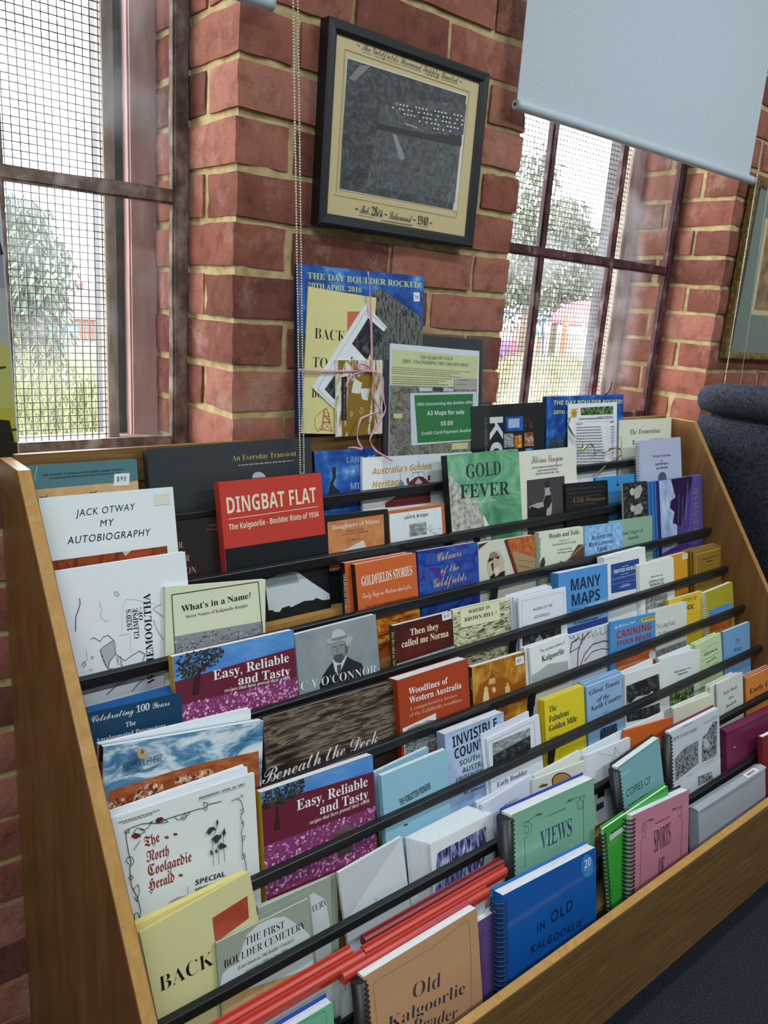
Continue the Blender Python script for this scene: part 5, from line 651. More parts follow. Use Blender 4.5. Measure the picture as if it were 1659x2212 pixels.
{"n":"booklet","c":"booklet","l":"bright blue guide booklet with red block title and yellow corner flash","p":[0.8204,-0.3604,0.5742],"a":12.5,"r":-3.79,"w":189.3,"h":164.0,"t":5.0,"m":"4a90cc","g":"books on the fifth tier","A":[[0,"ci","The 4W Driver’s Guide",[15.4,145.4],[101.6,149.8],7.3,"eaf1f7"],[1,[[126.7,156.4],[189.2,157.0],[189.2,145.8],[127.8,146.9]],"e2c23c"],[0,"S","4W DRIVER",[130.9,150.0],[186.1,150.4],5.5,"22262a"],[0,"S","CANNING",[24.2,120.8],[170.4,123.7],18.0,"b3242c"],[0,"S","STOCK ROUTE",[25.2,103.3],[170.4,104.1],11.3,"a3202a"],[0,"s","by Phil Bianchi",[118.6,98.6],[169.1,98.4],3.4,"22314a"],[1,[[17.2,89.2],[189.0,93.7],[201.2,-0.4],[22.4,31.4]],"@rust_orange"],[1,[[157.8,63.3],[170.2,71.9],[188.9,65.4],[192.0,47.3],[163.9,48.4]],"c8cdd0"],[0,"s","a complete guide to the track",[16.9,49.1],[133.4,49.9],6.0,"d9c9b9"]]}
{"n":"book","c":"book","l":"pale grey paperback with narrow grey title and cyclist drawing","p":[0.9928,-0.354,0.5705],"a":12.5,"r":-2.76,"w":179.6,"h":160.1,"t":6.0,"m":"d6dad2","g":"books on the fifth tier","A":[[0,"s","The Long Road",[33.2,108.4],[120.9,107.8],12.8,"5f6669"],[0,"s","To Siberia",[43.6,87.9],[103.8,87.1],10.7,"5f6669"],[1,[[28.9,52.9],[174.2,57.2],[180.0,-3.6],[34.2,5.5]],"@photo_town"]]}
{"n":"booklet","c":"booklet","l":"yellow booklet with bold black letters half behind the grey cyclist one","p":[1.1011,-0.3479,0.5659],"a":12.5,"r":-1.34,"w":168.5,"h":169.6,"t":10.0,"m":"ddb92c","g":"books on the fifth tier","A":[[0,"s","HISTORY OF",[63.1,153.2],[137.3,151.5],8.9,"22241e"],[0,"S","BARDOC",[28.3,132.3],[123.5,128.3],12.5,"22241e"],[2,[[87.8,117.0],[153.0,113.5],[153.5,89.6]],0.5,"6a5c1a"]]}
{"n":"spiral_bound_book","c":"spiral bound book","l":"olive yellow coil bound book with a blue sky photo, last before the far end panel","p":[1.273,-0.359,0.562],"a":12.5,"r":1.91,"w":152.0,"h":168.2,"t":12.0,"m":"a8a02c","g":"books on the fifth tier","bd":["coil","d7d9cf"],"A":[[1,[[19.2,115.6],[141.7,110.9],[142.5,85.7],[16.9,92.8]],"@sky_day"],[1,[[16.9,92.8],[142.5,85.7],[138.5,17.7],[15.5,24.6]],"@rust_orange"]]}
{"n":"booklet","c":"booklet","l":"plain white thick paper sheaf standing behind the vine bordered facsimile","p":[-0.3739,-0.4232,0.4668],"a":12.5,"r":-0.22,"w":210.8,"h":264.5,"t":14.0,"m":"e3e8f2","g":"books on the sixth tier"}
{"n":"book","c":"book","l":"large white facsimile with vine border and dark red blackletter title","p":[-0.3835,-0.4278,0.4737],"a":12.5,"r":-2.05,"w":220.2,"h":255.5,"t":4.0,"m":"dfe4e4","g":"books on the sixth tier","A":[[0,"f","The",[43.4,199.2],[65.8,200.8],15.8,"8a3527"],[0,"f","North",[44.9,177.9],[77.8,176.7],15.9,"8a3527"],[0,"f","Coolgardie",[45.2,157.5],[110.9,155.4],16.3,"8a3527"],[0,"f","Herald",[44.5,136.5],[83.2,135.5],16.4,"8a3527"],[1,[[78.9,202.1],[78.6,201.5],[77.9,201.0],[76.8,201.0],[75.6,201.2],[74.4,201.8],[73.4,202.6],[72.7,203.5],[72.5,204.4],[72.8,205.0],[73.5,205.5],[74.6,205.5],[75.8,205.3],[77.1,204.7],[78.1,203.9],[78.7,203.0]],"8a3527"],[1,[[92.1,202.2],[91.8,201.5],[91.1,201.1],[90.0,201.0],[88.8,201.3],[87.5,201.9],[86.5,202.7],[85.8,203.6],[85.6,204.4],[85.9,205.1],[86.7,205.5],[87.8,205.6],[89.0,205.3],[90.2,204.8],[91.3,204.0],[91.9,203.1]],"8a3527"],[1,[[96.3,140.0],[96.0,139.3],[95.3,138.9],[94.2,138.9],[92.9,139.2],[91.7,139.8],[90.7,140.7],[90.0,141.6],[89.8,142.5],[90.1,143.2],[90.8,143.6],[91.9,143.6],[93.2,143.3],[94.4,142.7],[95.5,141.8],[96.1,140.9]],"8a3527"],[0,"S","SPECIAL",[114.2,118.2],[162.0,114.2],7.4,"23282c"],[0,"S","MINING NUMBER",[113.4,106.3],[172.7,101.2],7.3,"23282c"],[0,"S","WEDNESDAY, APRIL 24, 1901.",[127.1,242.3],[203.5,241.5],3.2,"3a4044"],[2,[[127.0,240.4],[203.4,239.8]],0.4,"3a4044"],[3,[9.2,246.4],[67.5,245.5],1.7,"4a5054"],[3,[14.5,243.8],[57.1,243.1],1.5,"4a5054"],[0,"s","ANNO",[28.5,200.4],[38.8,211.5],3.5,"5a6064"],[2,[[28.6,99.2],[31.8,113.6],[28.6,132.9],[21.1,153.8],[20.3,176.3],[22.3,188.9],[19.9,203.1],[18.2,221.3],[18.4,230.1],[25.2,234.4],[40.7,234.8],[51.8,232.2],[65.2,227.7],[79.3,229.9],[98.1,229.4],[110.1,229.0],[124.8,229.0],[134.5,227.0],[142.2,230.4],[162.4,228.8]],1.1,"2a3034"],[2,[[16.4,233.0],[21.9,234.4],[22.6,228.7],[18.2,228.4],[15.9,232.7]],0.9,"2a3034"],[2,[[51.8,232.2],[56.5,234.0],[49.2,226.3],[42.4,225.3],[38.1,227.9]],1,"2a3034"],[2,[[60.9,232.5],[69.7,226.2],[79.0,225.4],[72.4,232.1]],0.9,"2a3034"],[2,[[88.6,229.1],[93.0,223.1],[107.4,224.1],[112.0,228.4],[103.0,230.2]],0.9,"2a3034"],[2,[[134.5,227.0],[133.9,236.6],[139.9,233.5],[138.1,223.5],[134.4,224.7]],0.9,"2a3034"],[1,[[24.9,223.4],[29.0,225.4],[37.6,221.3],[38.5,217.7],[29.6,217.4]],"6a2a22"],[1,[[59.8,232.9],[63.5,236.2],[70.3,235.1],[72.4,231.0],[64.1,228.1]],"5a2620"],[2,[[28.0,226.8],[33.8,231.5],[41.4,227.8],[44.4,222.4],[37.6,221.3],[29.1,226.0]],1,"2a3034"],[2,[[97.9,224.9],[102.8,227.9],[107.5,225.2],[103.6,220.7],[98.8,221.6]],0.8,"2a3034"],[2,[[18.8,185.8],[15.8,191.3],[18.3,195.9],[23.7,193.9],[26.6,187.3],[22.9,182.0]],1,"2a3034"],[2,[[17.5,166.3],[21.0,169.4],[24.0,164.9],[20.5,161.8],[17.5,166.3]],0.9,"2a3034"],[2,[[21.7,146.8],[29.9,152.6],[31.5,143.0],[27.2,129.0],[23.3,137.3]],1,"2a3034"],[2,[[22.3,104.1],[21.8,113.3],[26.2,113.7],[29.1,105.8],[25.4,101.6]],1,"2a3034"],[2,[[178.2,224.3],[188.2,225.5],[194.4,218.7],[197.0,205.8],[192.1,195.2],[195.6,181.9],[191.5,171.1],[193.2,155.8],[191.0,141.9],[195.4,125.7],[197.5,107.7]],1,"2a3034"],[2,[[190.8,224.7],[196.3,229.1],[197.3,223.9]],0.8,"2a3034"],[2,[[190.9,205.3],[196.3,207.2],[197.3,200.8],[191.9,200.1]],0.8,"2a3034"],[2,[[191.6,185.6],[196.5,187.7],[194.7,180.9]],0.8,"2a3034"],[2,[[191.0,163.9],[197.8,165.2],[196.1,159.7],[190.8,159.1]],0.8,"2a3034"],[2,[[189.3,135.2],[194.8,138.1],[196.3,131.5],[189.9,131.4]],0.8,"2a3034"],[2,[[143.5,137.5],[143.7,173.1],[151.2,192.0],[153.0,200.9]],0.8,"3c4448"],[2,[[152.1,137.2],[152.4,170.1],[157.0,182.8]],0.8,"3c4448"],[2,[[161.4,136.7],[161.0,171.9],[163.6,185.4]],0.8,"3c4448"],[1,[[151.5,196.6],[151.4,202.6],[153.8,204.9],[155.0,200.2],[153.2,194.9]],"343c40"],[1,[[134.3,190.6],[140.1,196.9],[147.6,195.5],[151.1,189.6],[144.8,190.6],[139.4,185.3],[137.2,189.6]],"343c40"],[1,[[141.5,178.6],[150.6,182.6],[159.3,178.5],[156.5,174.6],[148.5,169.1],[145.8,174.8]],"343c40"],[1,[[152.0,163.1],[156.1,168.8],[164.7,162.2],[165.8,158.2],[155.5,158.2]],"343c40"],[1,[[159.5,182.0],[163.8,188.9],[165.8,179.8],[161.7,175.2]],"343c40"],[1,[[138.5,161.9],[141.1,163.4],[142.6,155.7],[140.0,154.2]],"343c40"],[1,[[146.7,160.2],[149.3,161.6],[150.8,156.3],[147.6,154.6]],"343c40"],[1,[[71.7,111.2],[83.7,113.3],[100.2,110.3],[101.8,103.8],[80.8,106.4]],"9aa4a8"],[2,[[101.0,122.8],[100.4,104.4]],0.6,"5a6468"]]}
{"n":"book","c":"book","l":"lower maroon recipe paperback with pink flower field, beside the light blue booklets","p":[-0.1554,-0.4298,0.4739],"a":12.5,"r":-2.1,"w":219.5,"h":213.8,"t":16.0,"m":"6a2337","g":"maroon recipe paperbacks","sp":"c79a2c","A":[[1,[[0.0,213.8],[219.5,213.8],[219.6,183.9],[-0.1,194.4]],"@sky_day"],[1,[[-0.1,194.4],[219.6,183.9],[222.4,122.4],[0.5,128.5]],"682236"],[1,[[0.5,128.5],[222.4,122.4],[224.0,41.4],[0.3,46.1]],"823c6c"],[4,[[0.5,128.5],[222.4,122.4],[224.0,41.4],[0.3,46.1]],640,4.4,-1.1,["cc74b4","b25a9c","dc98ca","9a4484","e6b8d8","7a3a40"]],[1,[[18.9,147.1],[24.6,172.8],[27.4,196.9],[30.2,196.0],[28.8,171.4],[31.5,145.3]],"3a1c20"],[4,[[0.3,200.4],[6.0,212.3],[23.0,217.0],[51.6,218.5],[80.6,211.2],[78.1,194.0],[58.5,187.2],[29.5,183.7],[1.8,187.6]],300,4.5,-1.6,["2a2422","3c3430","1f2420","4a4238","33402f"]],[0,"b","Easy, Reliable",[63.1,165.4],[205.6,163.4],16.5,"f2eeee"],[0,"b","and Tasty",[106.2,145.3],[205.4,142.1],15.9,"f2eeee"],[0,"i","recipes that have proved their worth",[85.2,135.0],[207.4,134.1],6.6,"f2eeee"],[1,[[131.2,102.4],[134.7,107.8],[152.3,107.2],[154.2,113.3],[159.0,111.7],[160.3,105.9],[178.1,101.3],[179.5,96.7],[164.5,93.7]],"6f5a5c"],[1,[[135.4,102.3],[164.8,99.0],[169.3,60.9],[136.9,61.7]],"5a4a46"]]}
{"n":"booklet","c":"booklet","l":"light blue booklet behind its twin with stretched black title","p":[0.0915,-0.4183,0.466],"a":12.5,"r":3.18,"w":127.8,"h":171.7,"t":8.0,"m":"8fbdd2","g":"books on the sixth tier"}
{"n":"booklet","c":"booklet","l":"light blue booklet with stretched black curved title, beside the flower field paperback","p":[0.0805,-0.4403,0.466],"a":12.5,"r":0.01,"w":154.9,"h":177.2,"t":10.0,"m":"93c3d8","g":"books on the sixth tier","A":[[0,"S","THE FORGOTTEN PIONEERS",[36.3,110.6],[110.2,117.1],12.2,"1c2226"],[3,[41.9,71.4],[50.9,70.9],3.9,"2a3236"]]}
{"n":"book","c":"book","l":"thick pale blue paperback with large dark stacked capitals","p":[0.2404,-0.4292,0.4674],"a":12.5,"r":-0.51,"w":160.9,"h":196.4,"t":22.0,"m":"9fb6da","g":"books on the sixth tier","sp":"8fa6cc","A":[[1,[[0.0,196.4],[160.9,196.4],[160.9,0.0],[0.0,0.0]],"@crinkle_pale"],[0,"S","INVISIBLE",[18.6,164.8],[141.1,169.4],21.0,"1c2420"],[0,"S","COUNTRY",[22.0,141.6],[129.4,141.2],19.4,"1c2420"],[0,"S","SOUTH-WEST",[33.6,125.0],[137.6,122.5],10.1,"3a5a48"],[0,"S","AUSTRALIA:",[39.2,109.0],[130.0,106.0],10.2,"3a5a48"],[0,"S","UNDERSTANDING",[21.9,95.0],[138.4,89.8],10.2,"3a5a48"],[0,"S","BILL BUNBURY",[40.5,67.0],[95.1,63.1],5.6,"2c3a48"]]}
{"n":"booklet","c":"booklet","l":"white booklet standing tilted behind its twin with a framed dark photo","p":[0.3422,-0.4336,0.466],"a":12.5,"r":3.27,"w":140.5,"h":172.8,"t":3.0,"m":"d9e0ee","g":"books on the sixth tier"}
{"n":"booklet","c":"booklet","l":"white booklet with a framed dark photo and slab serif title under it","p":[0.3503,-0.4382,0.466],"a":12.5,"r":2.55,"w":155.4,"h":162.1,"t":4.0,"m":"dce2ec","g":"books on the sixth tier","A":[[2,[[-3.7,96.6],[1.6,154.7],[138.8,152.8],[137.0,91.3]],0.5,"5a626e"],[1,[[14.7,149.0],[125.0,143.2],[121.5,93.3],[10.2,101.6]],"@photo_dark"],[1,[[14.7,149.0],[125.0,143.2],[123.7,127.1],[11.9,124.9]],"@photo_grey"],[0,"r","Early Boulder",[16.1,58.1],[104.7,53.1],10.1,"22272c"]]}
{"n":"booklet","c":"booklet","l":"yellow booklet hindmost of the three under the golden photo paperback","p":[0.5217,-0.4168,0.4682],"a":12.5,"r":-0.93,"w":139.0,"h":181.2,"t":4.0,"m":"d9c42c","g":"stack of yellow booklets","pg":"e6dc9a"}
{"n":"booklet","c":"booklet","l":"yellow booklet in the middle of the three under the golden photo paperback","p":[0.5254,-0.4222,0.467],"a":12.5,"r":-0.41,"w":137.4,"h":182.4,"t":4.0,"m":"d9c42c","g":"stack of yellow booklets","pg":"e6dc9a"}
{"n":"booklet","c":"booklet","l":"bright yellow booklet with black western style title, frontmost of three","p":[0.5288,-0.4274,0.4666],"a":12.5,"r":-0.24,"w":133.4,"h":183.0,"t":4.0,"m":"dcc92b","g":"stack of yellow booklets","A":[[0,"b","The",[13.8,154.2],[38.1,153.6],12.2,"1c1d14"],[0,"b","Fabulous",[12.2,132.9],[78.0,131.7],13.2,"1c1d14"],[0,"b","Golden Mile",[10.7,113.3],[104.4,111.1],13.2,"1c1d14"],[3,[11.1,98.7],[44.3,97.2],2.1,"6a6014"],[3,[12.1,93.5],[88.5,90.7],1.9,"6a6014"],[2,[[38.1,28.9],[42.6,64.3],[127.6,59.9],[126.3,31.1]],0.5,"6a6014"]],"pg":"e6dc9a"}
{"n":"booklet","c":"booklet","l":"blue booklet hindmost of the three beside the yellow stack","p":[0.6617,-0.4142,0.4703],"a":12.5,"r":-1.84,"w":138.4,"h":179.5,"t":5.0,"m":"86acd0","g":"stack of blue booklets","pg":"a9c6e0"}
{"n":"booklet","c":"booklet","l":"blue booklet in the middle of the three beside the yellow stack","p":[0.6671,-0.4208,0.4683],"a":12.5,"r":-0.95,"w":139.4,"h":179.3,"t":5.0,"m":"86acd0","g":"stack of blue booklets","pg":"a9c6e0"}
{"n":"booklet","c":"booklet","l":"blue booklet with bold black italic title, frontmost of three","p":[0.6698,-0.4282,0.4673],"a":12.5,"r":-0.58,"w":133.4,"h":175.0,"t":5.0,"m":"8bb0d6","g":"stack of blue booklets","A":[[0,"i","Ghost Towns",[8.6,154.0],[122.5,154.0],11.1,"14181e"],[0,"i","of the",[36.3,132.7],[83.3,131.9],10.6,"14181e"],[0,"i","North Country",[11.2,116.1],[127.9,118.6],11.8,"14181e"],[3,[52.9,101.1],[76.0,100.7],1.9,"4a6a8c"],[3,[58.8,96.3],[101.4,95.3],1.9,"4a6a8c"],[1,[[44.0,68.2],[104.9,65.9],[108.5,36.9],[39.8,43.7]],"@twigs"]]}
{"n":"booklet","c":"booklet","l":"white booklet leaning behind the one with a dark interior photo","p":[0.8208,-0.4172,0.466],"a":12.5,"r":1.11,"w":131.7,"h":170.1,"t":6.0,"m":"dfe4ea","g":"books on the sixth tier"}
{"n":"booklet","c":"booklet","l":"white booklet with a dark photo of a timber interior","p":[0.8034,-0.4305,0.4734],"a":12.5,"r":-2.76,"w":156.4,"h":164.6,"t":6.0,"m":"d9dcdb","g":"books on the sixth tier","A":[[1,[[4.3,137.3],[140.6,140.2],[143.9,95.0],[4.3,94.8]],"@photo_dark"],[1,[[37.8,133.8],[89.8,138.3],[95.2,118.7],[43.0,116.1]],"14161a"],[1,[[25.6,96.7],[48.4,103.4],[94.8,98.6],[112.7,104.9],[115.5,94.2],[31.1,90.6]],"b9bcbc"],[1,[[2.7,72.2],[142.1,68.0],[144.5,36.5],[4.9,52.0]],"@photo_dark"]]}
{"n":"booklet","c":"booklet","l":"white booklet leaning behind the plain one with a tiny title","p":[0.9743,-0.4172,0.4661],"a":12.5,"r":-0.05,"w":150.5,"h":167.3,"t":6.0,"m":"dde2ee","g":"books on the sixth tier"}
{"n":"booklet","c":"booklet","l":"plain white booklet with a tiny title, beside the light green one","p":[0.9565,-0.4226,0.4789],"a":12.5,"r":-4.06,"w":186.2,"h":156.6,"t":6.0,"m":"dde1e1","g":"books on the sixth tier","A":[[0,"S","Paddy Hannan’s Tree",[65.2,110.6],[141.8,111.1],4.9,"33393e"],[0,"S","Kalgoorlie, WA",[81.9,102.4],[125.2,102.5],4.6,"33393e"],[0,"s","W Scott Wilson",[80.7,86.8],[126.6,86.5],3.1,"5a6064"],[1,[[42.4,62.2],[156.9,66.0],[160.6,14.6],[45.7,19.7]],"@photo_green"]]}
{"n":"booklet","c":"booklet","l":"light green booklet behind its twin with wavy line drawing","p":[1.135,-0.4172,0.466],"a":12.5,"r":1.76,"w":126.0,"h":168.9,"t":6.0,"m":"bcd2a0","g":"books on the sixth tier","pg":"dfe6d2"}
{"n":"booklet","c":"booklet","l":"light green booklet with wavy line drawing, beside the plain blue one","p":[1.1429,-0.4254,0.466],"a":12.5,"r":2.88,"w":127.5,"h":168.1,"t":5.0,"m":"c0d4a6","g":"books on the sixth tier","A":[[2,[[24.6,141.2],[49.2,141.8],[60.6,148.1],[78.4,147.0],[89.3,147.8],[116.9,146.1]],0.8,"3a4a34"],[0,"i","Goldfields Heritage Trail",[35.7,128.7],[105.2,127.0],6.6,"33402c"],[2,[[24.1,118.9],[71.3,116.7],[115.5,120.3]],0.8,"3a4a34"],[0,"i","Kanowna Heritage",[45.0,105.3],[97.8,107.3],5.1,"33402c"],[2,[[39.9,91.7],[105.1,93.7],[105.0,80.2]],0.8,"3a4a34"]],"pg":"dfe6d2"}
{"n":"booklet","c":"booklet","l":"medium blue booklet with faint dark title, last before the far end panel","p":[1.2714,-0.4274,0.4666],"a":12.5,"r":-0.22,"w":145.5,"h":173.7,"t":8.0,"m":"6f9fc8","g":"books on the sixth tier","A":[[0,"I","The",[63.1,127.2],[87.3,129.0],13.0,"35557a"],[0,"I","White",[54.2,105.1],[95.4,104.5],13.0,"35557a"],[0,"I","Hope",[56.8,83.1],[95.8,84.0],11.5,"35557a"]]}
{"n":"booklet","c":"booklet","l":"yellow booklet opened behind the front one with a brick red square","p":[-0.365,-0.4919,0.37],"a":12.5,"r":1.47,"w":170.2,"h":234.3,"t":12.0,"m":"dccf86","g":"papers on the seventh tier","pg":"e3d68f"}
{"n":"booklet","c":"booklet","l":"pale yellow booklet with large serif title and brick red square","p":[-0.3458,-0.4991,0.37],"a":12.5,"r":5.52,"w":167.5,"h":228.7,"t":4.0,"m":"d4cf98","g":"papers on the seventh tier","A":[[1,[[99.9,192.6],[157.5,195.1],[153.6,161.5],[97.4,154.8]],"@brick_print"],[0,"r","BACK",[9.8,133.5],[89.4,126.3],20.7,"16181a"]],"pg":"e0d48f"}
{"n":"booklet","c":"booklet","l":"grey green booklet hindmost of the cemetery stack","p":[-0.1935,-0.48,0.3778],"a":12.5,"r":-3.13,"w":146.0,"h":163.3,"t":4.0,"m":"9aa394","g":"stack of grey green booklets"}
{"n":"booklet","c":"booklet","l":"grey green booklet second from the back of the cemetery stack","p":[-0.1935,-0.4867,0.3752],"a":12.5,"r":-2.32,"w":131.1,"h":168.0,"t":4.0,"m":"9aa394","g":"stack of grey green booklets","A":[[1,[[59.0,147.8],[98.3,154.6],[120.6,134.4],[127.1,84.0],[127.1,0.0],[39.3,0.0]],"c9d2d3"],[0,"r","CEMETERY",[60.9,120.8],[122.8,125.7],9.8,"23282a"]]}
{"n":"booklet","c":"booklet","l":"grey green booklet just behind the front of the cemetery stack","p":[-0.2291,-0.494,0.37],"a":12.5,"r":1.03,"w":132.0,"h":166.3,"t":1.8,"m":"9aa394","g":"stack of grey green booklets"}
{"n":"booklet","c":"booklet","l":"grey green booklet with pale arched shape and black serif capitals, front of its stack","p":[-0.2672,-0.5043,0.372],"a":12.5,"r":-0.74,"w":157.0,"h":165.4,"t":4.0,"m":"98a192","g":"stack of grey green booklets","A":[[1,[[31.3,125.3],[47.8,155.6],[67.9,163.3],[91.7,162.3],[112.9,155.4],[128.2,138.8],[141.2,125.4],[154.1,107.0],[152.9,56.9],[72.1,86.3]],"cbd4d6"],[1,[[0.6,100.4],[5.6,116.6],[15.9,121.0],[38.6,121.8],[50.4,109.0],[67.8,98.2],[127.4,94.3],[158.5,89.8],[156.5,29.6],[0.4,84.1]],"cdd6da"],[0,"r","THE FIRST",[44.8,140.8],[111.0,138.6],11.5,"1c2022"],[0,"r","BOULDER CEMETERY",[9.2,123.8],[146.7,122.5],11.2,"1c2022"],[0,"i","(Later known as ‘Old Boulder’ Cemetery)",[30.1,111.2],[124.8,110.9],5.5,"33393c"],[0,"r","September 1899 to May 1904",[42.0,101.1],[113.4,101.3],4.6,"4a5054"],[1,[[0.4,84.1],[158.5,54.1],[153.5,-7.3],[-1.0,37.8]],"@map_tan"]]}
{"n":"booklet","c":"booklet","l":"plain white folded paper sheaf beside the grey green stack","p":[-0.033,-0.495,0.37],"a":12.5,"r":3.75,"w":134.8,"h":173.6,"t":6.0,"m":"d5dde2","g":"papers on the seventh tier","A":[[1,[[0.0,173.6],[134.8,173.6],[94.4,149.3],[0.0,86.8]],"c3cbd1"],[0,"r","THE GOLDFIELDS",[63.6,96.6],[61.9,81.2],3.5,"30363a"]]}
{"n":"leaflet","c":"leaflet","l":"white folded leaflet in the thick bundle beside the plain sheaf","p":[0.1141,-0.4776,0.37],"a":12.5,"r":0.91,"w":154.0,"h":162.5,"t":1.3,"m":"e2e7ec","g":"thick bundle of white leaflets","pg":null}
{"n":"leaflet","c":"leaflet","l":"white folded leaflet in the thick bundle beside the plain sheaf","p":[0.1161,-0.479,0.37],"a":12.5,"r":0.83,"w":154.3,"h":161.6,"t":1.3,"m":"e2e7ec","g":"thick bundle of white leaflets","pg":null}
{"n":"leaflet","c":"leaflet","l":"white folded leaflet in the thick bundle beside the plain sheaf","p":[0.1182,-0.4805,0.37],"a":12.5,"r":0.74,"w":154.6,"h":160.8,"t":1.3,"m":"e2e7ec","g":"thick bundle of white leaflets","pg":null}
{"n":"leaflet","c":"leaflet","l":"white folded leaflet in the thick bundle beside the plain sheaf","p":[0.1202,-0.4819,0.37],"a":12.5,"r":0.66,"w":154.9,"h":160.0,"t":1.3,"m":"e2e7ec","g":"thick bundle of white leaflets","pg":null}
{"n":"leaflet","c":"leaflet","l":"white folded leaflet in the thick bundle beside the plain sheaf","p":[0.1222,-0.4833,0.37],"a":12.5,"r":0.57,"w":155.2,"h":159.2,"t":1.3,"m":"e2e7ec","g":"thick bundle of white leaflets","pg":null}
{"n":"leaflet","c":"leaflet","l":"white folded leaflet in the thick bundle beside the plain sheaf","p":[0.1243,-0.4848,0.37],"a":12.5,"r":0.49,"w":155.5,"h":158.3,"t":1.3,"m":"e2e7ec","g":"thick bundle of white leaflets","pg":null}
{"n":"leaflet","c":"leaflet","l":"white folded leaflet in the thick bundle beside the plain sheaf","p":[0.1263,-0.4862,0.37],"a":12.5,"r":0.4,"w":155.9,"h":157.5,"t":1.3,"m":"e2e7ec","g":"thick bundle of white leaflets","pg":null}
{"n":"leaflet","c":"leaflet","l":"white folded leaflet in the thick bundle beside the plain sheaf","p":[0.1284,-0.4876,0.37],"a":12.5,"r":0.32,"w":156.2,"h":156.7,"t":1.3,"m":"e2e7ec","g":"thick bundle of white leaflets","pg":null}
{"n":"leaflet","c":"leaflet","l":"white folded leaflet in the thick bundle beside the plain sheaf","p":[0.1305,-0.4891,0.37],"a":12.5,"r":0.23,"w":156.5,"h":155.8,"t":1.3,"m":"e2e7ec","g":"thick bundle of white leaflets","pg":null}
{"n":"leaflet","c":"leaflet","l":"white folded leaflet in the thick bundle beside the plain sheaf","p":[0.1325,-0.4905,0.37],"a":12.5,"r":0.15,"w":156.8,"h":155.0,"t":1.3,"m":"e2e7ec","g":"thick bundle of white leaflets","pg":null}
{"n":"leaflet","c":"leaflet","l":"white folded leaflet in the thick bundle beside the plain sheaf","p":[0.1346,-0.4919,0.37],"a":12.5,"r":0.07,"w":157.1,"h":154.2,"t":1.3,"m":"e2e7ec","g":"thick bundle of white leaflets","pg":null}
{"n":"leaflet","c":"leaflet","l":"white folded leaflet in the thick bundle beside the plain sheaf","p":[0.1367,-0.4933,0.37],"a":12.5,"r":-0.02,"w":157.4,"h":153.3,"t":1.3,"m":"e2e7ec","g":"thick bundle of white leaflets","pg":null}
{"n":"leaflet","c":"leaflet","l":"white folded leaflet in the thick bundle beside the plain sheaf","p":[0.1388,-0.4947,0.3703],"a":12.5,"r":-0.1,"w":157.7,"h":152.2,"t":1.3,"m":"e2e7ec","g":"thick bundle of white leaflets","pg":null}
{"n":"leaflet","c":"leaflet","l":"white folded leaflet in the thick bundle beside the plain sheaf","p":[0.1409,-0.4961,0.3705],"a":12.5,"r":-0.19,"w":158.1,"h":151.1,"t":1.3,"m":"e2e7ec","g":"thick bundle of white leaflets","pg":null}
{"n":"leaflet","c":"leaflet","l":"white folded leaflet in the thick bundle beside the plain sheaf","p":[0.143,-0.4975,0.3707],"a":12.5,"r":-0.27,"w":158.4,"h":150.1,"t":1.3,"m":"e2e7ec","g":"thick bundle of white leaflets","pg":null}
{"n":"leaflet","c":"leaflet","l":"white folded leaflet in the thick bundle beside the plain sheaf","p":[0.1451,-0.4989,0.3709],"a":12.5,"r":-0.35,"w":158.7,"h":149.0,"t":1.3,"m":"e2e7ec","g":"thick bundle of white leaflets","pg":null}
{"n":"leaflet","c":"leaflet","l":"foremost white leaflet of the thick bundle with a purple and white picture","p":[0.1445,-0.5025,0.3708],"a":12.5,"r":-0.32,"w":159.4,"h":149.7,"t":1.6,"m":"e3e8ec","g":"thick bundle of white leaflets","A":[[1,[[15.2,126.1],[21.9,129.2],[139.4,131.6],[137.9,101.9],[119.0,30.8],[2.3,51.0]],"@purple_falls"]],"pg":null}
{"n":"booklet","c":"booklet","l":"white paper sheaf standing behind the pamphlet headed by small spaced capitals","p":[0.2838,-0.4858,0.37],"a":12.5,"r":0.84,"w":141.6,"h":170.1,"t":6.0,"m":"d8dfec","g":"papers on the seventh tier"}
{"n":"booklet","c":"booklet","l":"white pamphlet headed by small spaced capitals, behind the mint folder","p":[0.3001,-0.494,0.37],"a":12.5,"r":4.47,"w":142.5,"h":168.3,"t":6.0,"m":"d6deec","g":"papers on the seventh tier","A":[[0,"s","LABORVILLE",[51.9,139.3],[95.7,137.0],4.3,"3a4250"],[3,[34.2,123.4],[59.1,121.1],2.6,"4a5260"]]}
{"n":"booklet","c":"booklet","l":"cream stapled papers standing behind the emblem pamphlet","p":[0.4479,-0.4868,0.37],"a":12.5,"r":1.78,"w":152.8,"h":168.1,"t":8.0,"m":"dfe2d6","g":"papers on the seventh tier"}
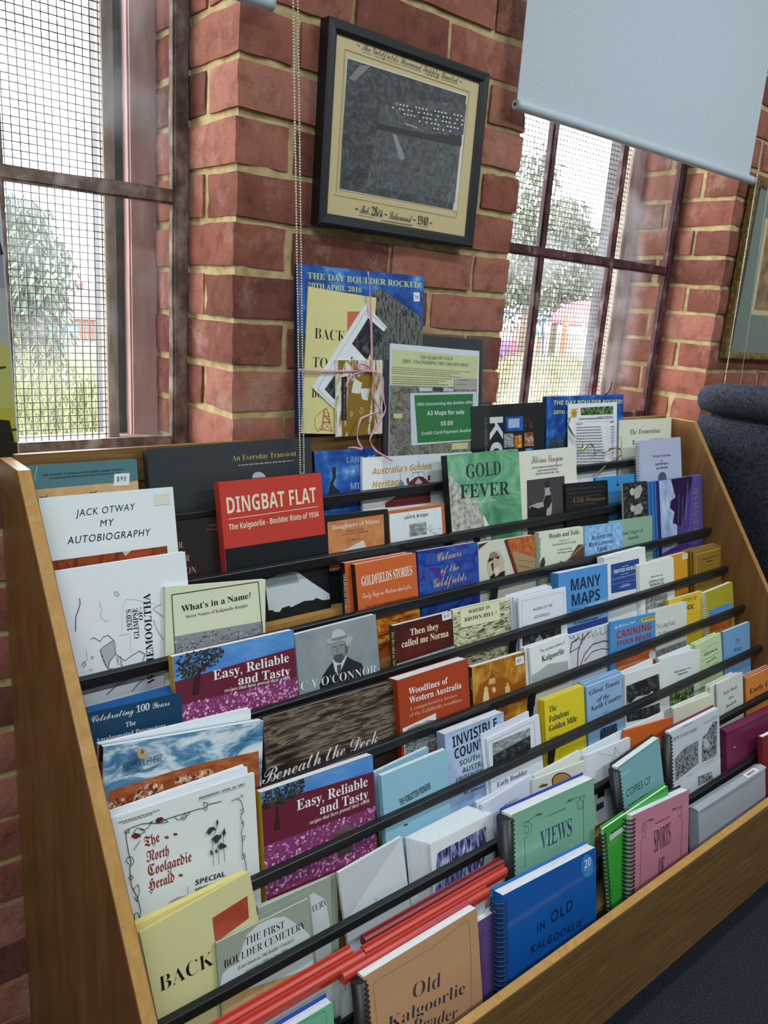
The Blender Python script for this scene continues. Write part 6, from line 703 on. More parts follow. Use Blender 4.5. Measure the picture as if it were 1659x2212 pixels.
{"n":"booklet","c":"booklet","l":"cream pamphlet with an orange round emblem, behind the mint folder","p":[0.4109,-0.4971,0.3838],"a":12.5,"r":-4.69,"w":173.1,"h":158.7,"t":5.0,"m":"d6d9ce","g":"papers on the seventh tier","A":[[1,[[125.5,125.3],[122.8,118.8],[115.3,114.7],[104.1,113.5],[90.9,115.5],[77.9,120.2],[66.9,126.9],[59.7,134.7],[57.1,142.3],[59.6,148.6],[66.9,152.8],[77.8,154.1],[90.8,152.4],[103.9,147.8],[115.2,141.0],[122.8,133.1]],"2a2c26"],[1,[[122.2,125.7],[119.8,119.8],[113.0,116.1],[102.8,115.1],[90.9,116.8],[79.1,121.1],[69.2,127.2],[62.6,134.2],[60.3,141.1],[62.6,146.8],[69.1,150.5],[79.0,151.7],[90.8,150.1],[102.7,145.9],[112.9,139.8],[119.7,132.7]],"b98a48"],[1,[[15.8,140.2],[24.3,143.7],[44.9,140.8],[43.2,136.7],[24.3,138.1]],"5a5a22"],[2,[[29.4,137.9],[31.1,145.4]],1,"3a3a22"]]}
{"n":"booklet","c":"booklet","l":"white sheets standing behind the pamphlet with a headframe sketch","p":[0.6014,-0.4858,0.37],"a":12.5,"r":0.64,"w":147.8,"h":170.1,"t":5.0,"m":"e0e6f0","g":"papers on the seventh tier"}
{"n":"booklet","c":"booklet","l":"white pamphlet with a thin pencil headframe sketch","p":[0.5842,-0.4988,0.378],"a":12.5,"r":-2.92,"w":161.6,"h":160.8,"t":6.0,"m":"dde3ec","g":"papers on the seventh tier","A":[[2,[[40.8,156.1],[95.0,136.9]],0.5,"5a626e"],[2,[[94.8,126.6],[104.0,152.8],[121.0,135.4]],0.6,"5a626e"],[2,[[104.0,152.8],[105.6,128.9]],0.5,"5a626e"],[2,[[56.2,106.1],[62.9,124.7],[66.5,100.6]],0.6,"5a626e"],[1,[[38.9,80.2],[61.9,82.6],[64.2,57.5],[38.3,57.4]],"15171c"],[1,[[33.9,45.9],[58.9,46.2],[60.7,32.7],[33.6,30.7]],"3a3e46"]]}
{"n":"booklet","c":"booklet","l":"white sheet standing behind the bright orange folder","p":[0.7514,-0.485,0.3733],"a":12.5,"r":-1.21,"w":160.0,"h":167.6,"t":5.0,"m":"e3e7ee","g":"papers on the seventh tier"}
{"n":"booklet","c":"booklet","l":"bright orange folder between the headframe pamphlet and the cream one","p":[0.7232,-0.4889,0.3931],"a":12.5,"r":-6.81,"w":199.5,"h":153.9,"t":4.0,"m":"cc6426","g":"papers on the seventh tier"}
{"n":"booklet","c":"booklet","l":"cream booklet behind the plain one under the dark railing","p":[0.948,-0.4826,0.3751],"a":12.5,"r":-1.77,"w":171.2,"h":162.4,"t":6.0,"m":"e0ddc6","g":"papers on the seventh tier"}
{"n":"booklet","c":"booklet","l":"plain cream booklet beside the maroon backed folder","p":[0.9383,-0.4895,0.3807],"a":12.5,"r":-3.41,"w":184.7,"h":157.9,"t":6.0,"m":"d8d5c0","g":"papers on the seventh tier"}
{"n":"booklet","c":"booklet","l":"cream booklet hindmost of the three before the orange stack","p":[1.12,-0.4817,0.37],"a":12.5,"r":0.71,"w":136.2,"h":178.9,"t":4.0,"m":"d5d4c4","g":"stack of grey cream booklets"}
{"n":"booklet","c":"booklet","l":"cream booklet in the middle of the three before the orange stack","p":[1.1304,-0.4878,0.37],"a":12.5,"r":1.75,"w":143.6,"h":175.1,"t":4.0,"m":"d5d4c4","g":"stack of grey cream booklets"}
{"n":"booklet","c":"booklet","l":"grey white booklet with thin script title, beside the orange stack","p":[1.1448,-0.4959,0.3707],"a":12.5,"r":-0.3,"w":132.2,"h":180.3,"t":4.0,"m":"cdd1cc","g":"stack of grey cream booklets","A":[[0,"ci","Gold Finds",[31.0,142.8],[101.1,145.8],9.6,"33393e"],[0,"ci","Near",[53.1,124.8],[81.1,125.8],8.5,"33393e"],[0,"ci","Kambalda",[39.2,106.7],[95.3,108.9],8.6,"33393e"],[2,[[28.2,93.7],[38.6,96.5],[107.9,95.0],[108.8,90.9]],1,"4a5054"]]}
{"n":"booklet","c":"booklet","l":"orange booklet hindmost of the three at the far end panel","p":[1.2992,-0.483,0.3733],"a":12.5,"r":-0.96,"w":199.9,"h":155.2,"t":4.0,"m":"c26a35","g":"stack of orange booklets"}
{"n":"booklet","c":"booklet","l":"orange booklet in the middle of the three at the far end panel","p":[1.2962,-0.4891,0.3735],"a":12.5,"r":-1.02,"w":200.3,"h":155.1,"t":4.0,"m":"c26a35","g":"stack of orange booklets"}
{"n":"booklet","c":"booklet","l":"orange booklet with black old style title, frontmost of three at the far end panel","p":[1.2901,-0.496,0.3749],"a":12.5,"r":-1.43,"w":200.5,"h":154.3,"t":4.0,"m":"d0803f","g":"stack of orange booklets","A":[[0,"b","Early Days",[17.7,106.8],[177.2,106.9],13.2,"2a1c12"],[0,"b","Around",[40.9,85.7],[137.9,84.5],10.9,"2a1c12"]]}
{"n":"comb_bound_folder","c":"comb bound folder","l":"mint green plastic covered folder with one large serif word and scroll border","p":[0.2891,-0.5721,0.2861],"a":12.5,"r":-2.89,"w":246.0,"h":260.8,"t":26.0,"m":"8ec3a4","g":"bound folders on the eighth tier","bd":["comb","1a1b20"],"bk":"1f3f94","A":[[1,[[0.0,260.8],[246.0,260.8],[246.0,0.0],[0.0,0.0]],"8ec3a4"],[0,"b","VIEWS",[76.8,169.6],[172.2,167.5],34.4,"33506a"],[2,[[33.3,148.5],[33.7,200.1],[31.6,207.9],[37.4,206.0],[49.3,211.7],[54.5,224.4],[45.4,236.0],[31.3,236.5],[30.0,230.6],[45.0,224.2],[44.7,214.8],[35.3,214.6],[33.2,221.7],[43.0,236.0],[62.0,238.8]],1.1,"3f6a68"],[1,[[59.6,238.7],[71.7,242.2],[87.4,238.2],[78.8,236.0]],"4f7a78"],[1,[[83.4,228.4],[105.5,228.5],[156.1,227.8],[154.8,225.7],[120.4,226.4]],"4f7a78"],[1,[[155.1,237.3],[164.3,241.2],[182.5,238.3],[172.0,235.6]],"4f7a78"],[2,[[182.5,238.3],[195.8,236.9],[211.5,220.4],[208.5,211.1],[192.5,212.6],[190.2,226.8],[203.8,236.3],[214.6,234.8],[205.9,215.3],[211.0,203.5],[209.5,197.1],[208.5,125.7]],1.1,"3f6a68"]]}
{"n":"comb_bound_folder","c":"comb bound folder","l":"teal plastic covered folder with ruled border and plain capitals","p":[0.6633,-0.5697,0.274],"a":12.5,"r":6.19,"w":159.3,"h":253.1,"t":16.0,"m":"8cc2c4","g":"bound folders on the eighth tier","bd":["comb","141519"],"bk":"1d1f22","A":[[0,"s","COPIES OF",[18.3,175.8],[111.1,167.7],16.3,"2f4a52"],[0,"s","MINERS",[21.7,141.7],[96.5,132.9],16.4,"2f4a52"],[2,[[-18.3,153.4],[-0.4,251.1],[157.2,249.5]],0.8,"4a7276"],[1,[[2.0,234.2],[42.5,231.8],[37.1,226.2],[7.0,226.6]],"a8d4d6"]]}
{"n":"comb_bound_folder","c":"comb bound folder","l":"white comb bound folder with maroon back cover and old printed pictures","p":[0.839,-0.567,0.2766],"a":12.5,"r":-0.7,"w":217.7,"h":262.9,"t":14.0,"m":"dfe3ea","g":"bound folders on the eighth tier","bd":["comb","1d1e22"],"bk":"6a2436","A":[[0,"b","HOW TO GET THERE!",[12.2,238.2],[115.9,235.0],8.0,"7a7f88"],[3,[53.0,259.5],[93.7,257.8],4.4,"9aa0a8"],[3,[145.4,242.4],[205.4,240.5],3.4,"9aa0a8"],[3,[178.1,246.4],[208.4,245.5],2.9,"9aa0a8"],[1,[[14.8,196.4],[35.0,204.0],[60.4,210.3],[117.2,210.6],[115.3,154.4],[62.1,148.5],[14.4,144.3]],"@etching"],[1,[[133.2,191.8],[138.5,213.0],[160.3,218.3],[188.6,236.4],[206.1,233.1],[199.6,148.9],[132.7,151.9]],"@etching"],[1,[[138.2,207.4],[154.3,205.7],[169.6,186.9],[160.9,177.9],[142.5,186.2]],"c9cdd4"],[1,[[112.6,124.0],[174.2,117.4],[178.7,97.0],[111.4,101.5]],"@etching"],[3,[61.7,140.2],[87.2,137.7],2.2,"9aa0a8"],[3,[148.4,144.2],[186.5,142.7],2.3,"8a9098"]]}
{"n":"ring_binder","c":"binder","l":"maroon stitched spine binder with pages showing at its end","p":[1.0748,-0.5703,0.2849],"a":12.5,"r":-2.39,"w":268.0,"h":187.3,"t":20.0,"m":"6d2348","g":"bound folders on the eighth tier","bk":"5a1c3c","A":[[2,[[7.8,175.8],[11.4,182.0]],1.5,"4a1530"],[2,[[18.3,175.8],[22.0,182.0]],1.5,"4a1530"],[2,[[28.9,175.8],[32.6,182.1]],1.5,"4a1530"],[2,[[39.6,175.8],[43.3,182.1]],1.5,"4a1530"],[2,[[50.4,175.9],[54.1,182.2]],1.5,"4a1530"],[2,[[61.2,175.9],[65.0,182.2]],1.5,"4a1530"],[2,[[72.1,175.9],[75.9,182.2]],1.5,"4a1530"],[2,[[83.1,175.9],[86.9,182.3]],1.5,"4a1530"],[2,[[94.2,175.9],[98.0,182.3]],1.5,"4a1530"],[2,[[105.3,176.0],[109.1,182.4]],1.5,"4a1530"],[2,[[116.5,176.0],[120.4,182.4]],1.5,"4a1530"],[2,[[127.8,176.0],[131.7,182.5]],1.5,"4a1530"],[2,[[139.2,176.0],[143.1,182.5]],1.5,"4a1530"],[2,[[150.7,176.0],[154.6,182.6]],1.5,"4a1530"],[2,[[162.2,176.1],[166.2,182.6]],1.5,"4a1530"],[2,[[173.8,176.1],[177.8,182.7]],1.5,"4a1530"],[2,[[185.5,176.1],[189.5,182.7]],1.5,"4a1530"],[2,[[197.3,176.1],[201.4,182.7]],1.5,"4a1530"],[2,[[209.2,176.2],[213.3,182.8]],1.5,"4a1530"],[2,[[221.2,176.2],[225.3,182.8]],1.5,"4a1530"],[1,[[41.1,138.1],[40.6,137.4],[39.4,137.0],[37.5,137.1],[35.3,137.5],[33.2,138.2],[31.3,139.2],[30.1,140.2],[29.7,141.1],[30.1,141.8],[31.4,142.2],[33.2,142.2],[35.4,141.8],[37.6,141.0],[39.4,140.1],[40.6,139.1]],"b9a878"]]}
{"n":"comb_bound_folder","c":"comb bound folder","l":"light green plastic covered folder cut by the bottom edge, with a blue back","p":[-0.2652,-0.6307,0.1794],"a":12.5,"r":-0.68,"w":129.9,"h":267.3,"t":16.0,"m":"7fc79c","g":"bound folders in the bottom trough","bd":["comb","141519"],"bk":"1f46a8","A":[[2,[[57.1,266.9],[67.5,266.0],[115.0,261.4],[117.3,255.4],[117.5,234.2]],0.6,"4a8a6c"]]}
{"n":"comb_bound_folder","c":"comb bound folder","l":"peach folder with large old style title, blue back and black comb","p":[-0.0813,-0.6443,0.1779],"a":12.5,"r":0.19,"w":237.5,"h":290.1,"t":18.0,"m":"d6a277","g":"bound folders in the bottom trough","bd":["comb","141417"],"bk":"1f3f9c","A":[[2,[[16.6,205.9],[14.3,268.0],[18.9,274.0],[64.4,271.9],[130.3,270.6],[194.3,277.7],[214.1,279.5],[218.0,267.6],[216.8,212.4],[208.9,123.0]],0.5,"6a5644"],[0,"r","Old",[87.1,208.8],[145.7,198.8],23.4,"3a4048"],[0,"r","Kalgoorlie",[35.3,186.0],[197.3,160.6],19.6,"3a4048"],[0,"r","Reader",[81.7,155.4],[176.2,128.8],18.5,"3a4048"]]}
{"n":"comb_bound_folder","c":"comb bound folder","l":"purple plastic covered folder half hidden behind the peach one","p":[0.131,-0.6251,0.1795],"a":12.5,"r":-0.9,"w":99.1,"h":243.6,"t":12.0,"m":"6a4f8c","g":"bound folders in the bottom trough","bk":"d5d9dc","A":[[2,[[26.6,75.7],[49.9,234.2],[80.7,234.9],[87.3,222.8],[73.8,77.6]],0.5,"4a3870"],[0,"r","Boulder a",[-5.7,113.4],[56.6,94.4],22.4,"4a3870"]]}
{"n":"display_folder","c":"display folder","l":"bright blue display folder with handwritten black capitals and a round label","p":[0.2044,-0.6387,0.1942],"a":12.5,"r":-3.64,"w":263.2,"h":266.1,"t":22.0,"m":"1560b4","g":"bound folders in the bottom trough","bd":["coil","1c2c4c"],"bk":"1c6cc0","A":[[0,"h","IN",[89.1,164.0],[110.1,166.6],15.3,"0b0f1c"],[0,"h","OLD",[127.2,167.8],[190.4,170.7],20.3,"0b0f1c"],[0,"h","KALGOORLIE",[70.3,134.6],[217.9,128.5],13.7,"0b0f1c"],[1,[[254.3,232.8],[252.7,224.5],[248.4,218.5],[242.0,215.7],[234.6,216.5],[227.3,220.8],[221.2,227.9],[217.2,236.6],[215.8,245.8],[217.4,253.9],[221.6,259.9],[227.8,262.8],[235.2,262.1],[242.5,257.9],[248.8,250.9],[252.9,242.0]],"2a8ad6"],[0,"S","20",[226.5,235.6],[246.7,237.0],17.1,"e6eef6"],[0,"s","Pockets",[227.0,230.9],[245.3,230.9],3.2,"cfe0f2"]]}
{"n":"coil_bound_folder","c":"coil bound folder","l":"vivid green coil bound folder with a white name strip","p":[0.5444,-0.6249,0.1779],"a":12.5,"r":2.4,"w":234.3,"h":273.7,"t":6.0,"m":"3fae3c","g":"bound folders in the bottom trough","bd":["coil","08090b"],"bk":"37a036","A":[[1,[[17.8,251.7],[73.9,253.5],[72.6,242.1],[18.1,240.6]],"dfe3df"],[0,"S","KALGOORLIE",[25.1,252.5],[107.2,251.0],5.7,"1c2022"]]}
{"n":"coil_bound_folder","c":"coil bound folder","l":"pink plastic covered folder with scroll border and narrow serif words","p":[0.5886,-0.6351,0.1967],"a":12.5,"r":-5.1,"w":216.7,"h":261.9,"t":20.0,"m":"d98ba0","g":"bound folders in the bottom trough","bd":["coil","08090b"],"bk":"1a1c1f","A":[[0,"b","SPORTS",[81.9,161.4],[145.0,164.2],45.1,"4a3c4c"],[0,"b","OF",[99.1,98.9],[120.7,99.1],43.0,"4a3c4c"],[2,[[29.1,76.8],[32.3,183.6],[33.2,202.9],[43.7,209.7],[52.9,224.3],[43.3,234.3],[32.8,227.4],[50.1,212.8],[46.0,204.1],[35.2,212.1],[39.0,235.5],[60.4,237.0]],0.9,"7a4a60"],[1,[[53.9,236.8],[64.7,238.3],[82.3,233.5],[69.2,232.1]],"7a4a60"],[1,[[81.6,223.8],[143.3,224.1],[138.7,220.8],[86.9,221.0]],"8a5a6c"],[1,[[143.0,234.9],[154.5,236.9],[168.6,233.7],[159.3,232.6]],"7a4a60"],[2,[[168.6,233.7],[189.9,232.8],[187.9,215.2],[176.2,211.9],[172.5,227.1],[185.2,234.1],[184.3,208.4],[190.7,198.9],[183.5,92.0]],0.9,"7a4a60"]]}
{"n":"ring_binder","c":"binder","l":"grey binder with folded top flap and a small white name label","p":[0.8577,-0.6405,0.1812],"a":12.5,"r":-0.61,"w":318.9,"h":198.6,"t":24.0,"m":"a3a9b2","g":"bound folders in the bottom trough","bk":"8d939c","A":[[2,[[8.8,193.9],[6.5,188.2]],1.2,"565c64"],[2,[[15.6,193.9],[13.3,188.1]],1.2,"565c64"],[2,[[22.5,193.8],[20.1,188.1]],1.2,"565c64"],[2,[[29.3,193.8],[27.0,188.1]],1.2,"565c64"],[2,[[36.3,193.8],[33.9,188.0]],1.2,"565c64"],[2,[[43.2,193.8],[40.8,188.0]],1.2,"565c64"],[2,[[50.2,193.8],[47.8,188.0]],1.2,"565c64"],[2,[[57.2,193.7],[54.8,187.9]],1.2,"565c64"],[2,[[64.3,193.7],[61.9,187.9]],1.2,"565c64"],[2,[[71.4,193.7],[68.9,187.8]],1.2,"565c64"],[2,[[78.5,193.7],[76.1,187.8]],1.2,"565c64"],[2,[[85.6,193.6],[83.2,187.8]],1.2,"565c64"],[2,[[92.8,193.6],[90.4,187.7]],1.2,"565c64"],[2,[[100.1,193.6],[97.6,187.7]],1.2,"565c64"],[2,[[107.3,193.6],[104.9,187.7]],1.2,"565c64"],[2,[[114.6,193.6],[112.2,187.6]],1.2,"565c64"],[2,[[122.0,193.5],[119.5,187.6]],1.2,"565c64"],[2,[[129.4,193.5],[126.9,187.6]],1.2,"565c64"],[2,[[136.8,193.5],[134.3,187.5]],1.2,"565c64"],[2,[[144.2,193.5],[141.7,187.5]],1.2,"565c64"],[2,[[151.7,193.5],[149.2,187.4]],1.2,"565c64"],[2,[[159.3,193.4],[156.7,187.4]],1.2,"565c64"],[2,[[166.8,193.4],[164.3,187.4]],1.2,"565c64"],[2,[[174.4,193.4],[171.9,187.3]],1.2,"565c64"],[2,[[182.1,193.4],[179.5,187.3]],1.2,"565c64"],[2,[[189.8,193.3],[187.2,187.3]],1.2,"565c64"],[2,[[197.5,193.3],[194.9,187.2]],1.2,"565c64"],[2,[[205.2,193.3],[202.6,187.2]],1.2,"565c64"],[2,[[213.1,193.3],[210.4,187.1]],1.2,"565c64"],[2,[[220.9,193.2],[218.3,187.1]],1.2,"565c64"],[2,[[228.8,193.2],[226.1,187.1]],1.2,"565c64"],[2,[[236.7,193.2],[234.1,187.0]],1.2,"565c64"],[2,[[244.7,193.2],[242.0,187.0]],1.2,"565c64"],[2,[[252.7,193.2],[250.0,186.9]],1.2,"565c64"],[2,[[260.8,193.1],[258.1,186.9]],1.2,"565c64"],[2,[[268.8,193.1],[266.1,186.9]],1.2,"565c64"],[2,[[277.0,193.1],[274.3,186.8]],1.2,"565c64"],[2,[[285.2,193.1],[282.4,186.8]],1.2,"565c64"],[2,[[293.4,193.0],[290.7,186.7]],1.2,"565c64"],[2,[[301.7,193.0],[298.9,186.7]],1.2,"565c64"]]}
{"n":"notebook","c":"notebook","l":"red notebook at the edge of view beside the grey binder","p":[1.1779,-0.6288,0.1878],"a":12.5,"r":-3.02,"w":192.4,"h":257.9,"t":12.0,"m":"7a2030","g":"bound folders in the bottom trough","bk":"6a1a28","pg":"e6e6e6"}
{"n":"framed_picture","c":"picture","l":"black framed old aerial photograph with handwritten captions, hung on the brick pier","p":[0.1557,-0.03,1.5529],"a":0,"r":-0.54,"w":402.7,"h":339.2,"t":28.0,"m":"17181b","pt":[["mat_board",20.6,18.4,0.3,368.0,301.2,3,-9,"cdbb8d",[[0,"ci","~ The Goldfields Firewood Supply Limited ~",[48.0,288.0],[313.9,284.6],11.4,"33302a"],[2,[[61.5,284.6],[83.2,285.0]],0.5,"33302a"],[2,[[88.3,284.7],[150.1,283.7]],0.5,"33302a"],[2,[[154.7,284.5],[204.3,283.9]],0.5,"33302a"],[2,[[213.8,283.5],[252.2,283.0]],0.5,"33302a"],[2,[[258.1,283.0],[301.9,283.3]],0.5,"33302a"],[0,"ci","~ Feb. 28th ~ Lakewood ~ 1940 ~",[65.4,12.9],[265.3,9.9],14.3,"26241f"],[2,[[75.4,8.4],[112.9,8.8]],0.5,"26241f"],[2,[[130.5,6.7],[212.0,6.5]],0.7,"26241f"],[2,[[130.7,4.6],[212.2,4.6]],0.5,"26241f"],[2,[[226.8,7.1],[255.5,7.6]],0.5,"26241f"],[2,[[20.3,41.8],[22.8,279.7],[336.6,276.1],[330.8,35.3]],0.9,"8d7a55"],[2,[[14.0,36.7],[328.7,35.1]],0.7,"8d7a55"]]],["photograph",47.0,65.6,0.45,305.5,221.6,1,-8,"d9d6c4",[[1,[[2.7,219.4],[302.5,219.1],[292.0,1.1],[-1.3,1.7]],"@aerial"],[1,[[84.1,155.5],[107.5,170.1],[182.8,187.6],[304.6,204.0],[303.1,146.9],[204.3,132.0],[129.4,128.9],[79.6,127.4]],"@aerial_mid"],[1,[[80.2,120.0],[167.4,120.3],[297.5,126.7],[295.3,14.8],[163.0,16.6],[61.3,13.0]],"@aerial_mid"],[1,[[116.1,116.4],[127.1,115.7],[150.8,81.0],[147.8,73.9],[138.3,76.3]],"8f9296"],[1,[[31.5,214.7],[54.6,218.6],[20.5,186.2],[7.3,188.1]],"7f8388"],[1,[[79.6,127.4],[129.4,128.9],[204.4,130.7],[299.4,143.5],[299.9,124.4],[205.6,120.4],[130.4,118.9],[77.0,116.9]],"2b2b2c"],[2,[[90.7,61.0],[85.0,3.3]],0.5,"8f9296"],[2,[[290.7,50.8],[271.7,3.3]],1.2,"8f9296"],[1,[[111.5,162.1],[115.7,162.2],[115.3,159.6],[111.0,159.5]],"d3d6d8"],[1,[[120.7,170.2],[125.0,170.3],[124.6,167.7],[120.3,167.6]],"d3d6d8"],[1,[[129.0,170.6],[133.3,170.7],[132.9,168.1],[128.5,168.0]],"d3d6d8"],[1,[[127.9,162.8],[132.3,162.9],[131.8,160.3],[127.5,160.2]],"d3d6d8"],[1,[[137.3,171.0],[141.7,171.1],[141.2,168.5],[136.9,168.4]],"d3d6d8"],[1,[[136.3,163.2],[140.7,163.3],[140.2,160.7],[135.8,160.6]],"d3d6d8"],[1,[[140.3,156.4],[144.7,156.5],[144.2,153.8],[139.8,153.7]],"d3d6d8"],[1,[[145.7,171.4],[150.1,171.5],[149.6,168.9],[145.2,168.8]],"d3d6d8"],[1,[[149.7,164.6],[154.1,164.6],[153.7,162.0],[149.3,161.9]],"d3d6d8"],[1,[[148.7,156.7],[153.1,156.8],[152.6,154.2],[148.2,154.1]],"d3d6d8"],[1,[[158.2,164.9],[162.7,165.0],[162.2,162.4],[157.7,162.3]],"d3d6d8"],[1,[[157.2,157.1],[161.6,157.1],[161.2,154.5],[156.7,154.4]],"d3d6d8"],[1,[[167.8,173.2],[172.3,173.3],[171.8,170.6],[167.3,170.5]],"d3d6d8"],[1,[[165.7,157.4],[170.2,157.5],[169.7,154.8],[165.2,154.8]],"d3d6d8"],[1,[[176.4,173.6],[180.9,173.7],[180.4,171.0],[175.9,170.9]],"d3d6d8"],[1,[[175.3,165.7],[179.9,165.8],[179.4,163.1],[174.9,163.0]],"d3d6d8"],[1,[[178.5,150.8],[183.0,150.9],[182.5,148.2],[178.0,148.1]],"d3d6d8"],[1,[[185.0,174.0],[189.6,174.1],[189.1,171.4],[184.6,171.3]],"d3d6d8"],[1,[[189.2,167.1],[193.8,167.2],[193.3,164.5],[188.7,164.4]],"d3d6d8"],[1,[[188.2,159.1],[192.8,159.2],[192.3,156.5],[187.7,156.4]],"d3d6d8"],[1,[[193.7,174.4],[198.3,174.5],[197.9,171.8],[193.3,171.7]],"d3d6d8"],[1,[[198.0,167.4],[202.6,167.5],[202.1,164.8],[197.5,164.8]],"d3d6d8"],[1,[[196.9,159.5],[201.6,159.5],[201.1,156.8],[196.5,156.8]],"d3d6d8"],[1,[[195.9,151.5],[200.5,151.5],[200.1,148.8],[195.5,148.8]],"d3d6d8"],[1,[[206.8,167.8],[211.4,167.9],[211.0,165.2],[206.3,165.1]],"d3d6d8"],[1,[[205.8,159.8],[210.4,159.9],[209.9,157.2],[205.3,157.1]],"d3d6d8"],[1,[[210.1,152.8],[214.7,152.8],[214.3,150.1],[209.6,150.1]],"d3d6d8"],[1,[[216.7,176.2],[221.3,176.4],[220.9,173.7],[216.2,173.5]],"d3d6d8"],[1,[[220.0,161.2],[224.7,161.3],[224.2,158.6],[219.5,158.5]],"d3d6d8"],[1,[[219.0,153.1],[223.7,153.2],[223.2,150.5],[218.5,150.4]],"d3d6d8"],[1,[[218.0,145.0],[222.7,145.1],[222.2,142.4],[217.5,142.3]],"d3d6d8"],[1,[[225.6,176.7],[230.3,176.8],[229.9,174.1],[225.2,174.0]],"d3d6d8"],[1,[[224.6,168.6],[229.3,168.7],[228.9,166.0],[224.1,165.9]],"d3d6d8"],[1,[[228.0,153.4],[232.7,153.5],[232.2,150.8],[227.5,150.7]],"d3d6d8"],[1,[[227.0,145.3],[231.7,145.4],[231.2,142.7],[226.5,142.6]],"d3d6d8"],[1,[[234.6,177.1],[239.4,177.2],[238.9,174.5],[234.2,174.4]],"d3d6d8"],[1,[[239.0,170.0],[243.8,170.1],[243.3,167.4],[238.6,167.3]],"d3d6d8"],[1,[[238.0,161.9],[242.8,162.0],[242.3,159.3],[237.6,159.2]],"d3d6d8"],[1,[[241.5,146.6],[246.3,146.7],[245.8,143.9],[241.0,143.9]],"d3d6d8"],[1,[[243.7,177.5],[248.5,177.6],[248.0,174.9],[243.2,174.8]],"d3d6d8"],[1,[[248.1,170.4],[252.9,170.5],[252.5,167.8],[247.7,167.7]],"d3d6d8"],[1,[[247.2,162.3],[251.9,162.4],[251.5,159.6],[246.7,159.6]],"d3d6d8"],[1,[[251.6,155.1],[256.5,155.2],[256.0,152.5],[251.2,152.4]],"d3d6d8"],[1,[[257.3,170.8],[262.1,171.0],[261.7,168.2],[256.9,168.1]],"d3d6d8"],[1,[[256.3,162.7],[261.2,162.8],[260.7,160.0],[255.9,159.9]],"d3d6d8"],[1,[[260.9,155.5],[265.7,155.6],[265.3,152.8],[260.4,152.7]],"d3d6d8"],[1,[[259.9,147.3],[264.7,147.3],[264.3,144.6],[259.4,144.5]],"d3d6d8"],[1,[[267.5,179.4],[272.4,179.6],[271.9,176.8],[267.1,176.7]],"d3d6d8"],[1,[[271.1,164.1],[276.0,164.2],[275.6,161.4],[270.7,161.3]],"d3d6d8"],[1,[[270.2,155.9],[275.0,155.9],[274.6,153.2],[269.7,153.1]],"d3d6d8"],[1,[[276.8,179.9],[281.7,180.0],[281.3,177.2],[276.4,177.1]],"d3d6d8"],[1,[[275.9,171.7],[280.8,171.8],[280.3,169.0],[275.4,168.9]],"d3d6d8"],[1,[[279.5,156.2],[284.4,156.3],[284.0,153.5],[279.1,153.4]],"d3d6d8"],[1,[[286.2,180.3],[291.1,180.5],[290.7,177.7],[285.8,177.5]],"d3d6d8"],[1,[[290.9,173.1],[295.8,173.2],[295.4,170.5],[290.4,170.4]],"d3d6d8"],[1,[[289.9,164.9],[294.9,165.0],[294.4,162.2],[289.5,162.1]],"d3d6d8"],[1,[[143.1,139.1],[146.1,138.9],[145.6,136.5],[142.6,136.7]],"c3c6c8"],[1,[[148.3,138.8],[151.3,138.5],[150.8,136.1],[147.8,136.4]],"c3c6c8"],[1,[[153.5,138.4],[156.5,138.2],[156.0,135.8],[153.0,136.0]],"c3c6c8"],[1,[[158.8,138.1],[161.8,137.9],[161.3,135.5],[158.3,135.7]],"c3c6c8"],[1,[[164.0,137.8],[167.1,137.6],[166.6,135.2],[163.5,135.4]],"c3c6c8"],[1,[[169.3,137.5],[172.4,137.2],[171.9,134.8],[168.8,135.1]],"c3c6c8"]]]]}
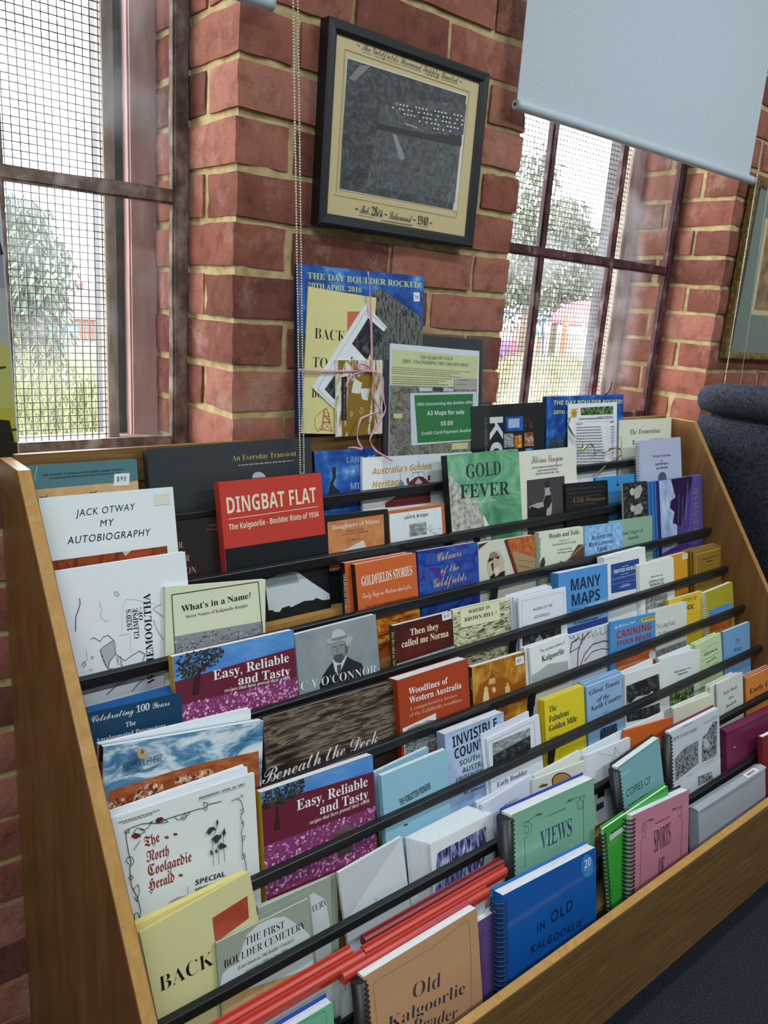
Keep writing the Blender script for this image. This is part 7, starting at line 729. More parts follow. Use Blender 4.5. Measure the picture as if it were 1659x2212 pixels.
{"n":"gift_bundle","c":"gift bundle","l":"shrink wrapped gift bundle of blue book, yellow booklet and cards tied with pink ribbon","p":[0.1292,-0.0312,1.1658],"a":5.0,"r":-0.05,"w":316.5,"h":316.8,"t":12.0,"m":"27489b","sp":"1a2a5a","A":[[1,[[0.0,316.8],[316.5,316.8],[316.5,0.0],[0.0,0.0]],"@sky_deep"],[0,"b","THE DAY BOULDER ROCKED!",[21.9,291.4],[308.1,293.1],11.1,"cdd37c"],[0,"b","20TH APRIL 2010",[22.7,275.2],[150.6,273.8],9.2,"cdd37c"],[1,[[177.5,273.9],[196.3,285.6],[242.9,264.7],[310.7,232.9],[317.6,197.0],[321.2,83.9],[174.9,85.4]],"@scaffold"],[1,[[-0.4,196.9],[16.2,190.1],[15.8,125.1],[0.6,125.0]],"@twigs"],[2,[[200.0,275.4],[318.1,241.5]],0.6,"1c2436"]],"pt":[["yellow_booklet",4.5,1.8,-3.56,163.9,274.8,4,4,"d9d192",[[1,[[94.2,240.0],[143.4,245.5],[148.8,173.6],[97.4,169.3]],"c9694f"],[0,"r","BACK",[19.2,181.6],[92.9,182.4],19.5,"23242a"],[0,"r","TO",[17.7,127.3],[52.4,127.1],19.7,"23242a"],[0,"r","BOULDER",[18.6,70.0],[115.5,67.7],19.9,"23242a"],[2,[[28.1,30.4],[30.8,12.2],[37.6,4.5],[47.6,8.6],[47.6,23.1],[49.4,46.6],[57.1,52.1]],0.9,"b0402c"],[2,[[28.1,30.4],[40.2,41.1],[57.1,52.1]],0.8,"b0402c"],[2,[[49.4,10.0],[50.8,49.3],[57.3,48.2],[71.4,5.6],[40.5,9.8],[49.9,23.1],[65.5,22.2],[51.0,36.2],[62.1,33.9]],0.9,"b0402c"],[2,[[51.8,7.4],[67.0,23.5],[50.9,23.1],[69.7,6.4]],0.8,"b0402c"],[2,[[51.7,36.3],[64.6,26.1],[61.0,41.8],[51.9,42.8]],0.7,"b0402c"]]],["white_card",82.9,45.6,51.72,208.2,70.5,2,6.5,"dfe4e6",[[2,[[6.0,59.3],[201.0,61.5],[204.4,-2.9]],0.5,"5b6066"],[2,[[6.0,59.3],[4.4,5.8]],0.5,"5b6066"],[1,[[125.6,48.2],[190.1,48.3],[197.1,-6.6],[144.4,-26.9],[124.6,1.9]],"@photo_dark"],[1,[[15.5,45.0],[51.1,43.4],[43.8,10.4],[13.9,15.0]],"@photo_dark"],[0,"r","Early",[100.1,34.2],[106.0,-13.2],5.5,"23262c"]]],["photo_booklet",82.2,-8.4,0.55,119.3,150.2,2.5,9.2,"dfe0d6",[[1,[[0.0,150.2],[119.3,150.2],[115.1,-0.8],[-3.3,0.0]],"@gold_print"],[1,[[13.8,117.1],[27.9,118.7],[25.7,31.6],[13.0,31.6]],"24262a"],[0,"s","A walk through Boulder",[21.7,35.2],[22.6,113.0],3.3,"9a9c9e"],[1,[[30.2,105.1],[93.1,133.6],[93.3,93.3],[79.7,-0.2],[28.2,1.4],[25.0,28.4]],"8a6a22"],[1,[[45.3,115.4],[65.6,104.5],[58.8,83.3],[38.5,86.4]],"d9d9cc"],[1,[[58.8,94.0],[86.3,93.4],[79.4,69.3],[65.6,72.4]],"d9d9cc"],[2,[[35.1,44.0],[38.4,49.2],[41.8,43.7],[38.4,38.5],[35.1,44.0]],1,"d9d9cc"],[2,[[58.8,48.4],[63.9,56.3],[69.1,49.4],[62.2,42.9],[58.8,48.4]],1,"d9d9cc"],[2,[[75.9,77.5],[93.3,87.9],[93.5,49.8],[79.5,55.8]],1,"6a5018"],[2,[[79.5,39.5],[97.0,44.2]],1,"6a5018"],[2,[[83.1,22.9],[93.6,25.2]],1,"6a5018"]]],["price_sticker",288.6,264.6,3.65,16.9,18.4,0.6,1.2,"dfe3e6",[[0,"s","70",[2.2,6.5],[12.7,5.3],5.9,"3a4046"]]]]}
{"n":"map_folder","c":"folder","l":"dark clear sleeved display folder of goldfield maps with a green price sign","p":[0.3303,-0.0722,0.9459],"a":8.3,"r":-1.42,"w":293.4,"h":422.4,"t":10.0,"m":"2d3036","pt":[["paper_sheets",9.4,141.7,-0.97,264.5,259.0,3,4,"dfe5ea",[[1,[[5.6,247.4],[260.1,246.2],[257.8,197.0],[185.4,195.8],[183.4,176.0],[1.1,174.1]],"d5d8a0"],[0,"b","130 YEARS OF GOLD",[84.2,231.4],[179.4,233.5],7.3,"3a3c36"],[0,"b","1893 - UNCOVERING THE GOLDEN MILE",[34.1,221.0],[229.3,221.9],7.2,"3a3c36"],[3,[6.1,210.2],[234.0,209.6],2.0,"7a7c5e"],[3,[6.1,206.1],[204.3,205.4],2.0,"7a7c5e"],[3,[6.2,202.0],[175.3,201.2],1.9,"7a7c5e"],[3,[6.2,197.9],[208.8,197.0],1.9,"7a7c5e"],[3,[5.2,190.2],[178.8,192.6],1.9,"7a7c5e"],[3,[5.3,185.8],[158.4,187.4],1.9,"7a7c5e"],[3,[5.4,181.4],[138.3,182.4],1.9,"7a7c5e"],[3,[5.4,177.0],[166.8,179.0],1.9,"7a7c5e"],[1,[[1.1,173.3],[183.4,175.1],[187.1,194.4],[257.8,196.1],[257.5,-9.3],[-9.5,-0.2]],"@aerial_map"],[1,[[186.2,194.3],[257.0,195.5],[256.9,171.3],[186.1,170.8]],"b3aca0"],[1,[[81.5,171.9],[118.6,171.6],[117.2,164.4],[81.6,163.4]],"cdd3d8"],[1,[[122.5,173.2],[150.6,173.2],[150.0,165.3],[122.7,165.1]],"33363c"],[1,[[152.7,172.7],[183.5,172.2],[182.8,166.2],[152.9,165.4]],"c3c9d2"],[1,[[9.2,114.8],[35.0,115.6],[34.4,105.5],[10.0,105.3]],"d2cf8e"],[1,[[181.8,51.0],[231.5,52.2],[232.0,37.5],[181.3,36.9]],"d2cf8e"],[3,[195.5,190.2],[233.7,192.2],1.8,"6a665e"],[3,[193.7,181.3],[225.4,181.8],1.8,"6a665e"],[2,[[5.7,100.3],[43.9,32.3]],0.5,"8a8682"],[2,[[11.6,99.8],[47.6,32.3]],0.5,"8a8682"],[2,[[17.5,99.2],[51.4,32.2]],0.5,"8a8682"],[2,[[23.4,98.7],[55.2,32.1]],0.5,"8a8682"],[2,[[29.3,98.2],[59.1,32.0]],0.5,"8a8682"],[2,[[35.3,97.6],[62.9,31.9]],0.5,"8a8682"],[2,[[41.3,97.1],[66.7,31.8]],0.5,"8a8682"],[2,[[47.3,96.5],[70.6,31.8]],0.5,"8a8682"],[2,[[5.0,97.5],[57.9,102.0]],0.5,"8a8682"],[2,[[5.1,89.7],[58.0,94.6]],0.5,"8a8682"],[2,[[5.2,81.9],[58.1,87.2]],0.5,"8a8682"],[2,[[5.3,74.1],[58.2,79.8]],0.5,"8a8682"],[2,[[5.4,66.2],[58.4,72.4]],0.5,"8a8682"],[2,[[5.5,58.4],[58.5,64.9]],0.5,"8a8682"],[2,[[5.6,50.6],[58.6,57.5]],0.5,"8a8682"],[2,[[5.7,42.7],[58.8,50.1]],0.5,"8a8682"]]],["price_sign",70.1,188.2,1.75,200.4,110.8,1,6.5,"d5dde2",[[1,[[11.3,106.6],[189.4,105.6],[185.2,2.6],[17.9,4.7]],"23783c"],[0,"S","1893 Uncovering the Golden Mile",[16.7,83.8],[187.4,83.9],6.2,"d5e6da"],[0,"S","A3 Maps for sale",[46.8,62.7],[160.3,61.3],9.2,"e3f0e6"],[0,"S","$5.00",[87.0,38.9],[124.4,38.3],9.4,"e3f0e6"],[0,"S","Credit Card Payment Available",[30.0,20.8],[193.4,20.5],6.9,"d5e6da"]]]]}
{"n":"framed_picture","c":"picture","l":"old gilt framed print under reflecting glass, on the wall beyond the second window","p":[1.7242,-0.028,1.3297],"a":0,"r":-0.63,"w":422.4,"h":529.7,"t":22.0,"m":"6a5a34","pt":[["mat_board",43.4,21.1,0.15,386.3,497.8,3,-8,"6d7a74",[[1,[[61.7,409.0],[440.6,426.4],[551.3,127.0],[83.9,119.9]],"c9bd97"],[1,[[83.6,397.9],[447.8,412.1],[544.4,140.9],[97.5,135.3]],"@print_sepia"]]]]}
'''
PAGE = flat('e6eaec', .8, .2)
TEXPAGE = noisy('page_edges', [(.3, 'c9ced2'), (.5, 'e2e6e9'), (.7, 'eef1f3')], 40, (1, 60, 1), 3, .8)
def rect_art(bm, mats, w, h, y): box(bm, 0, w, y, y, 0, h)
def ring(bm, c, r, wr, n=10, arc=(0, 2 * math.pi), m_=5):
    pts = [(c[0] + r * math.cos(a), c[1] + r * math.sin(a), c[2] + .0012 * i / n) for i, a in enumerate([arc[0] + (arc[1] - arc[0]) * k / n for k in range(n + 1)])]
    tube(bm, pts, wr, m_)
def make_book(d):
    M = Matrix.Translation(d['p']) @ Matrix.Rotation(-R(d['a']), 4, 'X') @ Matrix.Rotation(-R(d['r']), 4, 'Y')
    w, h, t = d['w'] / 1000, d['h'] / 1000, d['t'] / 1000
    A = clip_art(d.get('A', []), d['w'], d['h'])
    t_ = thing(d['n'], d['l'], d['c'], group=d.get('g'), mw=M)
    ct = min(.0022 if d.get('hd') else .0005, t * .3)
    flatkind = d['n'] in ('leaflet', 'price_list', 'framed_picture', 'gift_bundle', 'map_folder')
    if d['n'] == 'leaflet':
        bm = bmesh.new(); mats = [ink(d['m'])]; box(bm, 0, w, 0, t, 0, h); Art(bm, mats).run(A); o = obj('sheet', bm, mats, t_); return t_
    mats = [ink(d['m']), ink(d.get('sp', d['m'])), ink(d.get('bk', d['m']))]
    bm = bmesh.new()
    bev = .0006 if d.get('hd') else 0
    box(bm, 0, w, 0, ct, 0, h, 0, bev)                                  # front cover
    if d['n'] == 'price_list':
        Art(bm, mats).run(A); obj('front_sheet', bm, mats, t_)
        bm = bmesh.new(); box(bm, .001, w - .001, ct, t, .001, h - .001); obj('back_sheets', bm, PAGE, t_)
        gm = flat('c3a860', .25, .5, .9)
        bm = bmesh.new()
        for zz in (h - .014, h - .022): ring(bm, (w * .10, -.002, zz), .010, .0008, 16)
        obj('ring', bm, gm, t_, True)
        return t_
    if d['n'] in ('framed_picture', 'gift_bundle', 'map_folder'):
        bm.free()
    else:
        box(bm, 0, w, t - ct, t, 0, h, 2, bev)                          # back cover
        if not d.get('bd') or d['n'] == 'display_folder': box(bm, -.0003, ct, -.0001, t + .0001, 0, h, 1)   # spine
        Art(bm, mats).run(A)
        cov = obj('cover', bm, mats, t_)
        ins = .003 if d.get('hd') else .0006
        bm = bmesh.new(); n = 1 if t < .006 else 5
        rr = random.Random(d['l'])
        for i in range(n):                                              # page block in a few gatherings
            y0 = ct + (t - 2 * ct) * i / n; y1 = ct + (t - 2 * ct) * (i + 1) / n
            box(bm, ct, w - ins - rr.uniform(0, .0008), y0 + .00005, y1, ins, h - ins - rr.uniform(0, .0006))
        obj('page_block', bm, flat(d['pg'], .8, .2) if d.get('pg') else TEXPAGE, t_)
        b = d.get('bd')
        if b:
            bm = bmesh.new(); mt = flat(b[1], .4, .5, .3 if b[0] == 'coil' and b[1][0] in 'cd' else 0)
            if b[0] == 'comb':
                r = t / 2 + .004
                tube(bm, [(-.004, t / 2, .008), (-.004, t / 2, h - .006)], r * .92, 16)
                k = .012
                while k < h - .01:
                    tube(bm, [(-.004, -.0035, k), (.002, -.0030, k), (.0045, -.0012, k), (.005, .0004, k)], .0016, 5); k += .0085
                obj('comb_binding', bm, mt, t_)
            else:
                k = .006; r = t / 2 + .0032
                while k < h - .006:
                    ring(bm, (.001, t / 2, k), r, .0009 if b[1][0] in 'cd' else .0017, 10); k += .0066 if b[1][0] in 'cd' else .0085
                obj('coil_binding', bm, mt, t_)
        if d.get('bk') and d['n'] in ('comb_bound_folder', 'coil_bound_folder', 'display_folder'):
            # stiff back cover standing a little proud, and a clear sheet over the front
            bm = bmesh.new(); box(bm, -.002, w + .0005, t + .0002, t + .0012, 0, h + .0045, 0, .0004); obj('back_cover', bm, ink(d['bk']), t_)
            bm = bmesh.new(); box(bm, .001, w + .004, -.0011, -.0008, .002, h + .002); obj('clear_cover', bm, CLEAR, t_)
        if d['n'] == 'ring_binder':
            bm = bmesh.new(); prism(bm, [(-.002, h - .0015), (-.0008, h + .001), (t * .5, h + .0045), (t + .002, h + .001), (t + .002, h - .012), (t + .001, h - .012), (t + .001, h)], -.003, w + .003)
            fl_ = obj('top_flap', bm, ink(d['m']), t_)
            if d['m'].startswith('a'):
                bm = bmesh.new(); mats = [flat('e2e5e6', .5)]; MM = Matrix.Translation((w * .72, t * .22, h + .0034)) @ Matrix.Rotation(R(-75), 4, 'X')
                box(bm, 0, .058, -.0006, 0, -.006, .008); Art(bm, mats, -.0006).text('S', 'BARDOC', (.010, -.003), (.048, -.003), .007, '2a2e33')
                o = obj('name_label', bm, mats, fl_); o.matrix_local = MM
        s = d.get('st')
        if s:
            q = [Vector((p[0] / 1000, p[1] / 1000)) for p in s[:3]]
            dx = q[1] - q[0]; dz = q[2] - q[1]; bl = q[0] + dz
            y = -LAY * (2.2 + .35 * len(A))
            bm = bmesh.new(); mats = [flat('dfe3e4', .5)]
            vs = [bm.verts.new((p.x, y, p.y)) for p in (bl, q[2], q[1], q[0])] + [bm.verts.new((p.x, y + .0003, p.y)) for p in (bl, q[2], q[1], q[0])]
            for f in ((0, 1, 2, 3), (7, 6, 5, 4), (0, 4, 5, 1), (1, 5, 6, 2), (2, 6, 7, 3), (3, 7, 4, 0)): bm.faces.new([vs[i] for i in f])
            bmesh.ops.recalc_face_normals(bm, faces=bm.faces[:])
            e = bl + dx * .18 - dz * .38; f_ = bl + dx * .8 - dz * .38
            Art(bm, mats, y).text('h', s[3], e, f_, dz.length * .38, '2c3238')
            obj('price_sticker', bm, mats, cov)
        return t_
    # flat composed things
    if d['n'] == 'framed_picture':
        mt = flat('16171b', .45, .4) if d['m'].startswith('1') else noisy('worn_gilt', [(.3, '3a3016'), (.5, '6a5628'), (.7, '8f7a42')], 60, (1, 1, 1), 5, .5, .3)
        fwid = .021
        bm = bmesh.new(); pr = [(0, .002), (.004, 0), (fwid * .7, .001), (fwid, .006), (fwid, t), (0, t)]
        o4 = [(0, 0), (w, 0), (w, h), (0, h)]
        R4 = []
        for a, b in pr: R4.append([bm.verts.new(v) for v in ((a, b, a), (w - a, b, a), (w - a, b, h - a), (a, b, h - a))])
        for i in range(len(pr)):
            A_, B_ = R4[i], R4[(i + 1) % len(pr)]
            for k in range(4): bm.faces.new((A_[k], A_[(k + 1) % 4], B_[(k + 1) % 4], B_[k]))
        bmesh.ops.recalc_face_normals(bm, faces=bm.faces[:]); obj('frame', bm, mt, t_)
        bm = bmesh.new(); box(bm, .002, w - .002, t - .008, t - .001, .002, h - .002); obj('backing_board', bm, flat('4a3c2c', .9), t_)
        bm = bmesh.new(); box(bm, fwid - .002, w - fwid + .002, .0045, .006, fwid - .002, h - fwid + .002); obj('glass', bm, PICGLASS, t_)
    elif d['n'] == 'gift_bundle':
        bm = bmesh.new(); box(bm, 0, w, 0, t, 0, h, 0, .001); box(bm, -.0006, .0012, -.0004, t + .0004, 0, h, 1); Art(bm, mats).run(A); obj('blue_book', bm, mats, t_)
        rib = flat('d79ab2', .4, .5, 0, 'pink_ribbon')
        def ribbon(pts, wd=.0045):
            bm = bmesh.new(); P = [Vector(p) for p in pts]; Q = []
            for i in range(len(P) - 1):
                p0 = P[max(i - 1, 0)]; p1, p2 = P[i], P[i + 1]; p3 = P[min(i + 2, len(P) - 1)]
                for k in range(5):
                    s_ = k / 5; Q.append(.5 * ((2 * p1) + (p2 - p0) * s_ + (2 * p0 - 5 * p1 + 4 * p2 - p3) * s_ ** 2 + (3 * p1 - p0 - 3 * p2 + p3) * s_ ** 3))
            Q.append(P[-1]); prev = None
            for i, p in enumerate(Q):
                dd = (Q[min(i + 1, len(Q) - 1)] - Q[max(i - 1, 0)]).normalized(); s_ = dd.cross(Vector((0, 1, 0)))
                s_ = s_.normalized() if s_.length > .05 else Vector((1, 0, 0)); tw = math.sin(i * .35) * .6
                s_ = (s_ * math.cos(tw) + Vector((0, 1, 0)) * math.sin(tw)) * wd / 2
                q = (bm.verts.new(p - s_), bm.verts.new(p + s_), bm.verts.new(p + s_ + Vector((0, .0003, 0))), bm.verts.new(p - s_ + Vector((0, .0003, 0))))
                if prev:
                    for a in range(4): bm.faces.new((prev[a], prev[(a + 1) % 4], q[(a + 1) % 4], q[a])).smooth = True
                prev = q
            obj('ribbon', bm, rib, t_)
        y = -.0118
        K = RIBBON
        for r_ in K: ribbon([(p[0] / 1000, y - p[2] / 1000, p[1] / 1000) for p in r_])
    elif d['n'] == 'map_folder':
        bm = bmesh.new(); box(bm, 0, w, 0, t * .5, 0, h, 0, .001); obj('backing_board', bm, ink('2b2e35'), t_)
        bm = bmesh.new(); box(bm, -.012, w + .018, -.0092, -.0090, 0, h + .006); box(bm, -.012, w + .018, t * .5 + .0005, t * .5 + .0008, 0, h + .006); obj('clear_sleeve', bm, CLEAR, t_)
    first = None
    for nm, x, z, rr, pw, ph, pt, off, c, art in d.get('pt', []):
        bm = bmesh.new(); mats = [ink(c)]; pw /= 1000; ph /= 1000
        box(bm, 0, pw, 0, pt / 1000, 0, ph); Art(bm, mats).run(clip_art(art, pw * 1000, ph * 1000))
        ml = Matrix.Translation((x / 1000, -off / 1000, z / 1000)) @ Matrix.Rotation(-R(rr), 4, 'Y')
        if nm in ('photograph', 'price_sign'): o = obj(nm, bm, mats, first[0]); o.matrix_local = first[1].inverted() @ ml
        else: o = obj(nm, bm, mats, t_); o.matrix_local = ml
        if not first: first = (o, ml)
    return t_
RIBBON = [[[157.8,314.1,0],[162.3,280.0,0],[165.7,231.2,0],[168.4,181.7,0],[169.9,123.4,0.5]],[[-7.1,123.2,0],[43.4,120.8,0],[107.7,120.0,0],[169.9,121.3,0.5]],[[170.5,120.8,2],[153.4,131.3,6],[133.2,135.1,8],[129.0,126.0,7],[148.2,122.8,4],[170.5,120.2,2]],[[170.5,120.8,2],[134.0,118.1,5],[109.9,107.6,6],[102.5,92.0,5],[108.2,90.6,4]],[[170.5,120.2,2],[185.5,118.2,5],[193.8,104.7,6],[194.1,83.1,6],[198.1,58.5,6],[200.4,42.2,8],[183.1,18.2,10],[160.9,-8.0,12],[157.7,-21.4,14],[167.0,-37.9,18],[186.8,-50.0,20],[210.6,-62.6,22]],[[170.5,120.2,2],[171.8,104.8,5],[167.9,78.0,6],[178.7,56.2,6],[188.7,41.1,7],[166.1,35.0,9],[137.8,27.9,10],[130.4,17.5,11],[124.7,-3.6,12],[125.2,-19.4,16],[132.3,-33.2,18],[110.4,-29.0,20],[95.4,-29.5,20]]]
for line in DATA.strip().split('\n'):
    make_book(json.loads(line))

# curling gold ribbon tied on the price list rings
bm = bmesh.new(); gp = [(0.9444, -0.0528, 1.176), (0.9257, -0.0595, 1.1589), (0.9442, -0.066, 1.1308), (0.9799, -0.0716, 1.1083), (0.9761, -0.0745, 1.0898), (1.0085, -0.0742, 1.1048), (1.0285, -0.0762, 1.0918), (1.0338, -0.077, 1.0743), (1.0446, -0.0772, 1.086), (1.0732, -0.0786, 1.077), (1.0979, -0.0771, 1.0862), (1.146, -0.0734, 1.0841), (1.1477, -0.0785, 1.0646), (1.0872, -0.0849, 1.0498), (1.0408, -0.0925, 1.0274), (1.0141, -0.0968, 1.0131)]; prev = None
for i in range((len(gp) - 1) * 8 + 1):
    a, s_ = divmod(i, 8); s_ /= 8
    g = [Vector(gp[min(max(a + o, 0), len(gp) - 1)]) for o in (-1, 0, 1, 2)]
    p = .5 * (2 * g[1] + (g[2] - g[0]) * s_ + (2 * g[0] - 5 * g[1] + 4 * g[2] - g[3]) * s_ ** 2 + (3 * g[1] - g[0] - 3 * g[2] + g[3]) * s_ ** 3)
    tw = i * .42; sd = Vector((math.cos(tw) * .6, math.sin(tw) * .5, .5)).normalized() * .0028
    q = (bm.verts.new(p - sd), bm.verts.new(p + sd), bm.verts.new(p + sd + Vector((0, .0003, 0))), bm.verts.new(p - sd + Vector((0, .0003, 0))))
    if prev:
        for k in range(4): bm.faces.new((prev[k], prev[(k + 1) % 4], q[(k + 1) % 4], q[k])).smooth = True
    prev = q
tag(obj('curled_ribbon', bm, flat('b9a765', .25, .6, .7)), 'curled gold gift ribbon trailing from the price list rings over the top railing', 'ribbon')

# ------------------------------------------------------------------ red suspension files in the seventh tier
red = flat('b8382c', .38, .5, 0, 'red_plastic'); dred = flat('7e2226', .4, .5)
def hanger(x0, x1, y, z, label, mt=red):
    t = thing('suspension_file', label, 'suspension file', ((x0 + x1) / 2, y, z), 'red suspension files')
    L = (x1 - x0) / 2
    pr = [(-.0075, -.016), (-.0085, -.006), (-.0065, -.0015), (-.003, .001), (-.0022, -.001), (.0005, -.001), (.0015, .002), (.0045, .002), (.006, -.001), (.0065, -.012), (.0045, -.016)]
    bm = bmesh.new(); prism(bm, pr, -L, L); cb = obj('clamp_bar', bm, mt, t)
    bm = bmesh.new(); box(bm, -L + .003, L - .003, -.0035, -.0025, -.17, -.014); box(bm, -L + .003, L - .003, .0015, .0022, -.17, -.014); obj('hanging_sheet', bm, flat('c9ced0', .6), t)
    for s_ in (-1, 1):
        bm = bmesh.new(); box(bm, s_ * (L - .004) - .0012, s_ * (L - .004) + .0012, -.0055, .0045, -.03, -.0155)
        obj('metal_clip', bm, flat('c9c4b4', .4, .5, .4), cb)
hanger(-.345, -.070, -.531, .468, 'red suspension file nearest the near end panel, rear one of its two')
hanger(-.30, -.058, -.547, .466, 'red suspension file nearest the near end panel, front one of its two')
hanger(-.038, .290, -.522, .462, 'dark red topped suspension file, rearmost of the three behind the peach folder', dred)
hanger(-.052, .270, -.540, .462, 'red suspension file, second of the three behind the peach folder')
hanger(-.106, .205, -.5575, .462, 'red suspension file, foremost of the three behind the peach folder')

# ------------------------------------------------------------------ tall photo board leaning by the first window
pb = thing('photo_board', 'tall display board with grey and yellow headframe photographs, beside the first window', 'display board', (-.95, .06, 1.114)); pb.rotation_euler = (0, R(-1.3), 0)
bm = bmesh.new(); mats = [flat('b9c0c4', .4)]
box(bm, 0, .596, 0, .005, 0, .62, 0, .0006); a = Art(bm, mats)
a.poly([(.002, .335), (.594, .335), (.594, .618), (.002, .618)], 'a3abb2'); a.poly([(.002, .275), (.594, .275), (.594, .335), (.002, .335)], '7b838c')
a.poly([(.002, .002), (.594, .002), (.594, .12), (.002, .12)], 'a49f3e'); a.poly([(.002, .12), (.594, .12), (.594, .275), (.002, .275)], '9a9f9a'); a.poly([(.002, .09), (.594, .09), (.594, .19), (.002, .19)], 'a8a660')
for x in (.30, .44, .535):
    a.poly([(x - .03, .335), (x, .44), (x + .006, .44), (x + .03, .335)], '2b3036'); a.poly([(x - .06, .325), (x + .06, .325), (x + .055, .352), (x + .02, .345), (x, .36), (x - .05, .345)], '2b3036')
    a.line([(x + .02, .09), (x + .025, .165)], .005, '33331c'); a.line([(x + .005, .15), (x + .05, .155)], .003, '33331c'); a.poly([(x - .05, .03), (x + .055, .035), (x + .05, .07), (x + .02, .075), (x, .06), (x - .05, .066)], '1b1b12')
a.poly([(.002, .002), (.594, .002), (.594, .034), (.002, .034)], '1d1c14'); a.line([(.002, .05), (.594, .055)], .003, '2a2a18')
obj('printed_panel', bm, mats, pb)

# ------------------------------------------------------------------ navy fabric chair beyond the far end panel
navy = noisy('navy_swirl_fabric', [(.42, '14161d'), (.5, '22252f'), (.55, '353947'), (.62, '181a22')], 48, (1, 1, 1), 4, .95, .5, 'noise', 3)
ch = thing('high_back_chair', 'navy patterned high back chair with rolled top, behind the far end panel of the rack', 'chair', (1.78, -.33, 0))
def blob(bm, x0, x1, y0, y1, z0, z1, b):
    box(bm, x0, x1, y0, y1, z0, z1, 0, b)
bm = bmesh.new(); blob(bm, -.265, -.165, -.25, .25, .46, 1.20, .035); bmesh.ops.subdivide_edges(bm, edges=[e for e in bm.edges if e.calc_length() > .1], cuts=6, use_grid_fill=True)
for v in bm.verts: v.co.x += .025 * math.cos(v.co.y * 5) - .02 - (v.co.z - .46) * .02
obj('backrest', bm, navy, ch, True)
bm = bmesh.new(); tube(bm, [(-.235, -.262, 1.213), (-.24, -.255, 1.213), (-.247, -.2, 1.217), (-.25, -.1, 1.222), (-.25, .1, 1.224), (-.247, .2, 1.22), (-.24, .243, 1.216), (-.235, .25, 1.216)], .045, 20, rad=[.02, .036, .046, .048, .048, .046, .038, .02]); obj('headrest_roll', bm, navy, ch, True)
bm = bmesh.new(); blob(bm, -.18, .30, -.25, .25, .40, .50, .04); obj('seat', bm, navy, ch, True)
bm = bmesh.new(); tube(bm, [(.05, 0, .06), (.05, 0, .41)], .028, 14); obj('gas_column', bm, flat('1b1c1f', .4), ch)
bm = bmesh.new()
for i in range(5):
    an = 2 * math.pi * i / 5; tube(bm, [(.05, 0, .10), (.05 + .28 * math.cos(an), .28 * math.sin(an), .07)], .018, 8)
sb = obj('star_base', bm, flat('1b1c1f', .4), ch)
for i in range(5):
    an = 2 * math.pi * i / 5; bm = bmesh.new(); c = Vector((.05 + .28 * math.cos(an), .28 * math.sin(an), .03)); tg = Vector((-math.sin(an), math.cos(an), 0)) * .012
    tube(bm, [c - tg, c + tg], .03, 14); obj('caster', bm, flat('101113', .5), sb)

# ------------------------------------------------------------------ outside
grassm = noisy('dry_grass_ground', [(.3, '3f3e28'), (.5, '58543a'), (.7, '6a6349')], 3, (1, 1, 1), 8, 1, 0)
bm = bmesh.new(); vs = [bm.verts.new(v) for v in ((-30, .45, .1), (60, .45, .1), (60, 60, .1), (-30, 60, .1))]; bm.faces.new(vs)
struct(obj('garden_ground', bm, grassm))
def leaf_mat(name, a, b, c): return noisy(name, [(.3, a), (.5, b), (.7, c)], 2.5, (1, 1, 1), 6, .7, 0)
def foliage(pts, n, size, mt, parent, droop=.6, seed=1, name='foliage'):
    rr = random.Random(seed); bm = bmesh.new()
    for i in range(n):
        c, rad = pts[rr.randrange(len(pts))]
        while True:
            q = Vector((rr.uniform(-1, 1), rr.uniform(-1, 1), rr.uniform(-1, 1)))
            if .2 < q.length < 1: break
        p = Vector(c) + Vector((q.x * rad[0], q.y * rad[1], q.z * rad[2]))
        L = size * rr.uniform(.7, 1.4); d = Vector((rr.uniform(-1, 1), rr.uniform(-1, 1), rr.uniform(-1, .4) - droop)).normalized()
        s_ = d.cross(Vector((rr.uniform(-1, 1), rr.uniform(-1, 1), rr.uniform(-1, 1)))).normalized() * L * .13
        v = [bm.verts.new(p), bm.verts.new(p + d * L * .45 + s_), bm.verts.new(p + d * L), bm.verts.new(p + d * L * .45 - s_)]
        bm.faces.new(v)
    bmesh.ops.translate(bm, vec=-Vector(parent.location), verts=bm.verts)
    return obj(name, bm, mt, parent)
def tree(label, loc, pts, n, size, mt, tr, group=None, seed=1, droop=.6):
    t = thing('tree', label, 'tree', loc, group)
    foliage(pts, n, size, mt, t, droop, seed)
    bm = bmesh.new(); top = max(c[2] for c, r_ in pts)
    tube(bm, [(0, 0, -.05), (.05, .03, (top - loc[2]) * .4), (-.06, 0, (top - loc[2]) * .9)], tr, 8, rad=[tr, tr * .8, tr * .4])
    for i, (c, r_) in enumerate(pts[:5]): tube(bm, [(0, .02, (top - loc[2]) * (.25 + .1 * i)), (Vector(c) - Vector(loc))], tr * .35, 6, rad=[tr * .4, tr * .12])
    obj('trunk', bm, flat('5a4c40', .9), t)
gum = leaf_mat('gum_leaves', '262f25', '3d4738', '586350'); gum2 = leaf_mat('gum_leaves_far', '2b3125', '424838', '5b6149')
lime = leaf_mat('fresh_leaves', '3f4a26', '525e32', '697444')
tree('drooping grey green gum tree close outside the first window', (1.0, 4.6, .1), [((.95, 4.7, 1.78), (.2, .3, .22)), ((1.0, 4.7, 1.52), (.30, .35, .28)), ((.98, 4.7, 1.15), (.28, .35, .35)), ((1.0, 4.7, .72), (.28, .35, .42)), ((.7, 4.8, 1.3), (.4, .5, .6))], 4600, .085, gum, .05, None, 3, 1.0)
b_ = thing('bush', 'grey green bush beneath the gum tree outside the first window', 'bush', (1.0, 3.9, .1))
foliage([((1.0, 3.9, .4), (.5, .3, .38)), ((1.3, 4.1, .3), (.4, .3, .3))], 2000, .06, lime, b_, .1, 5)
bm = bmesh.new(); rr = random.Random(8)
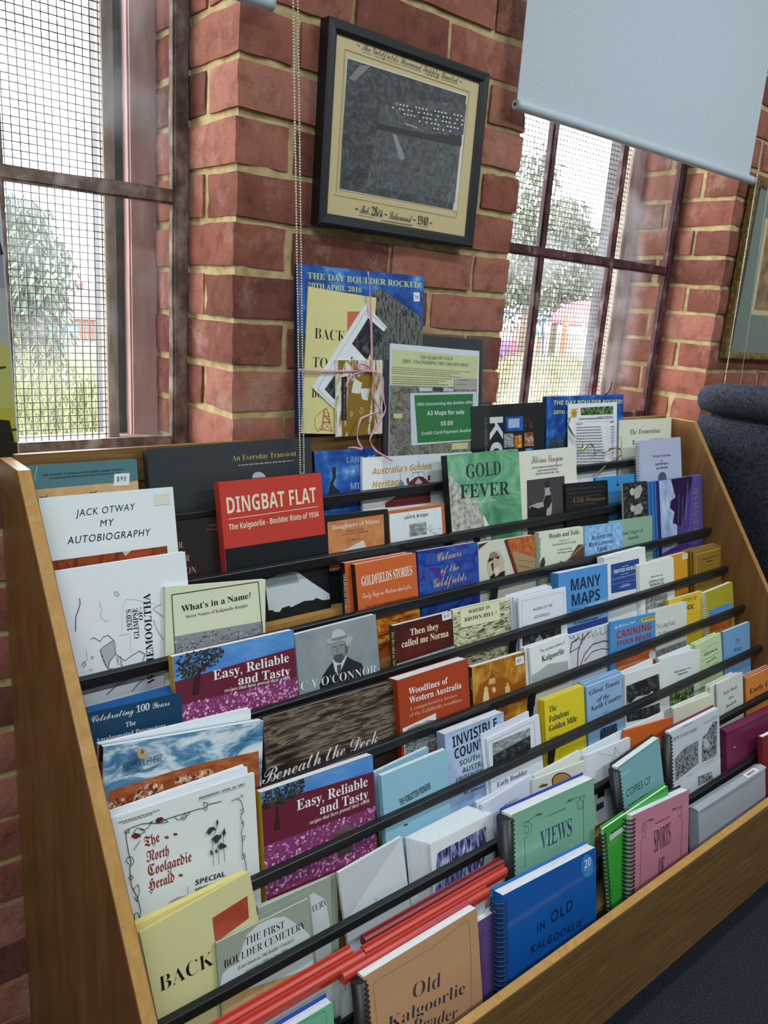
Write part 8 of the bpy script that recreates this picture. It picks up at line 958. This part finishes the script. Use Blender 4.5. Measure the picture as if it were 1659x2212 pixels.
for i in range(4200):
    x, y = rr.uniform(-.1, 2.4), rr.uniform(1.2, 4.4)
    if rr.random() < .5: x = .15 + y * .22 + rr.uniform(-.5, .5)
    h_ = rr.uniform(.4, .62) * (1 if y < 2.2 else 1.0 + (y - 2.2) * .28); an = rr.uniform(0, 6.28); ln = rr.uniform(.1, .5) * h_ * 1.5; c = Vector((x, y, .1)); d = Vector((math.cos(an), math.sin(an), 0)); s_ = Vector((-math.sin(an), math.cos(an), 0)) * .004
    P = [c, c + d * ln * .3 + Vector((0, 0, h_ * .7)), c + d * ln * .7 + Vector((0, 0, h_)), c + d * ln * 1.2 + Vector((0, 0, h_ * .75))]
    prev = None
    for k, p in enumerate(P):
        wv = s_ * (1 - k / 3.3); q = (bm.verts.new(p - wv), bm.verts.new(p + wv))
        if prev: bm.faces.new((prev[0], prev[1], q[1], q[0]))
        prev = q
o = obj('strappy_grass', bm, noisy('grass_blades', [(.3, '343d24'), (.5, '52582f'), (.65, '736c44'), (.8, '8b835e')], 5, (1, 1, .4), 5, .8))
o['kind'] = 'stuff'; tag(o, 'long strappy green and straw coloured grass growing outside the windows', 'grass')
bm = bmesh.new()
for i in range(5200):
    y = rr.uniform(3.5, 12); x = 1.29 * y + rr.uniform(-1.2, 2.2); h_ = rr.uniform(.25, .6); an = rr.uniform(0, 6.28); c = Vector((x, y, .1)); d = Vector((math.cos(an), math.sin(an), 0)); s_ = Vector((-math.sin(an), math.cos(an), 0)) * .007
    P = [c, c + d * h_ * .25 + Vector((0, 0, h_ * .7)), c + d * h_ * .8 + Vector((0, 0, h_ * .85))]; prev = None
    for k, p in enumerate(P):
        q = (bm.verts.new(p - s_ * (1 - k / 2.4)), bm.verts.new(p + s_ * (1 - k / 2.4)))
        if prev: bm.faces.new((prev[0], prev[1], q[1], q[0]))
        prev = q
o = obj('dry_grass', bm, noisy('straw', [(.3, '46432a'), (.5, '635c3c'), (.7, '7d7454')], 3, (1, 1, .4), 5, .9))
o['kind'] = 'stuff'; tag(o, 'tall straw coloured grass field outside the second window', 'grass')
# red building across the way
bd = thing('building', 'low red brick building with pink roof band far outside the first window', 'building', (7.5, 18.5, .05))
redb = flat('7e3626', .9); 
bm = bmesh.new(); box(bm, -2.6, 3, 0, 4, 0, .55); obj('brick_wall', bm, redb, bd)
bm = bmesh.new(); box(bm, -2.75, 3.2, -.25, 4.2, .55, .62); obj('eave', bm, flat('9a8f72', .7), bd)
bm = bmesh.new(); prism(bm, [(-.2, .62), (.3, 1.22), (4, 1.22), (4, .62)], -2.7, 3.2); obj('roof', bm, flat('8c4a44', .8), bd)
bm = bmesh.new()
for x in (-2.35, -1.9, -1.1): box(bm, x, x + .34, -.01, .02, .12, .46)
obj('dark_window', bm, flat('46605c', .3), bd)
bm = bmesh.new()
for x in (-2.3, -1.3): box(bm, x, x + .12, .6, .75, 1.15, 1.4)
obj('chimney', bm, flat('5a3630', .9), bd)
fe = thing('fence', 'dark bar fence in front of the red brick building', 'fence', (5.0, 17.5, .05))
bm = bmesh.new()
for i in range(26): box(bm, .09 * i, .09 * i + .018, 0, .018, 0, .52)
obj('pickets', bm, flat('33403f', .6), fe)
bm = bmesh.new(); box(bm, -.05, 2.4, .018, .04, .4, .43); box(bm, -.05, 2.4, .018, .04, .08, .11); obj('rails', bm, flat('33403f', .6), fe)
# park beyond the second window
for i, (lab, loc, pts, n, sz, sd) in enumerate([
  ('tall olive gum tree far outside, nearest the brick pier', (16.4, 13.5, .1), [((16.2, 13.5, 4.4), (.9, .7, 1.5)), ((16.0, 13.5, 3.2), (1.0, .7, 1.2)), ((16.6, 13.5, 2.4), (1.0, .7, .8))], 2600, .28, 11),
  ('tall olive gum tree far outside, seen past the middle of the second window', (21.6, 16.6, .1), [((21.5, 16.5, 4.55), (.85, .7, .85)), ((21.4, 16.5, 3.2), (1.4, .7, 1.2)), ((22.7, 16.5, 3.6), (1.2, .7, 1.0)), ((21.9, 16.5, 2.6), (1.7, .7, .9))], 4600, .28, 12),
  ('low grey green tree far outside behind the playground', (18.0, 19, .1), [((20.6, 19, 2.5), (2.0, .8, 1.0)), ((24.4, 19, 2.4), (2.4, .8, 1.1)), ((22.5, 19, 1.8), (2.4, .8, .9))], 3200, .25, 13)]):
    tree(lab, loc, pts, n, sz, gum2, .12, 'gum trees outside the second window', sd)
orange = flat('a8482c', .6); 
sh = thing('shelter', 'playground shelter with a curved red roof far outside', 'shelter', (21.3, 14.3, .1))
bm = bmesh.new(); pr = [(1.8 * math.cos(a), 1.15 + .75 * math.sin(a)) for a in [math.pi * k / 14 for k in range(15)]]; pr2 = [(x * .95, z - .06) for x, z in pr[::-1]]
prism(bm, pr + pr2, -.6, .8, 'y'); obj('red_roof', bm, flat('8e3c46', .6), sh)
for s_ in (-1.75, 1.6):
    bm = bmesh.new(); box(bm, s_ - .05, s_ + .05, -.55, -.45, 0, 1.2); obj('post', bm, flat('8d8d90', .5), sh)
ps = thing('playground_post', 'single bright orange playground post far outside', 'post', (18.75, 13.9, .1)); bm = bmesh.new(); box(bm, -.09, .09, -.05, .05, 0, 1.42, 0, .01); obj('upright', bm, orange, ps)
pt = thing('play_tower', 'playground tower with green pointed roof and orange legs far outside', 'play equipment', (17.25, 14, .1))
bm = bmesh.new(); r4 = bmesh.ops.create_cone(bm, cap_ends=True, segments=4, radius1=.45, radius2=.02, depth=.5, matrix=Matrix.Translation((0, 0, 1.0))); obj('green_roof', bm, flat('1d6e4c', .5), pt)
for x in (-.3, .28):
    bm = bmesh.new(); box(bm, x - .025, x + .025, -.2, -.15, 0, .85); obj('leg', bm, orange, pt)
bm = bmesh.new(); box(bm, -.32, .3, -.2, .2, .28, .34); obj('deck', bm, flat('4a4f8a', .6), pt)
for x in (16.45, 16.62):
    o = thing('orange_pole', 'one of two thin orange poles beside the purple barrel far outside', 'post', (x, 13.9, .1), 'orange poles'); bm = bmesh.new(); tube(bm, [(0, 0, 0), (0, 0, 1.05)], .03, 8); obj('pole', bm, orange, o)
br = thing('play_barrel', 'purple crawl-through barrel in the playground far outside', 'play equipment', (16.5, 14.3, .1)); bm = bmesh.new(); tube(bm, [(-.4, 0, .35), (-.2, 0, .35), (.2, 0, .35), (.4, 0, .35)], .3, 16, rad=[.27, .31, .31, .27]); obj('barrel', bm, flat('5f3a70', .5), br, True)
bl = thing('swing_frame', 'blue swing frame in the playground far outside', 'play equipment', (17.4, 15, .1)); bm = bmesh.new(); tube(bm, [(-.9, 0, 0), (-.7, 0, 1.35), (1.6, 0, 1.35), (1.8, 0, 0)], .035, 8); obj('blue_tube', bm, flat('28457a', .5), bl)

for k, (a, c) in enumerate([((1.80, 8, 4.07), (2.86, 8, 3.79)), ((1.79, 8, 3.88), (2.85, 8, 3.61)), ((1.77, 8, 3.44), (2.84, 8, 3.10)), ((1.76, 8, 3.29), (2.84, 8, 2.98)), ((1.97, 8, 3.13), (2.84, 8, 2.90))]):
    a, c = Vector(a), Vector(c); d = c - a; o = thing('overhead_cable', 'thin overhead cable crossing the white sky outside the first window', 'cable', a - d, 'overhead cables')
    bm = bmesh.new(); tube(bm, [d * 3 * i / 12 - Vector((0, 0, .06 * (1 - ((i - 6) / 6) ** 2))) for i in range(13)], .006, 6); obj('strand', bm, flat('2a2b2d', .7), o)
